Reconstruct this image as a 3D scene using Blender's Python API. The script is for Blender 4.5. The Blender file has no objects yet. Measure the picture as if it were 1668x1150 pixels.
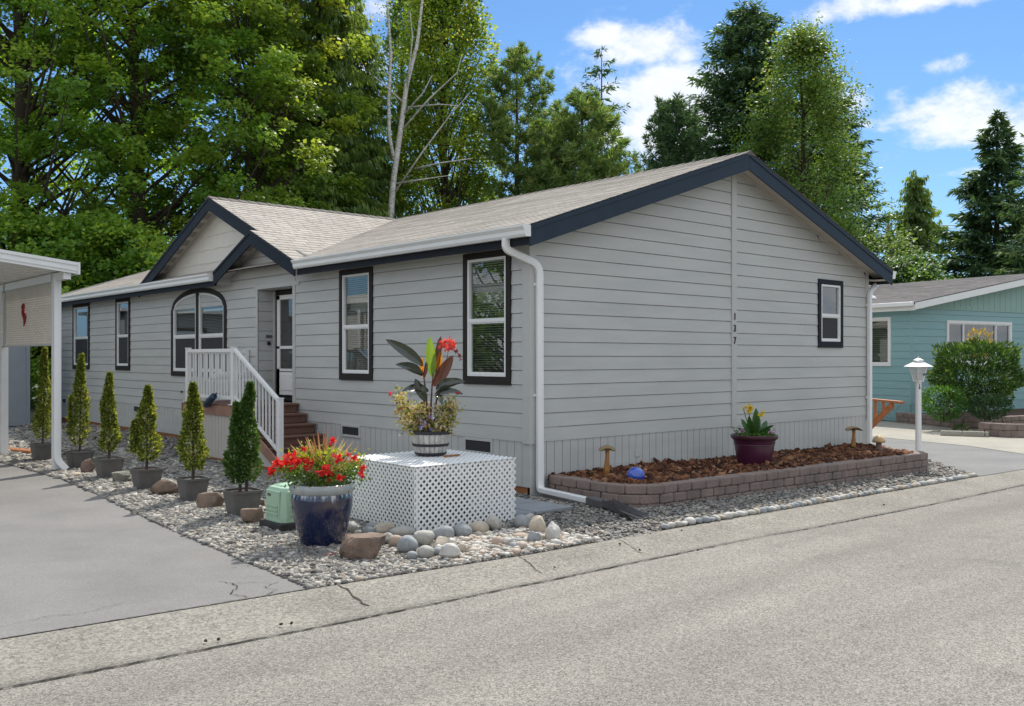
import bpy, math, random
import numpy as np
from mathutils import Vector, Matrix
from mathutils import noise as mnoise
from mathutils.geometry import tessellate_polygon
rad = math.radians
S = bpy.context.scene
# ------------------------------------------------------------------ camera
TH = math.atan2(1726.0, 1540.0)
FW = np.array([math.cos(TH), math.sin(TH), 0.0]); RT = np.array([math.sin(TH), -math.cos(TH), 0.0])
CAM = np.array([-7.818, -8.437, 1.67])
cd = bpy.data.cameras.new('camera'); cam = bpy.data.objects.new('camera', cd)
S.collection.objects.link(cam)
cam.location = CAM
cam.rotation_euler = (rad(90), 0, TH - rad(90))
cd.sensor_width = 36; cd.lens = 36 * 1540 / 1668; cd.shift_y = 8 / 1668
cd.clip_end = 2000; cd.clip_start = 0.05
S.camera = cam
# ------------------------------------------------------------------ sun, sky, exposure
SUNV = Vector((0.69, 0.41, 1.0))
sd = bpy.data.lights.new('sun', 'SUN'); sun = bpy.data.objects.new('sun', sd); S.collection.objects.link(sun)
sun.rotation_euler = SUNV.to_track_quat('Z', 'Y').to_euler()
sd.energy = 3.9; sd.angle = rad(0.53); sd.color = (1.0, 0.955, 0.88)
S.view_settings.view_transform = 'Standard'; S.view_settings.look = 'None'
S.view_settings.exposure = 0.35; S.view_settings.gamma = 1
W = bpy.data.worlds.new('World'); S.world = W; W.use_nodes = True
wt = W.node_tree; wn = wt.nodes; wl = wt.links; wn.clear()
def wnode(t, **k):
    n = wn.new(t)
    for a, b in k.items(): setattr(n, a, b)
    return n
def wm(op, a, b=None, c=None, clamp=False):
    n = wnode('ShaderNodeMath', operation=op, use_clamp=clamp)
    for i, v in enumerate((a, b, c)):
        if v is None: continue
        if isinstance(v, (int, float)): n.inputs[i].default_value = v
        else: wl.new(v, n.inputs[i])
    return n.outputs[0]
out = wnode('ShaderNodeOutputWorld'); bg = wnode('ShaderNodeBackground'); wl.new(bg.outputs[0], out.inputs[0])
sky = wnode('ShaderNodeTexSky', sky_type='NISHITA', sun_disc=False)
sky.sun_elevation = math.atan2(1.0, math.hypot(.69, .41)); sky.sun_rotation = math.atan2(.69, .41)
sky.altitude = 200; sky.air_density = 1.0; sky.dust_density = 0.35; sky.ozone_density = 3.0
bg.inputs[1].default_value = 0.15
tc = wnode('ShaderNodeTexCoord'); sep = wnode('ShaderNodeSeparateXYZ'); wl.new(tc.outputs['Generated'], sep.inputs[0])
# clouds laid out by compass bearing and elevation
az = wm('ARCTAN2', sep.outputs[1], sep.outputs[0]); hor = wm('SQRT', wm('SUBTRACT', 1.0, wm('MULTIPLY', sep.outputs[2], sep.outputs[2])))
el = wm('ARCTAN2', sep.outputs[2], hor)
def noise(scale, detail, rough, zs=1.0, seed=0.0):
    mp = wnode('ShaderNodeMapping'); mp.inputs['Scale'].default_value = (1, 1, zs); mp.inputs['Location'].default_value = (seed, seed * .7, 0)
    wl.new(tc.outputs['Generated'], mp.inputs[0])
    n = wnode('ShaderNodeTexNoise'); n.inputs['Scale'].default_value = scale; n.inputs['Detail'].default_value = detail
    n.inputs['Roughness'].default_value = rough; n.inputs['Distortion'].default_value = .3
    wl.new(mp.outputs[0], n.inputs[0]); return n.outputs[0]
n1 = noise(9, 10, .62, 2.0); n2 = noise(34, 8, .65, 1.6, 3.1)
def bearing(px, py):
    a = TH - math.atan2(px - 834, 1540.0); h = math.hypot(1540, px - 834)
    return a, math.atan2(583 - py, h)
blobs = [(985, 60, 55, 22, 1.15), (1045, 82, 80, 34, 1.25), (1118, 92, 45, 22, 1.1), (1085, 145, 110, 52, 1.45), (1090, 205, 125, 60, 1.4),
         (1360, 18, 100, 22, 1.0), (1500, 4, 140, 14, .95), (1535, 105, 34, 15, .8), (1462, 165, 24, 20, .75), (1385, 165, 35, 32, .85),
         (1570, 195, 95, 42, 1.3), (1650, 210, 60, 34, 1.0), (1585, 280, 42, 12, .75), (1400, 200, 30, 14, .6), (600, 10, 50, 25, .8), (1700, 60, 40, 60, .5), (560, 120, 90, 70, .8), (1650, 330, 60, 14, .4)]
acc = None
for px, py, sx, sy, k in blobs:
    a0, e0 = bearing(px, py); sc = 1 / 1600.0
    da = wm('DIVIDE', wm('SUBTRACT', az, a0), sx * sc); de = wm('DIVIDE', wm('SUBTRACT', el, e0), sy * sc)
    q = wm('ADD', wm('MULTIPLY', da, da), wm('MULTIPLY', de, de))
    g = wm('MULTIPLY', wm('POWER', 2.71828, wm('MULTIPLY', q, -0.8)), k)
    acc = g if acc is None else wm('MAXIMUM', acc, g)
# bright clouds added out of view behind the camera to light shaded walls
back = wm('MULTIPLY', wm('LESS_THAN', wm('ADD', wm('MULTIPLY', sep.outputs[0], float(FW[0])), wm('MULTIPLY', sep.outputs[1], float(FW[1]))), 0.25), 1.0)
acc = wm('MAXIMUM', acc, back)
dens = wm('ADD', acc, wm('ADD', wm('MULTIPLY', wm('SUBTRACT', n1, .5), 2.3), wm('MULTIPLY', wm('SUBTRACT', n2, .5), 1.1)))
mask = wnode('ShaderNodeMapRange', interpolation_type='SMOOTHSTEP'); wl.new(dens, mask.inputs[0])
mask.inputs[1].default_value = .30; mask.inputs[2].default_value = 1.15
# sky tint by elevation: deep blue low band, overhead boosted to brighten shaded walls
rmp = wnode('ShaderNodeValToRGB'); wl.new(sep.outputs[2], rmp.inputs[0]); re_ = rmp.color_ramp.elements
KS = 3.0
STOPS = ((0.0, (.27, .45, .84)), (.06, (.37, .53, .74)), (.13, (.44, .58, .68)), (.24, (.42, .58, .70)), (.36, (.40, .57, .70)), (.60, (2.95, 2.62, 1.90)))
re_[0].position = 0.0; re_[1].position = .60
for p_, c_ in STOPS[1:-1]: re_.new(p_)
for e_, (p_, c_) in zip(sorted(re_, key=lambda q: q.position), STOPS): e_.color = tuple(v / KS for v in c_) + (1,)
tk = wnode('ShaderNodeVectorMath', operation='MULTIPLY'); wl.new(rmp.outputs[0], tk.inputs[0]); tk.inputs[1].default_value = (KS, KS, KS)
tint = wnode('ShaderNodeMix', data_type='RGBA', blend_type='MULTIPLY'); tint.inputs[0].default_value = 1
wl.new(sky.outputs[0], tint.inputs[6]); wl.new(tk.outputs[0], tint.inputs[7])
cshade = wnode('ShaderNodeMix', data_type='RGBA'); wl.new(n2, cshade.inputs[0])
cshade.inputs[6].default_value = (4.6, 4.9, 5.5, 1); cshade.inputs[7].default_value = (6.2, 6.2, 6.4, 1)
mx = wnode('ShaderNodeMix', data_type='RGBA'); wl.new(wm('MULTIPLY', mask.outputs[0], .93), mx.inputs[0])
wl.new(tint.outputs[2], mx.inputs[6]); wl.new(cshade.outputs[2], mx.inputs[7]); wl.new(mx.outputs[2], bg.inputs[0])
S.render.engine = 'CYCLES'
S.cycles.max_bounces = 8; S.cycles.transparent_max_bounces = 12; S.cycles.diffuse_bounces = 4

# ------------------------------------------------------------------ helpers
COL = S.collection
def zg(x): return -.022 * min(max(x, 0.0), 11.0)
def tag(o, label=None, cat=None, group=None, kind=None):
    if label: o['label'] = label
    if cat: o['category'] = cat
    if group: o['group'] = group
    if kind: o['kind'] = kind
    return o
def empty(name, loc, label, cat, group=None, rz=0.0):
    o = bpy.data.objects.new(name, None); COL.objects.link(o); o.location = loc; o.rotation_euler = (0, 0, rz)
    o.empty_display_size = .2
    return tag(o, label, cat, group)
def wloc(o):
    v = Vector((0, 0, 0))
    while o is not None: v += o.location; o = o.parent
    return np.array(v)
def link_mesh(name, me, parent=None, org=None):
    o = bpy.data.objects.new(name, me); COL.objects.link(o)
    if parent is not None: o.parent = parent
    elif org is not None: o.location = org
    return o
def fast_mesh(name, V, Fq, tint=None):
    V = np.asarray(V, dtype=np.float32); Fq = np.asarray(Fq, dtype=np.int32); n, k = Fq.shape
    me = bpy.data.meshes.new(name); me.vertices.add(len(V)); me.vertices.foreach_set('co', V.ravel())
    me.loops.add(n * k); me.loops.foreach_set('vertex_index', Fq.ravel())
    me.polygons.add(n); me.polygons.foreach_set('loop_start', np.arange(0, n * k, k, dtype=np.int32))
    if tint is not None:
        a = me.attributes.new('tint', 'FLOAT', 'FACE'); a.data.foreach_set('value', np.asarray(tint, dtype=np.float32))
    me.update(calc_edges=True); return me
class MB:
    def __init__(s): s.v = []; s.f = []
    def add(s, vs, fs):
        o = len(s.v); s.v += [tuple(map(float, p)) for p in vs]; s.f += [tuple(i + o for i in f) for f in fs]; return s
    def box(s, a, b):
        x0, x1 = sorted((a[0], b[0])); y0, y1 = sorted((a[1], b[1])); z0, z1 = sorted((a[2], b[2]))
        return s.add([(x0, y0, z0), (x1, y0, z0), (x1, y1, z0), (x0, y1, z0), (x0, y0, z1), (x1, y0, z1), (x1, y1, z1), (x0, y1, z1)],
                     [(0, 3, 2, 1), (4, 5, 6, 7), (0, 1, 5, 4), (1, 2, 6, 5), (2, 3, 7, 6), (3, 0, 4, 7)])
    def quad(s, a, b, c, d): return s.add([a, b, c, d], [(0, 1, 2, 3)])
    def poly(s, ps): return s.add(ps, [tuple(range(len(ps)))])
    def prism(s, ps, d):
        n = len(ps); d = np.array(d, float); ps = [np.array(p, float) for p in ps]
        fs = [tuple(range(n))[::-1], tuple(range(n, 2 * n))] + [(i, (i + 1) % n, (i + 1) % n + n, i + n) for i in range(n)]
        return s.add(ps + [p + d for p in ps], fs)
    def bar(s, p, q, w, h, up=(0, 0, 1)):
        p = Vector(p); q = Vector(q); t = (q - p).normalized(); u = Vector(up)
        if abs(t.dot(u)) > .98: u = Vector((1, 0, 0))
        a = t.cross(u).normalized() * (w / 2); b = a.cross(t).normalized() * (h / 2)
        vs = [e + i * a + j * b for e in (p, q) for i, j in ((-1, -1), (1, -1), (1, 1), (-1, 1))]
        return s.add(vs, [(0, 1, 2, 3), (7, 6, 5, 4), (0, 4, 5, 1), (1, 5, 6, 2), (2, 6, 7, 3), (3, 7, 4, 0)])
    def tube(s, pts, rr, n=8, cap=True):
        pts = [Vector(p) for p in pts]
        if not hasattr(rr, '__len__'): rr = [rr] * len(pts)
        o = len(s.v); u = None
        for i, p in enumerate(pts):
            t = (pts[min(i + 1, len(pts) - 1)] - pts[max(i - 1, 0)]).normalized()
            if u is None: u = t.orthogonal().normalized()
            u = (u - t * u.dot(t)).normalized(); w = t.cross(u)
            for k in range(n):
                a = 2 * math.pi * k / n; s.v.append(tuple(p + (u * math.cos(a) + w * math.sin(a)) * rr[i]))
        for i in range(len(pts) - 1):
            for k in range(n):
                k2 = (k + 1) % n; s.f.append((o + i * n + k, o + i * n + k2, o + (i + 1) * n + k2, o + (i + 1) * n + k))
        if cap: s.f.append(tuple(range(o, o + n))[::-1]); e = o + (len(pts) - 1) * n; s.f.append(tuple(range(e, e + n)))
        return s
    def lathe(s, prof, c=(0, 0, 0), n=32, sq=None):
        o = len(s.v)
        for r, z in prof:
            for k in range(n):
                a = 2 * math.pi * k / n; s.v.append((c[0] + r * math.cos(a), c[1] + r * math.sin(a), c[2] + z))
        for i in range(len(prof) - 1):
            for k in range(n):
                k2 = (k + 1) % n; s.f.append((o + i * n + k, o + i * n + k2, o + (i + 1) * n + k2, o + (i + 1) * n + k))
        s.f.append(tuple(range(o, o + n))[::-1]); e = o + (len(prof) - 1) * n; s.f.append(tuple(range(e, e + n)))
        return s
    def build(s, name, mat, parent=None, org=None, local=False, smooth=False, bevel=0.0, sharp=None):
        V = np.array(s.v, float)
        if not local:
            if parent is not None: V = V - wloc(parent)
            elif org is not None: V = V - np.array(org, float)
        me = bpy.data.meshes.new(name); me.from_pydata([tuple(v) for v in V], [], s.f); me.update()
        o = link_mesh(name, me, parent, org)
        me.materials.append(mat)
        if smooth:
            me.polygons.foreach_set('use_smooth', [True] * len(me.polygons))
            if sharp: me.set_sharp_from_angle(angle=rad(sharp))
        if bevel:
            m = o.modifiers.new('bevel', 'BEVEL'); m.width = bevel; m.segments = 2; m.limit_method = 'ANGLE'; m.angle_limit = rad(40)
        return o
# ------------------------------------------------------------------ materials
def mat(name, col, rough=.6, var=0.12, vs=3.0, col2=None, bump=0.0, bs=60.0, spec=.4, metal=0.0, coat=0.0, tintattr=None, detail=5, fine=0.0, fs=300.0, stretch=None):
    m = bpy.data.materials.new(name); m.use_nodes = True; t = m.node_tree; n = t.nodes; l = t.links
    b = n['Principled BSDF']; b.inputs['Roughness'].default_value = rough; b.inputs['Specular IOR Level'].default_value = spec
    b.inputs['Metallic'].default_value = metal; b.inputs['Coat Weight'].default_value = coat
    tcn = n.new('ShaderNodeTexCoord'); src = tcn.outputs['Object']
    if stretch:
        mp = n.new('ShaderNodeMapping'); mp.inputs['Scale'].default_value = stretch; l.new(src, mp.inputs[0]); src = mp.outputs[0]
    c1 = (*col, 1); c2 = (*(col2 if col2 else tuple(c * (1 - var) for c in col)), 1)
    nz = n.new('ShaderNodeTexNoise'); nz.inputs['Scale'].default_value = vs; nz.inputs['Detail'].default_value = detail; l.new(src, nz.inputs[0])
    rp = n.new('ShaderNodeMapRange'); rp.inputs[1].default_value = .3; rp.inputs[2].default_value = .7; l.new(nz.outputs[0], rp.inputs[0])
    mx = n.new('ShaderNodeMix'); mx.data_type = 'RGBA'; l.new(rp.outputs[0], mx.inputs[0]); mx.inputs[6].default_value = c1; mx.inputs[7].default_value = c2
    last = mx.outputs[2]
    if fine:
        nf = n.new('ShaderNodeTexNoise'); nf.inputs['Scale'].default_value = fs; nf.inputs['Detail'].default_value = 2; l.new(src, nf.inputs[0])
        r2 = n.new('ShaderNodeMapRange'); r2.inputs[1].default_value = .35; r2.inputs[2].default_value = .65; r2.inputs[3].default_value = 1 - fine; r2.inputs[4].default_value = 1 + fine
        l.new(nf.outputs[0], r2.inputs[0])
        m2 = n.new('ShaderNodeVectorMath'); m2.operation = 'SCALE'; l.new(last, m2.inputs[0]); l.new(r2.outputs[0], m2.inputs['Scale']); last = m2.outputs[0]
    l.new(last, b.inputs['Base Color'])
    if bump:
        nb = n.new('ShaderNodeTexNoise'); nb.inputs['Scale'].default_value = bs; nb.inputs['Detail'].default_value = 4; l.new(src, nb.inputs[0])
        bp = n.new('ShaderNodeBump'); bp.inputs['Strength'].default_value = bump; bp.inputs['Distance'].default_value = .01
        l.new(nb.outputs[0], bp.inputs['Height']); l.new(bp.outputs[0], b.inputs['Normal'])
    return m
def leafmat(name, cols, trans=.4, rough=.5, spec=.35, tboost=1.3):
    """per-leaf hue from the 'tint' attribute, thin translucent blade"""
    m = bpy.data.materials.new(name); m.use_nodes = True; t = m.node_tree; n = t.nodes; l = t.links
    b = n['Principled BSDF']; o = n['Material Output']
    at = n.new('ShaderNodeAttribute'); at.attribute_name = 'tint'
    r = n.new('ShaderNodeValToRGB'); l.new(at.outputs['Fac'], r.inputs[0]); e = r.color_ramp.elements
    e[0].position = 0; e[0].color = (*cols[0], 1); e[1].position = 1; e[1].color = (*cols[-1], 1)
    for i, c in enumerate(cols[1:-1]): q = e.new((i + 1) / (len(cols) - 1)); q.color = (*c, 1)
    l.new(r.outputs[0], b.inputs['Base Color']); b.inputs['Roughness'].default_value = rough; b.inputs['Specular IOR Level'].default_value = spec
    tr = n.new('ShaderNodeBsdfTranslucent'); g = n.new('ShaderNodeVectorMath'); g.operation = 'MULTIPLY'
    g.inputs[1].default_value = (tboost * 1.12, tboost * 1.0, tboost * .5); l.new(r.outputs[0], g.inputs[0]); l.new(g.outputs[0], tr.inputs[0])
    ms = n.new('ShaderNodeMixShader'); ms.inputs[0].default_value = trans; l.new(b.outputs[0], ms.inputs[1]); l.new(tr.outputs[0], ms.inputs[2]); l.new(ms.outputs[0], o.inputs[0])
    return m
def glassmat(name, ior=1.6, tintc=(.8, .88, .84)):
    m = bpy.data.materials.new(name); m.use_nodes = True; t = m.node_tree; n = t.nodes; l = t.links; n.remove(n['Principled BSDF'])
    lw = n.new('ShaderNodeLayerWeight'); lw.inputs[0].default_value = .5; pw = n.new('ShaderNodeMath'); pw.operation = 'POWER'; l.new(lw.outputs['Facing'], pw.inputs[0]); pw.inputs[1].default_value = 4.0
    fr = n.new('ShaderNodeMath'); fr.operation = 'MULTIPLY_ADD'; l.new(pw.outputs[0], fr.inputs[0]); fr.inputs[1].default_value = .85; fr.inputs[2].default_value = .13
    tr = n.new('ShaderNodeBsdfTransparent'); tr.inputs[0].default_value = (*tintc, 1)
    gl = n.new('ShaderNodeBsdfGlossy'); gl.inputs['Roughness'].default_value = .004; gl.inputs[0].default_value = (1, 1, 1, 1)
    ms = n.new('ShaderNodeMixShader'); l.new(fr.outputs[0], ms.inputs[0]); l.new(tr.outputs[0], ms.inputs[1]); l.new(gl.outputs[0], ms.inputs[2])
    l.new(ms.outputs[0], n['Material Output'].inputs[0]); return m
def attrmat(name, cols, rough=.8, fine=.2, fs=120, spec=.3, bump=.2):
    m = bpy.data.materials.new(name); m.use_nodes = True; t = m.node_tree; n = t.nodes; l = t.links; b = n['Principled BSDF']
    at = n.new('ShaderNodeAttribute'); at.attribute_name = 'tint'
    r = n.new('ShaderNodeValToRGB'); l.new(at.outputs['Fac'], r.inputs[0]); e = r.color_ramp.elements
    e[0].position = 0; e[0].color = (*cols[0], 1); e[1].position = 1; e[1].color = (*cols[-1], 1)
    for i, c in enumerate(cols[1:-1]): q = e.new((i + 1) / (len(cols) - 1)); q.color = (*c, 1)
    tcn = n.new('ShaderNodeTexCoord'); nf = n.new('ShaderNodeTexNoise'); nf.inputs['Scale'].default_value = fs; l.new(tcn.outputs['Object'], nf.inputs[0])
    r2 = n.new('ShaderNodeMapRange'); r2.inputs[1].default_value = .35; r2.inputs[2].default_value = .65; r2.inputs[3].default_value = 1 - fine; r2.inputs[4].default_value = 1 + fine
    l.new(nf.outputs[0], r2.inputs[0]); m2 = n.new('ShaderNodeVectorMath'); m2.operation = 'SCALE'; l.new(r.outputs[0], m2.inputs[0]); l.new(r2.outputs[0], m2.inputs['Scale'])
    l.new(m2.outputs[0], b.inputs['Base Color']); b.inputs['Roughness'].default_value = rough; b.inputs['Specular IOR Level'].default_value = spec
    if bump:
        bp = n.new('ShaderNodeBump'); bp.inputs['Strength'].default_value = bump; bp.inputs['Distance'].default_value = .005
        l.new(nf.outputs[0], bp.inputs['Height']); l.new(bp.outputs[0], b.inputs['Normal'])
    return m

def pave(name, c1, c2, speck, rough=.9, big=.8, fscale=170, cracks=0.0, bump=.5, streak=0.0):
    """mineral surface: broad patches, fine aggregate speckle, optional hairline cracks"""
    m = bpy.data.materials.new(name); m.use_nodes = True; t = m.node_tree; n = t.nodes; l = t.links; b = n['Principled BSDF']
    tcn = n.new('ShaderNodeTexCoord'); src = tcn.outputs['Object']
    nb = n.new('ShaderNodeTexNoise'); nb.inputs['Scale'].default_value = big; nb.inputs['Detail'].default_value = 8; nb.inputs['Roughness'].default_value = .6; l.new(src, nb.inputs[0])
    mr = n.new('ShaderNodeMapRange'); mr.inputs[1].default_value = .3; mr.inputs[2].default_value = .7; l.new(nb.outputs[0], mr.inputs[0])
    mx = n.new('ShaderNodeMix'); mx.data_type = 'RGBA'; l.new(mr.outputs[0], mx.inputs[0]); mx.inputs[6].default_value = (*c1, 1); mx.inputs[7].default_value = (*c2, 1)
    vo = n.new('ShaderNodeTexVoronoi'); vo.inputs['Scale'].default_value = fscale; l.new(src, vo.inputs[0])
    sx = n.new('ShaderNodeSeparateColor'); l.new(vo.outputs['Color'], sx.inputs[0])
    vo2 = n.new('ShaderNodeTexVoronoi'); vo2.inputs['Scale'].default_value = fscale * .42; l.new(src, vo2.inputs[0])
    sx2 = n.new('ShaderNodeSeparateColor'); l.new(vo2.outputs['Color'], sx2.inputs[0])
    av = n.new('ShaderNodeMath'); av.operation = 'ADD'; l.new(sx.outputs[0], av.inputs[0]); l.new(sx2.outputs[0], av.inputs[1])
    r2 = n.new('ShaderNodeMapRange'); r2.inputs[1].default_value = 0.1; r2.inputs[2].default_value = 1.9; r2.inputs[3].default_value = 1 - speck; r2.inputs[4].default_value = 1 + speck; l.new(av.outputs[0], r2.inputs[0])
    m2 = n.new('ShaderNodeVectorMath'); m2.operation = 'SCALE'; l.new(mx.outputs[2], m2.inputs[0]); l.new(r2.outputs[0], m2.inputs['Scale']); last = m2.outputs[0]
    if streak:
        ms_ = n.new('ShaderNodeMapping'); ms_.inputs['Scale'].default_value = (.12, 1.1, 1); l.new(src, ms_.inputs[0]); ns_ = n.new('ShaderNodeTexNoise'); ns_.inputs['Scale'].default_value = 1.6; ns_.inputs['Detail'].default_value = 6; l.new(ms_.outputs[0], ns_.inputs[0])
        rs_ = n.new('ShaderNodeMapRange'); rs_.inputs[1].default_value = .3; rs_.inputs[2].default_value = .7; rs_.inputs[3].default_value = 1 - streak * .5; rs_.inputs[4].default_value = 1 + streak * .5; l.new(ns_.outputs[0], rs_.inputs[0])
        nt_ = n.new('ShaderNodeTexNoise'); nt_.inputs['Scale'].default_value = 2.3; nt_.inputs['Detail'].default_value = 8; l.new(src, nt_.inputs[0])
        rt_ = n.new('ShaderNodeMapRange'); rt_.inputs[1].default_value = .60; rt_.inputs[2].default_value = .75; rt_.inputs[3].default_value = 1; rt_.inputs[4].default_value = .84; l.new(nt_.outputs[0], rt_.inputs[0])
        mm_ = n.new('ShaderNodeMath'); mm_.operation = 'MULTIPLY'; l.new(rs_.outputs[0], mm_.inputs[0]); l.new(rt_.outputs[0], mm_.inputs[1])
        m3 = n.new('ShaderNodeVectorMath'); m3.operation = 'SCALE'; l.new(last, m3.inputs[0]); l.new(mm_.outputs[0], m3.inputs['Scale']); last = m3.outputs[0]
    if cracks:
        wv = n.new('ShaderNodeTexVoronoi'); wv.feature = 'DISTANCE_TO_EDGE'; wv.inputs['Scale'].default_value = cracks
        nd = n.new('ShaderNodeTexNoise'); nd.inputs['Scale'].default_value = 3.5; nd.inputs['Detail'].default_value = 6; l.new(src, nd.inputs[0])
        ad = n.new('ShaderNodeMix'); ad.data_type = 'RGBA'; ad.blend_type = 'ADD'; ad.inputs[0].default_value = .45; l.new(src, ad.inputs[6]); l.new(nd.outputs['Color'], ad.inputs[7]); l.new(ad.outputs[2], wv.inputs[0])
        nm = n.new('ShaderNodeTexNoise'); nm.inputs['Scale'].default_value = .45; l.new(src, nm.inputs[0])
        th = n.new('ShaderNodeMapRange'); th.inputs[1].default_value = .5; th.inputs[2].default_value = .75; th.inputs[3].default_value = 0; th.inputs[4].default_value = .009; l.new(nm.outputs[0], th.inputs[0])
        ls = n.new('ShaderNodeMath'); ls.operation = 'LESS_THAN'; l.new(wv.outputs['Distance'], ls.inputs[0]); l.new(th.outputs[0], ls.inputs[1])
        mc = n.new('ShaderNodeMix'); mc.data_type = 'RGBA'; l.new(ls.outputs[0], mc.inputs[0]); l.new(last, mc.inputs[6]); mc.inputs[7].default_value = (.05, .045, .04, 1); last = mc.outputs[2]
    l.new(last, b.inputs['Base Color']); b.inputs['Roughness'].default_value = rough; b.inputs['Specular IOR Level'].default_value = .25
    bp = n.new('ShaderNodeBump'); bp.inputs['Strength'].default_value = bump; bp.inputs['Distance'].default_value = .004; l.new(av.outputs[0], bp.inputs['Height']); l.new(bp.outputs[0], b.inputs['Normal'])
    return m

M = {}
M['siding'] = mat('grey_siding_paint', (.505, .508, .482), .55, .12, .9, bump=.12, bs=30, fine=.03, fs=60, stretch=(1, 1, 6))
M['trimgrey'] = mat('grey_trim_paint', (.495, .497, .47), .5, .05)
M['shake'] = mat('cream_shake_paint', (.62, .585, .52), .6, .06, 4, bump=.3, bs=40, stretch=(1, 6, .6))
M['navy'] = mat('dark_fascia_paint', (.018, .022, .030), .6, .15, 4, spec=.15)
M['rakeblue'] = mat('navy_rake_paint', (.022, .036, .055), .55, .15, 4, spec=.25)
M['brownblack'] = mat('dark_brown_trim_paint', (.030, .025, .023), .6, .15, 6, spec=.2)
M['white'] = mat('white_painted_metal', (.79, .79, .77), .35, .05, 5, spec=.5)
M['vinyl'] = mat('white_vinyl', (.76, .76, .74), .4, .03, 5, spec=.5)
M['soffit'] = mat('tan_soffit', (.52, .49, .44), .7, .05)
M['wood_base'] = mat('raw_cedar_board', (.36, .14, .05), .8, .4, 8, bump=.3, bs=40, stretch=(1, 1, 8))
M['deck'] = mat('brown_deck_paint', (.19, .10, .07), .55, .2, 5, bump=.2, bs=50)
M['deckedge'] = mat('worn_deck_paint', (.34, .19, .135), .6, .25, 5, bump=.2, bs=50)
M['interior'] = mat('room_wall', (.30, .29, .26), .9, .1)
M['blind'] = mat('blind_slats', (.55, .54, .50), .5, .05)
M['glass'] = glassmat('window_glass', 1.75)
M['screen'] = mat('insect_screen', (.035, .035, .037), .7, .1)
M['black'] = mat('black_plastic', (.012, .012, .013), .4, .1)
M['soil'] = mat('potting_soil', (.09, .045, .025), .95, .5, 40, bump=.6, bs=80)
M['plastpot'] = mat('grey_plastic_pot', (.13, .122, .115), .55, .25, 9, bump=.08, bs=40)
M['rock_brown'] = mat('brown_rock', (.24, .165, .12), .85, .5, 6, col2=(.11, .08, .06), bump=.9, bs=22, fine=.15, fs=90)
M['rock_grey'] = mat('grey_rock', (.26, .25, .20), .85, .5, 6, col2=(.14, .14, .11), bump=.8, bs=25, fine=.15, fs=90)
M['blockwall'] = mat('paver_block', (.26, .195, .165), .9, .4, 4, col2=(.17, .135, .12), bump=.9, bs=45, fine=.22, fs=130)
M['asphalt'] = pave('street_asphalt', (.225, .204, .175), (.180, .164, .142), .70, fscale=235, big=.35, bump=.3, streak=.3)
M['drive'] = pave('left_driveway_asphalt', (.212, .200, .188), (.155, .148, .140), .20, fscale=240, big=.9, bump=.2)
M['drive2'] = pave('right_driveway_asphalt', (.21, .205, .195), (.16, .157, .15), .15, fscale=180, big=.8, bump=.2)
M['curb'] = pave('exposed_concrete', (.262, .240, .204), (.19, .173, .147), .50, fscale=140, big=1.2)
M['conc'] = pave('pale_concrete', (.37, .34, .28), (.29, .27, .23), .15, fscale=120, big=1.2)
M['slab'] = pave('grey_slab', (.29, .30, .31), (.24, .25, .26), .08, fscale=160, big=2)
M['dirt'] = pave('yard_dirt', (.10, .09, .06), (.06, .07, .035), .3, fscale=60, big=.7)
M['bark_br'] = mat('tree_bark', (.085, .065, .05), .9, .4, 5, bump=.8, bs=14, stretch=(1, 1, .25))
M['bark_bi'] = mat('birch_bark', (.82, .80, .75), .8, .6, 6, col2=(.36, .33, .30), bump=.3, bs=14, stretch=(1, 1, 2.5))
M['teal'] = mat('teal_siding_paint', (.24, .41, .42), .5, .08, 1.2, bump=.1, bs=30, stretch=(1, 1, 6))
M['mint'] = mat('mint_board_paint', (.27, .42, .37), .5, .08, 1.2)
M['orangewood'] = mat('stained_cedar', (.48, .16, .05), .55, .35, 9, stretch=(1, 1, 1))

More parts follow.
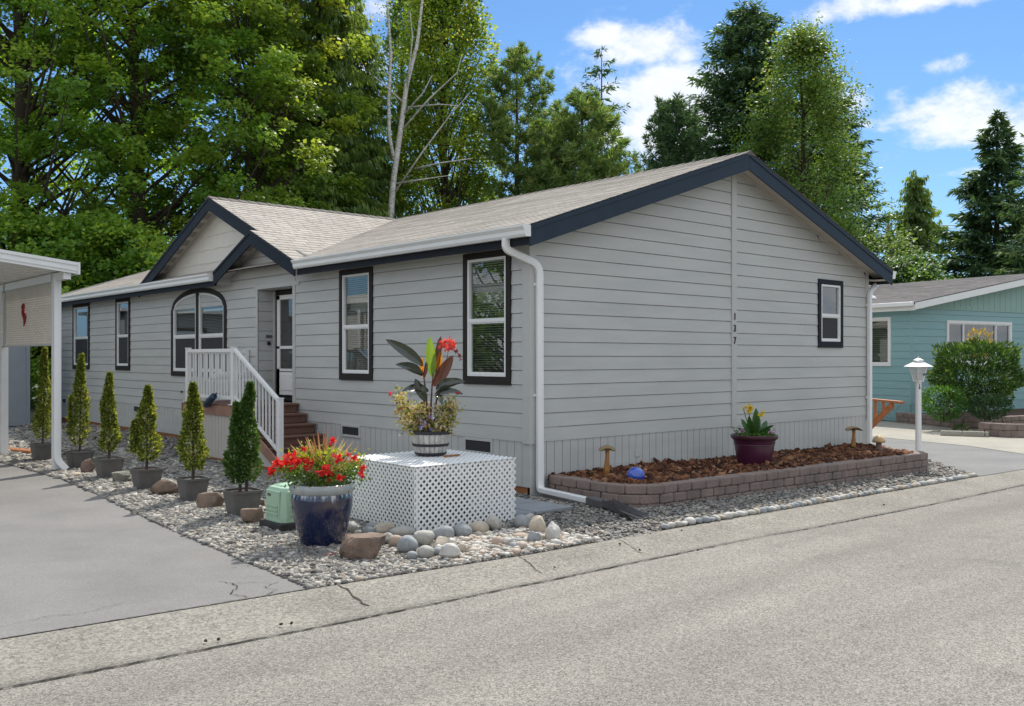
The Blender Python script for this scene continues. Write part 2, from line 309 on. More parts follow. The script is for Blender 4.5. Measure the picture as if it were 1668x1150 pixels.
# shingles: coloured tabs, broken up by noise
def shingle(name, c1, c2, c3, sx, sy):
    m = bpy.data.materials.new(name); m.use_nodes = True; t = m.node_tree; n = t.nodes; l = t.links; b = n['Principled BSDF']
    tcn = n.new('ShaderNodeTexCoord')
    mp = n.new('ShaderNodeMapping'); mp.inputs['Scale'].default_value = (sx, sy, 1); l.new(tcn.outputs['UV'], mp.inputs[0])
    br = n.new('ShaderNodeTexBrick'); br.inputs['Scale'].default_value = 1; br.inputs['Mortar Size'].default_value = .035; br.inputs['Brick Width'].default_value = 1; br.inputs['Row Height'].default_value = 1
    br.inputs['Color1'].default_value = (*c1, 1); br.inputs['Color2'].default_value = (*c2, 1); br.inputs['Mortar'].default_value = (*[c * .55 for c in c3], 1); l.new(mp.outputs[0], br.inputs[0])
    nz = n.new('ShaderNodeTexNoise'); nz.inputs['Scale'].default_value = 1.1; nz.inputs['Detail'].default_value = 10; nz.inputs['Roughness'].default_value = .65; l.new(tcn.outputs['Object'], nz.inputs[0])
    mr = n.new('ShaderNodeMapRange'); mr.inputs[1].default_value = .35; mr.inputs[2].default_value = .7; mr.inputs[4].default_value = .55; l.new(nz.outputs[0], mr.inputs[0])
    mx = n.new('ShaderNodeMix'); mx.data_type = 'RGBA'; l.new(mr.outputs[0], mx.inputs[0]); l.new(br.outputs[0], mx.inputs[6]); mx.inputs[7].default_value = (*c3, 1)
    nf = n.new('ShaderNodeTexNoise'); nf.inputs['Scale'].default_value = 150; l.new(tcn.outputs['Object'], nf.inputs[0])
    r2 = n.new('ShaderNodeMapRange'); r2.inputs[1].default_value = .3; r2.inputs[2].default_value = .7; r2.inputs[3].default_value = .72; r2.inputs[4].default_value = 1.28; l.new(nf.outputs[0], r2.inputs[0])
    m2 = n.new('ShaderNodeVectorMath'); m2.operation = 'SCALE'; l.new(mx.outputs[2], m2.inputs[0]); l.new(r2.outputs[0], m2.inputs['Scale']); l.new(m2.outputs[0], b.inputs['Base Color'])
    b.inputs['Roughness'].default_value = .95; b.inputs['Specular IOR Level'].default_value = .15
    bp = n.new('ShaderNodeBump'); bp.inputs['Strength'].default_value = .5; bp.inputs['Distance'].default_value = .004; l.new(nf.outputs[0], bp.inputs['Height']); l.new(bp.outputs[0], b.inputs['Normal'])
    return m
M['shingle'] = shingle('tan_shingles', (.455, .41, .36), (.36, .325, .285), (.285, .258, .228), 1 / .3, 1 / .143)
M['shingle_n'] = shingle('grey_shingles', (.25, .23, .22), (.12, .11, .11), (.17, .155, .15), 1 / .35, 1 / .16)

# ------------------------------------------------------------------ ground, road, paths
def sheet(name, pts, dz, m, kind='structure', bumps=None, label=None):
    import bmesh
    bm = bmesh.new(); vs = [bm.verts.new((x, y, 0)) for x, y in pts]
    for tri in tessellate_polygon([[Vector((x, y, 0)) for x, y in pts]]): bm.faces.new([vs[i] for i in tri])
    for cx in (0.0, 3.6, 7.3, 11.0):
        bmesh.ops.bisect_plane(bm, geom=bm.verts[:] + bm.edges[:] + bm.faces[:], plane_co=(cx, 0, 0), plane_no=(1, 0, 0))
    bmesh.ops.triangulate(bm, faces=bm.faces[:])
    for v in bm.verts: v.co.z = zg(v.co.x) + dz
    bmesh.ops.dissolve_degenerate(bm, dist=1e-4, edges=bm.edges[:]); bm.normal_update()
    for f in bm.faces:
        if f.normal.z < 0: f.normal_flip()
    me = bpy.data.meshes.new(name); bm.to_mesh(me); bm.free()
    me.materials.append(m); o = link_mesh(name, me); tag(o, kind=kind); return o
INNER = [(-60, 1.9), (-20, -1.3), (-6.36, -2.25), (-4.31, -2.39), (-2.33, -2.56), (.51, -2.60), (3.5, -2.5), (7.27, -2.36), (9.6, -2.33), (16, -2.2), (26, -1.6), (60, 4)]
OUTER = [(-60, 1.1), (-20, -2.1), (-6.53, -3.0), (-4.53, -3.11), (-2.64, -3.17), (1.03, -3.26), (3.6, -3.2), (7.2, -3.05), (9.7, -3.02), (16.1, -2.9), (26.2, -2.4), (60, 3.2)]
def mid(t): return [((1 - t) * a[0] + t * b[0], (1 - t) * a[1] + t * b[1]) for a, b in zip(INNER, OUTER)]
sheet('ground', [(-400, -400), (400, -400), (400, 500), (-400, 500)], -.12, M['dirt'])
sheet('yard', INNER + [(60, 90), (-60, 90)], -.035, M['dirt'])
sheet('road', OUTER + [(60, -14), (-60, -14)], -.058, M['asphalt'])
# rolled curb: real cross-section swept along the street edge
cb = MB(); prof = [(0, -.03), (.004, .004), (.16, .0), (.34, -.022), (.55, -.05), (.8, -.052), (1.0, -.05), (1.01, -.09)]
rows = []
for t, z in prof:
    rows.append([(x, y, zg(x) + z) for x, y in mid(t)])
# subdivide along X where the grade bends
def densify(r):
    o = []
    for (a, b), ia, ib in zip(zip(r[:-1], r[1:]), INNER[:-1], INNER[1:]):
        k = max(1, int(abs(ib[0] - ia[0]) / 1.0)) if abs(ia[0]) < 14 else 1
        for i in range(k):
            x = a[0] + (b[0] - a[0]) * i / k; y = a[1] + (b[1] - a[1]) * i / k; o.append((x, y, zg(x) + (a[2] - zg(a[0]))))
    o.append(r[-1]); return o
rows = [densify(r) for r in rows]
vs = [p for r in rows for p in r]; nn = len(rows[0]); fs = [(i * nn + j, (i + 1) * nn + j, (i + 1) * nn + j + 1, i * nn + j + 1) for i in range(len(rows) - 1) for j in range(nn - 1)]
cb.add(vs, fs); cbo = cb.build('kerb', M['curb'], smooth=True); tag(cbo, kind='structure')
# open joints and a ragged crack in the curb
jm = mat('joint_dirt', (.05, .04, .03), .95, .5, 30)
rj = random.Random(4)
jb = MB()
def yin(x):
    for a, b in zip(INNER[:-1], INNER[1:]):
        if a[0] <= x <= b[0]: return a[1] + (b[1] - a[1]) * (x - a[0]) / (b[0] - a[0])
def yout(x):
    for a, b in zip(OUTER[:-1], OUTER[1:]):
        if a[0] <= x <= b[0]: return a[1] + (b[1] - a[1]) * (x - a[0]) / (b[0] - a[0])
def kz(t):
    for a, b in zip(prof[:-1], prof[1:]):
        if a[0] <= t <= b[0]: return a[1] + (b[1] - a[1]) * (t - a[0]) / (b[0] - a[0])
for x0, dx, wv in ((-4.15, -.08, .008), (-2.5, -.16, .0045), (-1.3, -.17, .0035), (2.2, -.05, .002), (5.2, -.05, .002)):
    prev = None
    for i in range(13):
        t = .02 + .66 * i / 12; x = x0 + dx * t + rj.uniform(-.012, .012); y = yin(x) * (1 - t) + yout(x) * t; w = wv * rj.uniform(.5, 1.5)
        p = ((x - w, y, zg(x) + kz(t) + .004), (x + w, y, zg(x) + kz(t) + .004))
        if prev: jb.quad(prev[0], p[0], p[1], prev[1])
        prev = p
prev = None
for i in range(260):
    x = -7 + 16 * i / 259; w = .0035 * rj.uniform(0, 1.6); y = yout(x) + rj.uniform(-.006, .006); z = zg(x) - .047
    p = ((x, y - w, z), (x, y + w, z))
    if prev: jb.quad(prev[0], p[0], p[1], prev[1])
    prev = p
prev = None
for i in range(120):
    x = -6.8 + 2.5 * i / 119; w = .005 * rj.uniform(.1, 1.5); y = yin(x) + .01 + rj.uniform(-.006, .006); z = .009
    p = ((x, y - w, z), (x, y + w, z))
    if prev: jb.quad(prev[0], p[0], p[1], prev[1])
    prev = p
tag(jb.build('kerb_joints', jm), kind='structure')
# hairline cracks where the driveway meets the kerb, and a worn scuff across the street
rj2 = random.Random(21)
def crack(mb, pts, w, z, jit=.012):
    prev = None
    for (a, b) in zip(pts[:-1], pts[1:]):
        L = math.hypot(b[0] - a[0], b[1] - a[1]); n = max(2, int(L / .03))
        for i in range(n + 1):
            t = i / n; x = a[0] * (1 - t) + b[0] * t + rj2.uniform(-jit, jit); y = a[1] * (1 - t) + b[1] * t + rj2.uniform(-jit, jit); d = (b[1] - a[1], a[0] - b[0]); q = w * rj2.uniform(.3, 1.3) / (L + 1e-6)
            p = ((x - d[0] * q, y - d[1] * q, z), (x + d[0] * q, y + d[1] * q, z))
            if prev: mb.quad(prev[0], p[0], p[1], prev[1])
            prev = p
ck = MB(); crack(ck, [(-4.80, -2.3), (-4.86, -2.12), (-4.74, -2.0), (-4.70, -1.86), (-4.76, -1.72)], .004, .006); crack(ck, [(-4.70, -1.86), (-4.60, -1.9)], .003, .006); crack(ck, [(-4.68, -2.32), (-4.56, -2.24), (-4.58, -2.1), (-4.42, -2.02)], .003, .006); crack(ck, [(-4.6, -1.9), (-4.5, -2.02)], .0025, .006); crack(ck, [(-6.3, -1.95), (-6.0, -1.9), (-5.8, -1.96), (-5.5, -1.88)], .002, .006, .02)
tag(ck.build('driveway_cracks', jm), kind='structure')
# driveways
DL = [(-4.35, -2.36), (-4.29, -1.2), (-4.13, 1.18), (-3.9, 3.6), (-3.77, 5.45), (-3.86, 8.3), (-4.0, 14.0)]
sheet('driveway_left', [(-11, -1.9), (-6.36, -2.215), (-4.35, -2.355)] + DL[1:] + [(-11, 14)], .0, M['drive'])
sheet('driveway_right', [(7.35, -2.32), (9.6, -2.295), (14.5, -2.2), (12.25, -1.2), (13.19, .23), (13.58, 1.5), (13.97, 2.7), (14.3, 12), (8.6, 12), (8.6, .6), (9.3, -.6)], .0, M['drive2'])
sheet('concrete_apron', [(14.52, -2.2), (20, -1.98), (20.5, 1.2), (17.9, 2.4), (19.5, 4.6), (20.5, 12), (14.32, 12), (13.99, 2.7), (13.6, 1.5), (13.21, .23), (12.27, -1.2)], .004, M['conc'])
# gravel base sheet
GP = DL + [(-4.0, 15.2), (-1.2, 17.0), (-.0, 17.0), (0.05, 0.0), (8.4, 0.0), (9.3, -.65), (7.33, -2.32), (3.5, -2.47), (.51, -2.57), (-2.33, -2.53)]
M['gravelbed'] = attrmat('gravel_bed', [(.20, .19, .18)] * 2, .95, .5, 70, bump=1.0)
sheet('gravel_bed', GP, -.004, M['gravelbed'])
def inpoly(x, y, P):
    x = np.asarray(x); y = np.asarray(y); r = np.zeros(x.shape, bool); n = len(P)
    for i in range(n):
        x1, y1 = P[i]; x2, y2 = P[(i + 1) % n]
        c = ((y1 > y) != (y2 > y)) & (x < (x2 - x1) * (y - y1) / (y2 - y1 + 1e-12) + x1); r ^= c
    return r
CUBE = np.array([[-1, -1, -1], [1, -1, -1], [1, 1, -1], [-1, 1, -1], [-1, -1, 1], [1, -1, 1], [1, 1, 1], [-1, 1, 1]], float)
CF = np.array([[0, 3, 2, 1], [4, 5, 6, 7], [0, 1, 5, 4], [1, 2, 6, 5], [2, 3, 7, 6], [3, 0, 4, 7]])
def rotm(rng, n):
    q = rng.normal(size=(n, 4)); q /= np.linalg.norm(q, axis=1)[:, None]; a, b, c, d = q.T
    return np.stack([np.stack([1 - 2 * (c * c + d * d), 2 * (b * c - a * d), 2 * (b * d + a * c)], 1), np.stack([2 * (b * c + a * d), 1 - 2 * (b * b + d * d), 2 * (c * d - a * b)], 1), np.stack([2 * (b * d - a * c), 2 * (c * d + a * b), 1 - 2 * (b * b + c * c)], 1)], 1)
def chips(name, X, Y, Z, size, aspect, m, rng, tint, flat=.5, jitter=.28):
    n = len(X); V = CUBE[None] * (1 + rng.normal(0, jitter, (n, 8, 3))) * np.array(aspect)[None, None]
    V = V * size[:, None, None] * .5; V = np.einsum('nij,nkj->nki', rotm(rng, n), V); V[:, :, 2] *= flat
    V += np.stack([X, Y, Z], 1)[:, None]; Fq = CF[None] + (np.arange(n) * 8)[:, None, None]
    me = fast_mesh(name, V.reshape(-1, 3), Fq.reshape(-1, 4), np.repeat(tint, 6)); me.materials.append(m)
    return link_mesh(name, me)
rng = np.random.default_rng(7)
def zgv(x): return -.022 * np.clip(x, 0, 11)
PLANT = [(-.05, .02), (-.05, -1.55), (7.35, -1.57), (7.9, -.1), (7.9, .02)]
def gravel(name, n, box, size, cond=None, cols=None):
    X = rng.uniform(box[0], box[1], n); Y = rng.uniform(box[2], box[3], n)
    k = inpoly(X, Y, GP) & ~inpoly(X, Y, PLANT)
    if cond is not None: k &= cond(X, Y)
    # keep a full cover near the lens, thinner where a stone is under a pixel
    dep = (X - CAM[0]) * FW[0] + (Y - CAM[1]) * FW[1]
    k &= rng.uniform(size=n) < np.clip(1.6 - dep / 14, .3, 1)
    X = X[k]; Y = Y[k]; dep = dep[k]; s = size * rng.lognormal(0, .33, len(X)) * np.clip(dep / 11, .9, 2.2)
    Z = zgv(X) + s * .12 + rng.uniform(-.004, .007, len(X))
    o = chips(name, X, Y, Z, s, (1.25, .95, .75), cols, rng, rng.uniform(size=len(X)) ** 1.1, .55); tag(o, kind='stuff'); return o
M['gravel'] = attrmat('crushed_gravel', [(.07, .063, .055), (.16, .15, .135), (.24, .225, .20), (.15, .148, .145), (.30, .28, .245), (.44, .415, .365), (.26, .21, .155)], .85, .12, 200, bump=.15)
M['gravel2'] = attrmat('fine_gravel', [(.07, .065, .06), (.17, .16, .14), (.28, .26, .23), (.16, .16, .16), (.40, .37, .32), (.25, .19, .14)], .85, .12, 200, bump=.15)
o = gravel('crushed_gravel', 230000, (-4.4, -1.6, -2.6, 15), .027, lambda x, y: (x < -1.35 + .15 * np.sin(y * 1.3)) | (y < -2.05), M['gravel'])
tag(o, 'pale crushed gravel spread between the driveway edge and the potted shrubs', 'gravel')
o = gravel('fine_gravel', 210000, (-1.9, 9.4, -2.65, 17), .023, lambda x, y: (x >= -1.45 + .15 * np.sin(y * 1.3)), M['gravel2'])
tag(o, 'fine grey gravel along the house walls and the kerb', 'gravel')

# ------------------------------------------------------------------ the grey home
home = empty('manufactured_home', (0, 0, 0), 'grey sided single-storey home with dark trim and tan shingle roof', 'house')
CH = .176                                                            # siding course
def siding(mb, P, N, u0, u1, z0, zt, holes=(), ch=CH, zb=None, out=.014, groove=.008):
    """lap siding on the plane through P(u,z), outward normal N; zt is a height or list of (u,z) top profile pairs (lo, hi) clipping ends"""
    N = np.array(N, float); zb = z0 if zb is None else zb
    ztop = zt if not callable(zt) else None
    us = sorted({u0, u1, *[h[0] for h in holes], *[h[1] for h in holes]}); us = [u for u in us if u0 <= u <= u1]
    zmax = ztop if ztop is not None else max(zt(u) for u in np.linspace(u0, u1, 41))
    k = 0
    while zb + k * ch < zmax - 1e-6:
        a = zb + k * ch; b = min(a + ch, zmax); k += 1
        segs = [(a, b - groove, out, out * .35), (b - groove, b, -.012, -.012)] if b - a > .03 else [(a, b, out, out * .35)]
        cuts = sorted({a, b, *[z for h in holes for z in (h[2], h[3]) if a < z < b]})
        for (sa, sb, oa, ob) in segs:
            cs = [sa] + [c for c in cuts if sa < c < sb] + [sb]
            for ca, cb_ in zip(cs[:-1], cs[1:]):
                fa = oa + (ob - oa) * (ca - sa) / (sb - sa); fb = oa + (ob - oa) * (cb_ - sa) / (sb - sa); zm = (ca + cb_) / 2
                for ua, ub in zip(us[:-1], us[1:]):
                    if any(h[0] - 1e-6 <= ua and ub <= h[1] + 1e-6 and h[2] <= zm <= h[3] for h in holes): continue
                    la, ra, lb, rb = ua, ub, ua, ub
                    if ztop is None:
                        # clip trapezoid under the sloping top
                        def span(z):
                            lo, hi = zt(None, z); return max(ua, lo), min(ub, hi)
                        la, ra = span(ca); lb, rb = span(cb_)
                        if la >= ra: continue
                        if lb > rb: lb = rb = (lb + rb) / 2
                    mb.quad(P(la, ca) + N * fa, P(ra, ca) + N * fa, P(rb, cb_) + N * fb, P(lb, cb_) + N * fb)
                    if ca == sa and oa > 0: mb.quad(P(la, ca) - N * .012, P(ra, ca) - N * .012, P(ra, ca) + N * fa, P(la, ca) + N * fa)
PXw = lambda x: (lambda y, z: np.array([x, y, z]))
PYw = lambda y: (lambda x, z: np.array([x, y, z]))
LEN = 19.05; WID = 8.28; ZS = 3.09; PIT = .3345; ZR = 4.71
def ztopmain(x): return 3.228 + PIT * ((x + .291) if x < 4.14 else (8.571 - x))
Z0 = .64
WINS = [('tall narrow window between the porch and the corner', .325, 1.26, 1.33, 3.03), ('w1', 3.41, 4.335, 1.33, 3.03), ('w3', 13.30, 14.21, 1.385, 3.04), ('w4', 16.06, 17.35, 1.385, 3.04)]
ARCH = (8.34, 10.93, 1.30)
REC = (5.83, 7.09, .92, 2.88)
holes = [(w[1] + .05, w[2] - .05, w[3] + .05, w[4] - .05) for w in WINS] + [(REC[0], REC[1], Z0, REC[3])]
holes.append((ARCH[0] + .06, ARCH[1] - .06, ARCH[2] + .05, 2.66))
# arched head: stepped opening under the arch, covered by the trim
def arch_z(y, inset=0.0):
    c = (ARCH[0] + ARCH[1]) / 2; a = (ARCH[1] - ARCH[0]) / 2 - inset; q = min(1, abs(y - c) / a)
    return 2.64 + (.41 - inset) * math.sqrt(max(0, 1 - q * q))
mb = MB()
siding(mb, PXw(0.0), (-1, 0, 0), 0.11, LEN, Z0, ZS, holes)
mb.build('siding_wall', M['siding'], home)
mb = MB()
def gtop(u, z=None):
    if z is None: return ztopmain(u) - .12
    lo = (z + .12 - 3.228) / PIT - .291; return lo, 8.28 * 2 / 2 + (8.28 - 8.28) + (8.28 - lo if lo > 0 else 8.28)
gw = (6.58, 7.38, 1.845, 3.0)
GH = [(gw[0] + .05, gw[1] - .05, gw[2] + .05, gw[3] - .05)]
def gt(u=None, z=None):
    if z is None: return ztopmain(u) - .12
    lo = (z + .12 - 3.228) / PIT - .291; lo = max(lo, 0.0); return lo, 8.28 - lo
siding(mb, PYw(0.0), (0, -1, 0), 0.09, 8.2, Z0, gt, GH)
mb.build('siding_wall', M['siding'], home)
# plain far walls so that the house is whole
mb = MB(); mb.poly([(WID, 0, 0), (WID, LEN, 0), (WID, LEN, ZS), (WID, 0, ZS)]); mb.poly([(0, LEN, 0), (0, LEN, ZS), (4.14, LEN, ZR - .15), (WID, LEN, ZS), (WID, LEN, 0)])
mb.build('siding_wall', M['siding'], home)
# skirting of grooved panels
def skirt(mb, P, N, u0, u1, z0, z1, pitch=.14, holes=()):
    N = np.array(N, float); u = u0
    while u < u1 - 1e-6:
        e = min(u + pitch, u1); g = .009
        for za, zb in ([(z0, z1)] if not any(h[0] < e and h[1] > u for h in holes) else [(z0, z1)]):
            mb.quad(P(u, za), P(e - g, za), P(e - g, zb), P(u, zb)); mb.quad(P(e - g, za) - N * .012, P(e, za) - N * .012, P(e, zb) - N * .012, P(e - g, zb) - N * .012)
            mb.quad(P(e - g, za), P(e - g, za) - N * .012, P(e - g, zb) - N * .012, P(e - g, zb)); mb.quad(P(e, za) - N * .012, P(e, za), P(e, zb), P(e, zb) - N * .012)
        u = e
mb = MB(); skirt(mb, PXw(-.004), (-1, 0, 0), 0, LEN, .09, Z0)
skirt(mb, PYw(-.004), (0, -1, 0), 0, WID, -.12, Z0)
mb.box((-.006, -.006, .09), (.05, .05, Z0 - .02))
sk = mb.build('skirting', M['siding'], home)
mb = MB(); mb.box((.012, .02, -.1), (.05, LEN, .09)); mb.box((.012, .008, -.12), (.6, .05, .09)); mb.build('base_board', M['wood_base'], home)
# corner boards and centre batten
for a, b in ((((-.024, -.024, Z0 - .02), (-.001, .11, 3.1))), ((-.001, -.024, Z0 - .02), (.09, -.001, 3.2)), ((8.2, -.024, Z0 - .02), (8.285, -.001, 3.2)), ((-.02, 5.74, .92), (-.001, 5.83, 3.0)), ((-.02, 7.09, .92), (-.001, 7.17, 2.97))):
    MB().box(a, b).build('corner_board', M['trimgrey'], home)
MB().box((4.123, -.03, Z0 - .01), (4.245, .0, ztopmain(4.1) - .13)).build('centre_batten', M['trimgrey'], home)
# entry recess
RD = .31
mb = MB(); siding(mb, PYw(REC[1]), (0, -1, 0), .0, RD, .92, REC[3]); siding(mb, PYw(REC[0]), (0, 1, 0), 0, RD, .92, REC[3], zb=.92)
siding(mb, PXw(RD), (-1, 0, 0), REC[0], REC[1], .92, REC[3], [(5.98, 7.03, .92, 2.9)])
mb.quad((0, REC[0], REC[3]), (0, REC[1], REC[3]), (RD, REC[1], REC[3]), (RD, REC[0], REC[3]))
mb.build('entry_recess', M['siding'], home)
MB().box((RD - .03, REC[1] - .06, .92), (RD + .0, REC[1] - .001, REC[3] - .03)).build('corner_board', M['trimgrey'], home)
# storm door
door = MB().box((RD - .008, 5.95, .95), (RD + .03, 7.03, 2.86)).build('door', M['brownblack'], home)
mb = MB(); y0, y1, z0, z1 = 6.0, 6.93, 1.02, 2.78
fx0, fx1 = RD - .035, RD - .009
for a, b in (((y0, z0), (y0 + .08, z1)), ((y1 - .1, z0), (y1, z1)), ((y0, z1 - .08), (y1, z1)), ((y0, z0), (y1, z0 + .42)), ((y0, 1.83), (y1, 1.88)), ((y0, 1.42), (y1, 1.48))):
    mb.box((fx0, a[0], a[1]), (fx1, b[0], b[1]))
mb.box((fx0 - .008, y0 + .12, z0 + .08), (fx0, y1 - .14, z0 + .36))
mb.build('storm_frame', M['vinyl'], door, bevel=.003)
MB().quad((RD - .02, y0 + .07, z0 + .4), (RD - .02, y1 - .09, z0 + .4), (RD - .02, y1 - .09, z1 - .05), (RD - .02, y0 + .07, z1 - .05)).build('glass_pane', M['glass'], door)
MB().box((RD - .06, y0 + .03, 1.78), (fx0, y0 + .06, 1.95)).build('handle', M['black'], door, bevel=.004)
MB().box((RD - .1, 5.9, .925), (RD - .03, 7.05, .97)).build('threshold', M['black'], door)
# name plaque and bell on the recess wall
MB().box((.13, REC[1] - .03, 2.03), (.25, REC[1] - .018, 2.08)).build('plaque', mat('plaque_grey', (.10, .10, .10), .5), home, bevel=.003)
MB().tube([(.19, REC[1] - .017, 1.93), (.19, REC[1] - .04, 1.93)], .035, 16).build('bell', M['black'], home, smooth=True, sharp=40)
# -------- windows
def room(x, y0, y1, z0, z1, ax='x', d=1.6):
    ROOM = MB(); e = .5
    if ax == 'x':
        a, b, c, f = (x, y0 - e, max(z0 - e, .75)), (x + d, y1 + e, min(z1 + .06, 3.07)), None, None
        X0, Y0_, Z0_ = a; X1, Y1_, Z1_ = b
        Y0_ = max(Y0_, .1); ps = [(X0, Y0_, Z0_), (X1, Y0_, Z0_), (X1, Y1_, Z0_), (X0, Y1_, Z0_), (X0, Y0_, Z1_), (X1, Y0_, Z1_), (X1, Y1_, Z1_), (X0, Y1_, Z1_)]
        ROOM.add(ps, [(0, 1, 2, 3), (4, 7, 6, 5), (0, 4, 5, 1), (1, 5, 6, 2), (2, 6, 7, 3)])
    else:
        X0, X1, Y0_, Y1_, Z0_, Z1_ = y0 - e, min(y1 + e, 8.2), x, x + d, z0 - e, z1 + .06
        ps = [(X0, Y0_, Z0_), (X1, Y0_, Z0_), (X1, Y1_, Z0_), (X0, Y1_, Z0_), (X0, Y0_, Z1_), (X1, Y0_, Z1_), (X1, Y1_, Z1_), (X0, Y1_, Z1_)]
        ROOM.add(ps, [(0, 1, 2, 3), (4, 7, 6, 5), (1, 5, 6, 2), (2, 6, 7, 3), (3, 7, 4, 0)])
    ROOM.build('room_interior', M['interior'], home)
def rect_frame(mb, T, u0, u1, z0, z1, w, d0, d1):
    wl_, wr, wt_, wb = (w if hasattr(w, '__len__') else (w,) * 4)
    for a, b, c, d in ((u0, u0 + wl_, z0, z1), (u1 - wr, u1, z0, z1), (u0 + wl_, u1 - wr, z1 - wt_, z1), (u0 + wl_, u1 - wr, z0, z0 + wb)):
        p, q = T(a, c, d0), T(b, d, d1); mb.box(p, q)
def window(T, u0, u1, z0, z1, trimm, blinds=False, slider=False, half=False, parent=None, tw=.085, local=False):
    parent = parent or home
    mb = MB(); rect_frame(mb, T, u0, u1, z0, z1, (tw, tw, tw, tw + .02), .0, .034); w = mb.build('window', trimm, parent, bevel=.003, local=local)
    zm = (z0 + z1) / 2 - .03; a, b, c, d = u0 + tw, u1 - tw, z0 + tw + .02, z1 - tw
    mb = MB(); rect_frame(mb, T, a, b, c, d, .034, -.03, .026); mb.box(T(a + .034, zm - .022, -.02), T(b - .034, zm + .026, .022))
    rect_frame(mb, T, a + .034, b - .034, c + .034, zm - .022, .018, -.02, .010)
    mb.build('sash_frame', M['vinyl'], w, local=local)
    ulo = a + .03; uhi = b - .03
    MB().quad(T(ulo, zm, -.008), T(uhi, zm, -.008), T(uhi, d - .03, -.008), T(ulo, d - .03, -.008)).build('glass_pane', M['glass'], w, local=local)
    MB().quad(T(ulo, c + .03, -.012), T(uhi, c + .03, -.012), T(uhi, zm, -.012), T(ulo, zm, -.012)).build('glass_pane', M['glass'], w, local=local)
    if blinds:
        mb = MB(); z = d - .04; zend = d - (d - c) * blinds
        while z > zend:
            mb.add([T(ulo, z, -.075), T(uhi, z, -.075), T(uhi, z + .011, -.05), T(ulo, z + .011, -.05)], [(0, 1, 2, 3)]); z -= .03
        mb.box(T(ulo, d - .045, -.08), T(uhi, d - .015, -.045))
        mb.build('blind', M['blind'], w, local=local)
    return w
TX = lambda u, z, d: (-d, u, z)
TY = lambda u, z, d: (u, -d, z)
# copies of a thing's parts keep the part name
ws = [window(TX, WINS[0][1], WINS[0][2], WINS[0][3], WINS[0][4], M['brownblack'], blinds=.97),
      window(TX, WINS[1][1], WINS[1][2], WINS[1][3], WINS[1][4], M['brownblack'], blinds=.97),
      window(TX, WINS[2][1], WINS[2][2], WINS[2][3], WINS[2][4], M['brownblack'], blinds=.0),
      window(TX, WINS[3][1], WINS[3][2], WINS[3][3], WINS[3][4], M['brownblack'], blinds=.0)]
for w in WINS: room(.0, w[1], w[2], w[3], w[4])
wg = window(TY, gw[0], gw[1], gw[2], gw[3], M['navy'], tw=.085); room(.0, gw[0], gw[1], gw[2], gw[3], 'y')
room(0, ARCH[0], ARCH[1], ARCH[2], 3.0)
# pleated valances inside the two tall windows
for (yy0, yy1) in ((.42, 1.18), (3.5, 4.26)):
    mb = MB(); n = 30
    for i in range(n):
        a = yy0 + (yy1 - yy0) * i / n; b = yy0 + (yy1 - yy0) * (i + 1) / n; xa = .13 + .012 * math.sin(i * 1.9); xb = .13 + .012 * math.sin((i + 1) * 1.9)
        sg = lambda t: .05 * math.sin(math.pi * (t - yy0) / (yy1 - yy0))
        mb.quad((xa, a, 2.42 - sg(a)), (xb, b, 2.42 - sg(b)), (xb, b, 2.58), (xa, a, 2.58))
    mb.build('curtain', mat('valance_cloth', (.55, .50, .48), .9, .25, 20), ws[0] if yy0 < 2 else ws[1], smooth=True)
# arched double window
aw = MB(); N_ = 40; y0, y1 = ARCH[0], ARCH[1]; cy = (y0 + y1) / 2
def ring(mb, ya, yb, zb, za, inset_o, inset_i, d0, d1, n=28, o_i=None):
    """frame between outer and inner arched outlines, from ya to yb"""
    pass
def arched_unit(mb, ya, yb, zb, w, grow, d0, d1):
    # border of width w around region {ya<y<yb, zb<z<arch(inset=grow)}
    n = 26; ys = np.linspace(ya, yb, n)
    oz = [arch_z(y, grow) for y in ys]; ys2 = np.linspace(ya + w, yb - w, n); iz = [arch_z(y, grow + w) for y in ys2]
    for i in range(n - 1):
        q = [(-d0, ys[i], oz[i]), (-d0, ys[i + 1], oz[i + 1]), (-d0, ys2[i + 1], iz[i + 1]), (-d0, ys2[i], iz[i])]
        mb.prism(q, (-(d1 - d0), 0, 0))
    mb.box((-d0, ya, zb), (-d1, ya + w, iz[0])); mb.box((-d0, yb - w, zb), (-d1, yb, iz[-1])); mb.box((-d0, ya + w, zb), (-d1, yb - w, zb + w))
    mb.add([(-d0, ya, iz[0]), (-d1, ya, iz[0]), (-d1, ya, oz[0]), (-d0, ya, oz[0])], [(0, 1, 2, 3)])
arched_unit(aw, y0, y1, ARCH[2], .10, 0, .0, .034); aw.box((0, cy - .065, ARCH[2] + .1), (-.032, cy + .065, 2.64 + .41 - .1))
awo = aw.build('window', M['brownblack'], home)
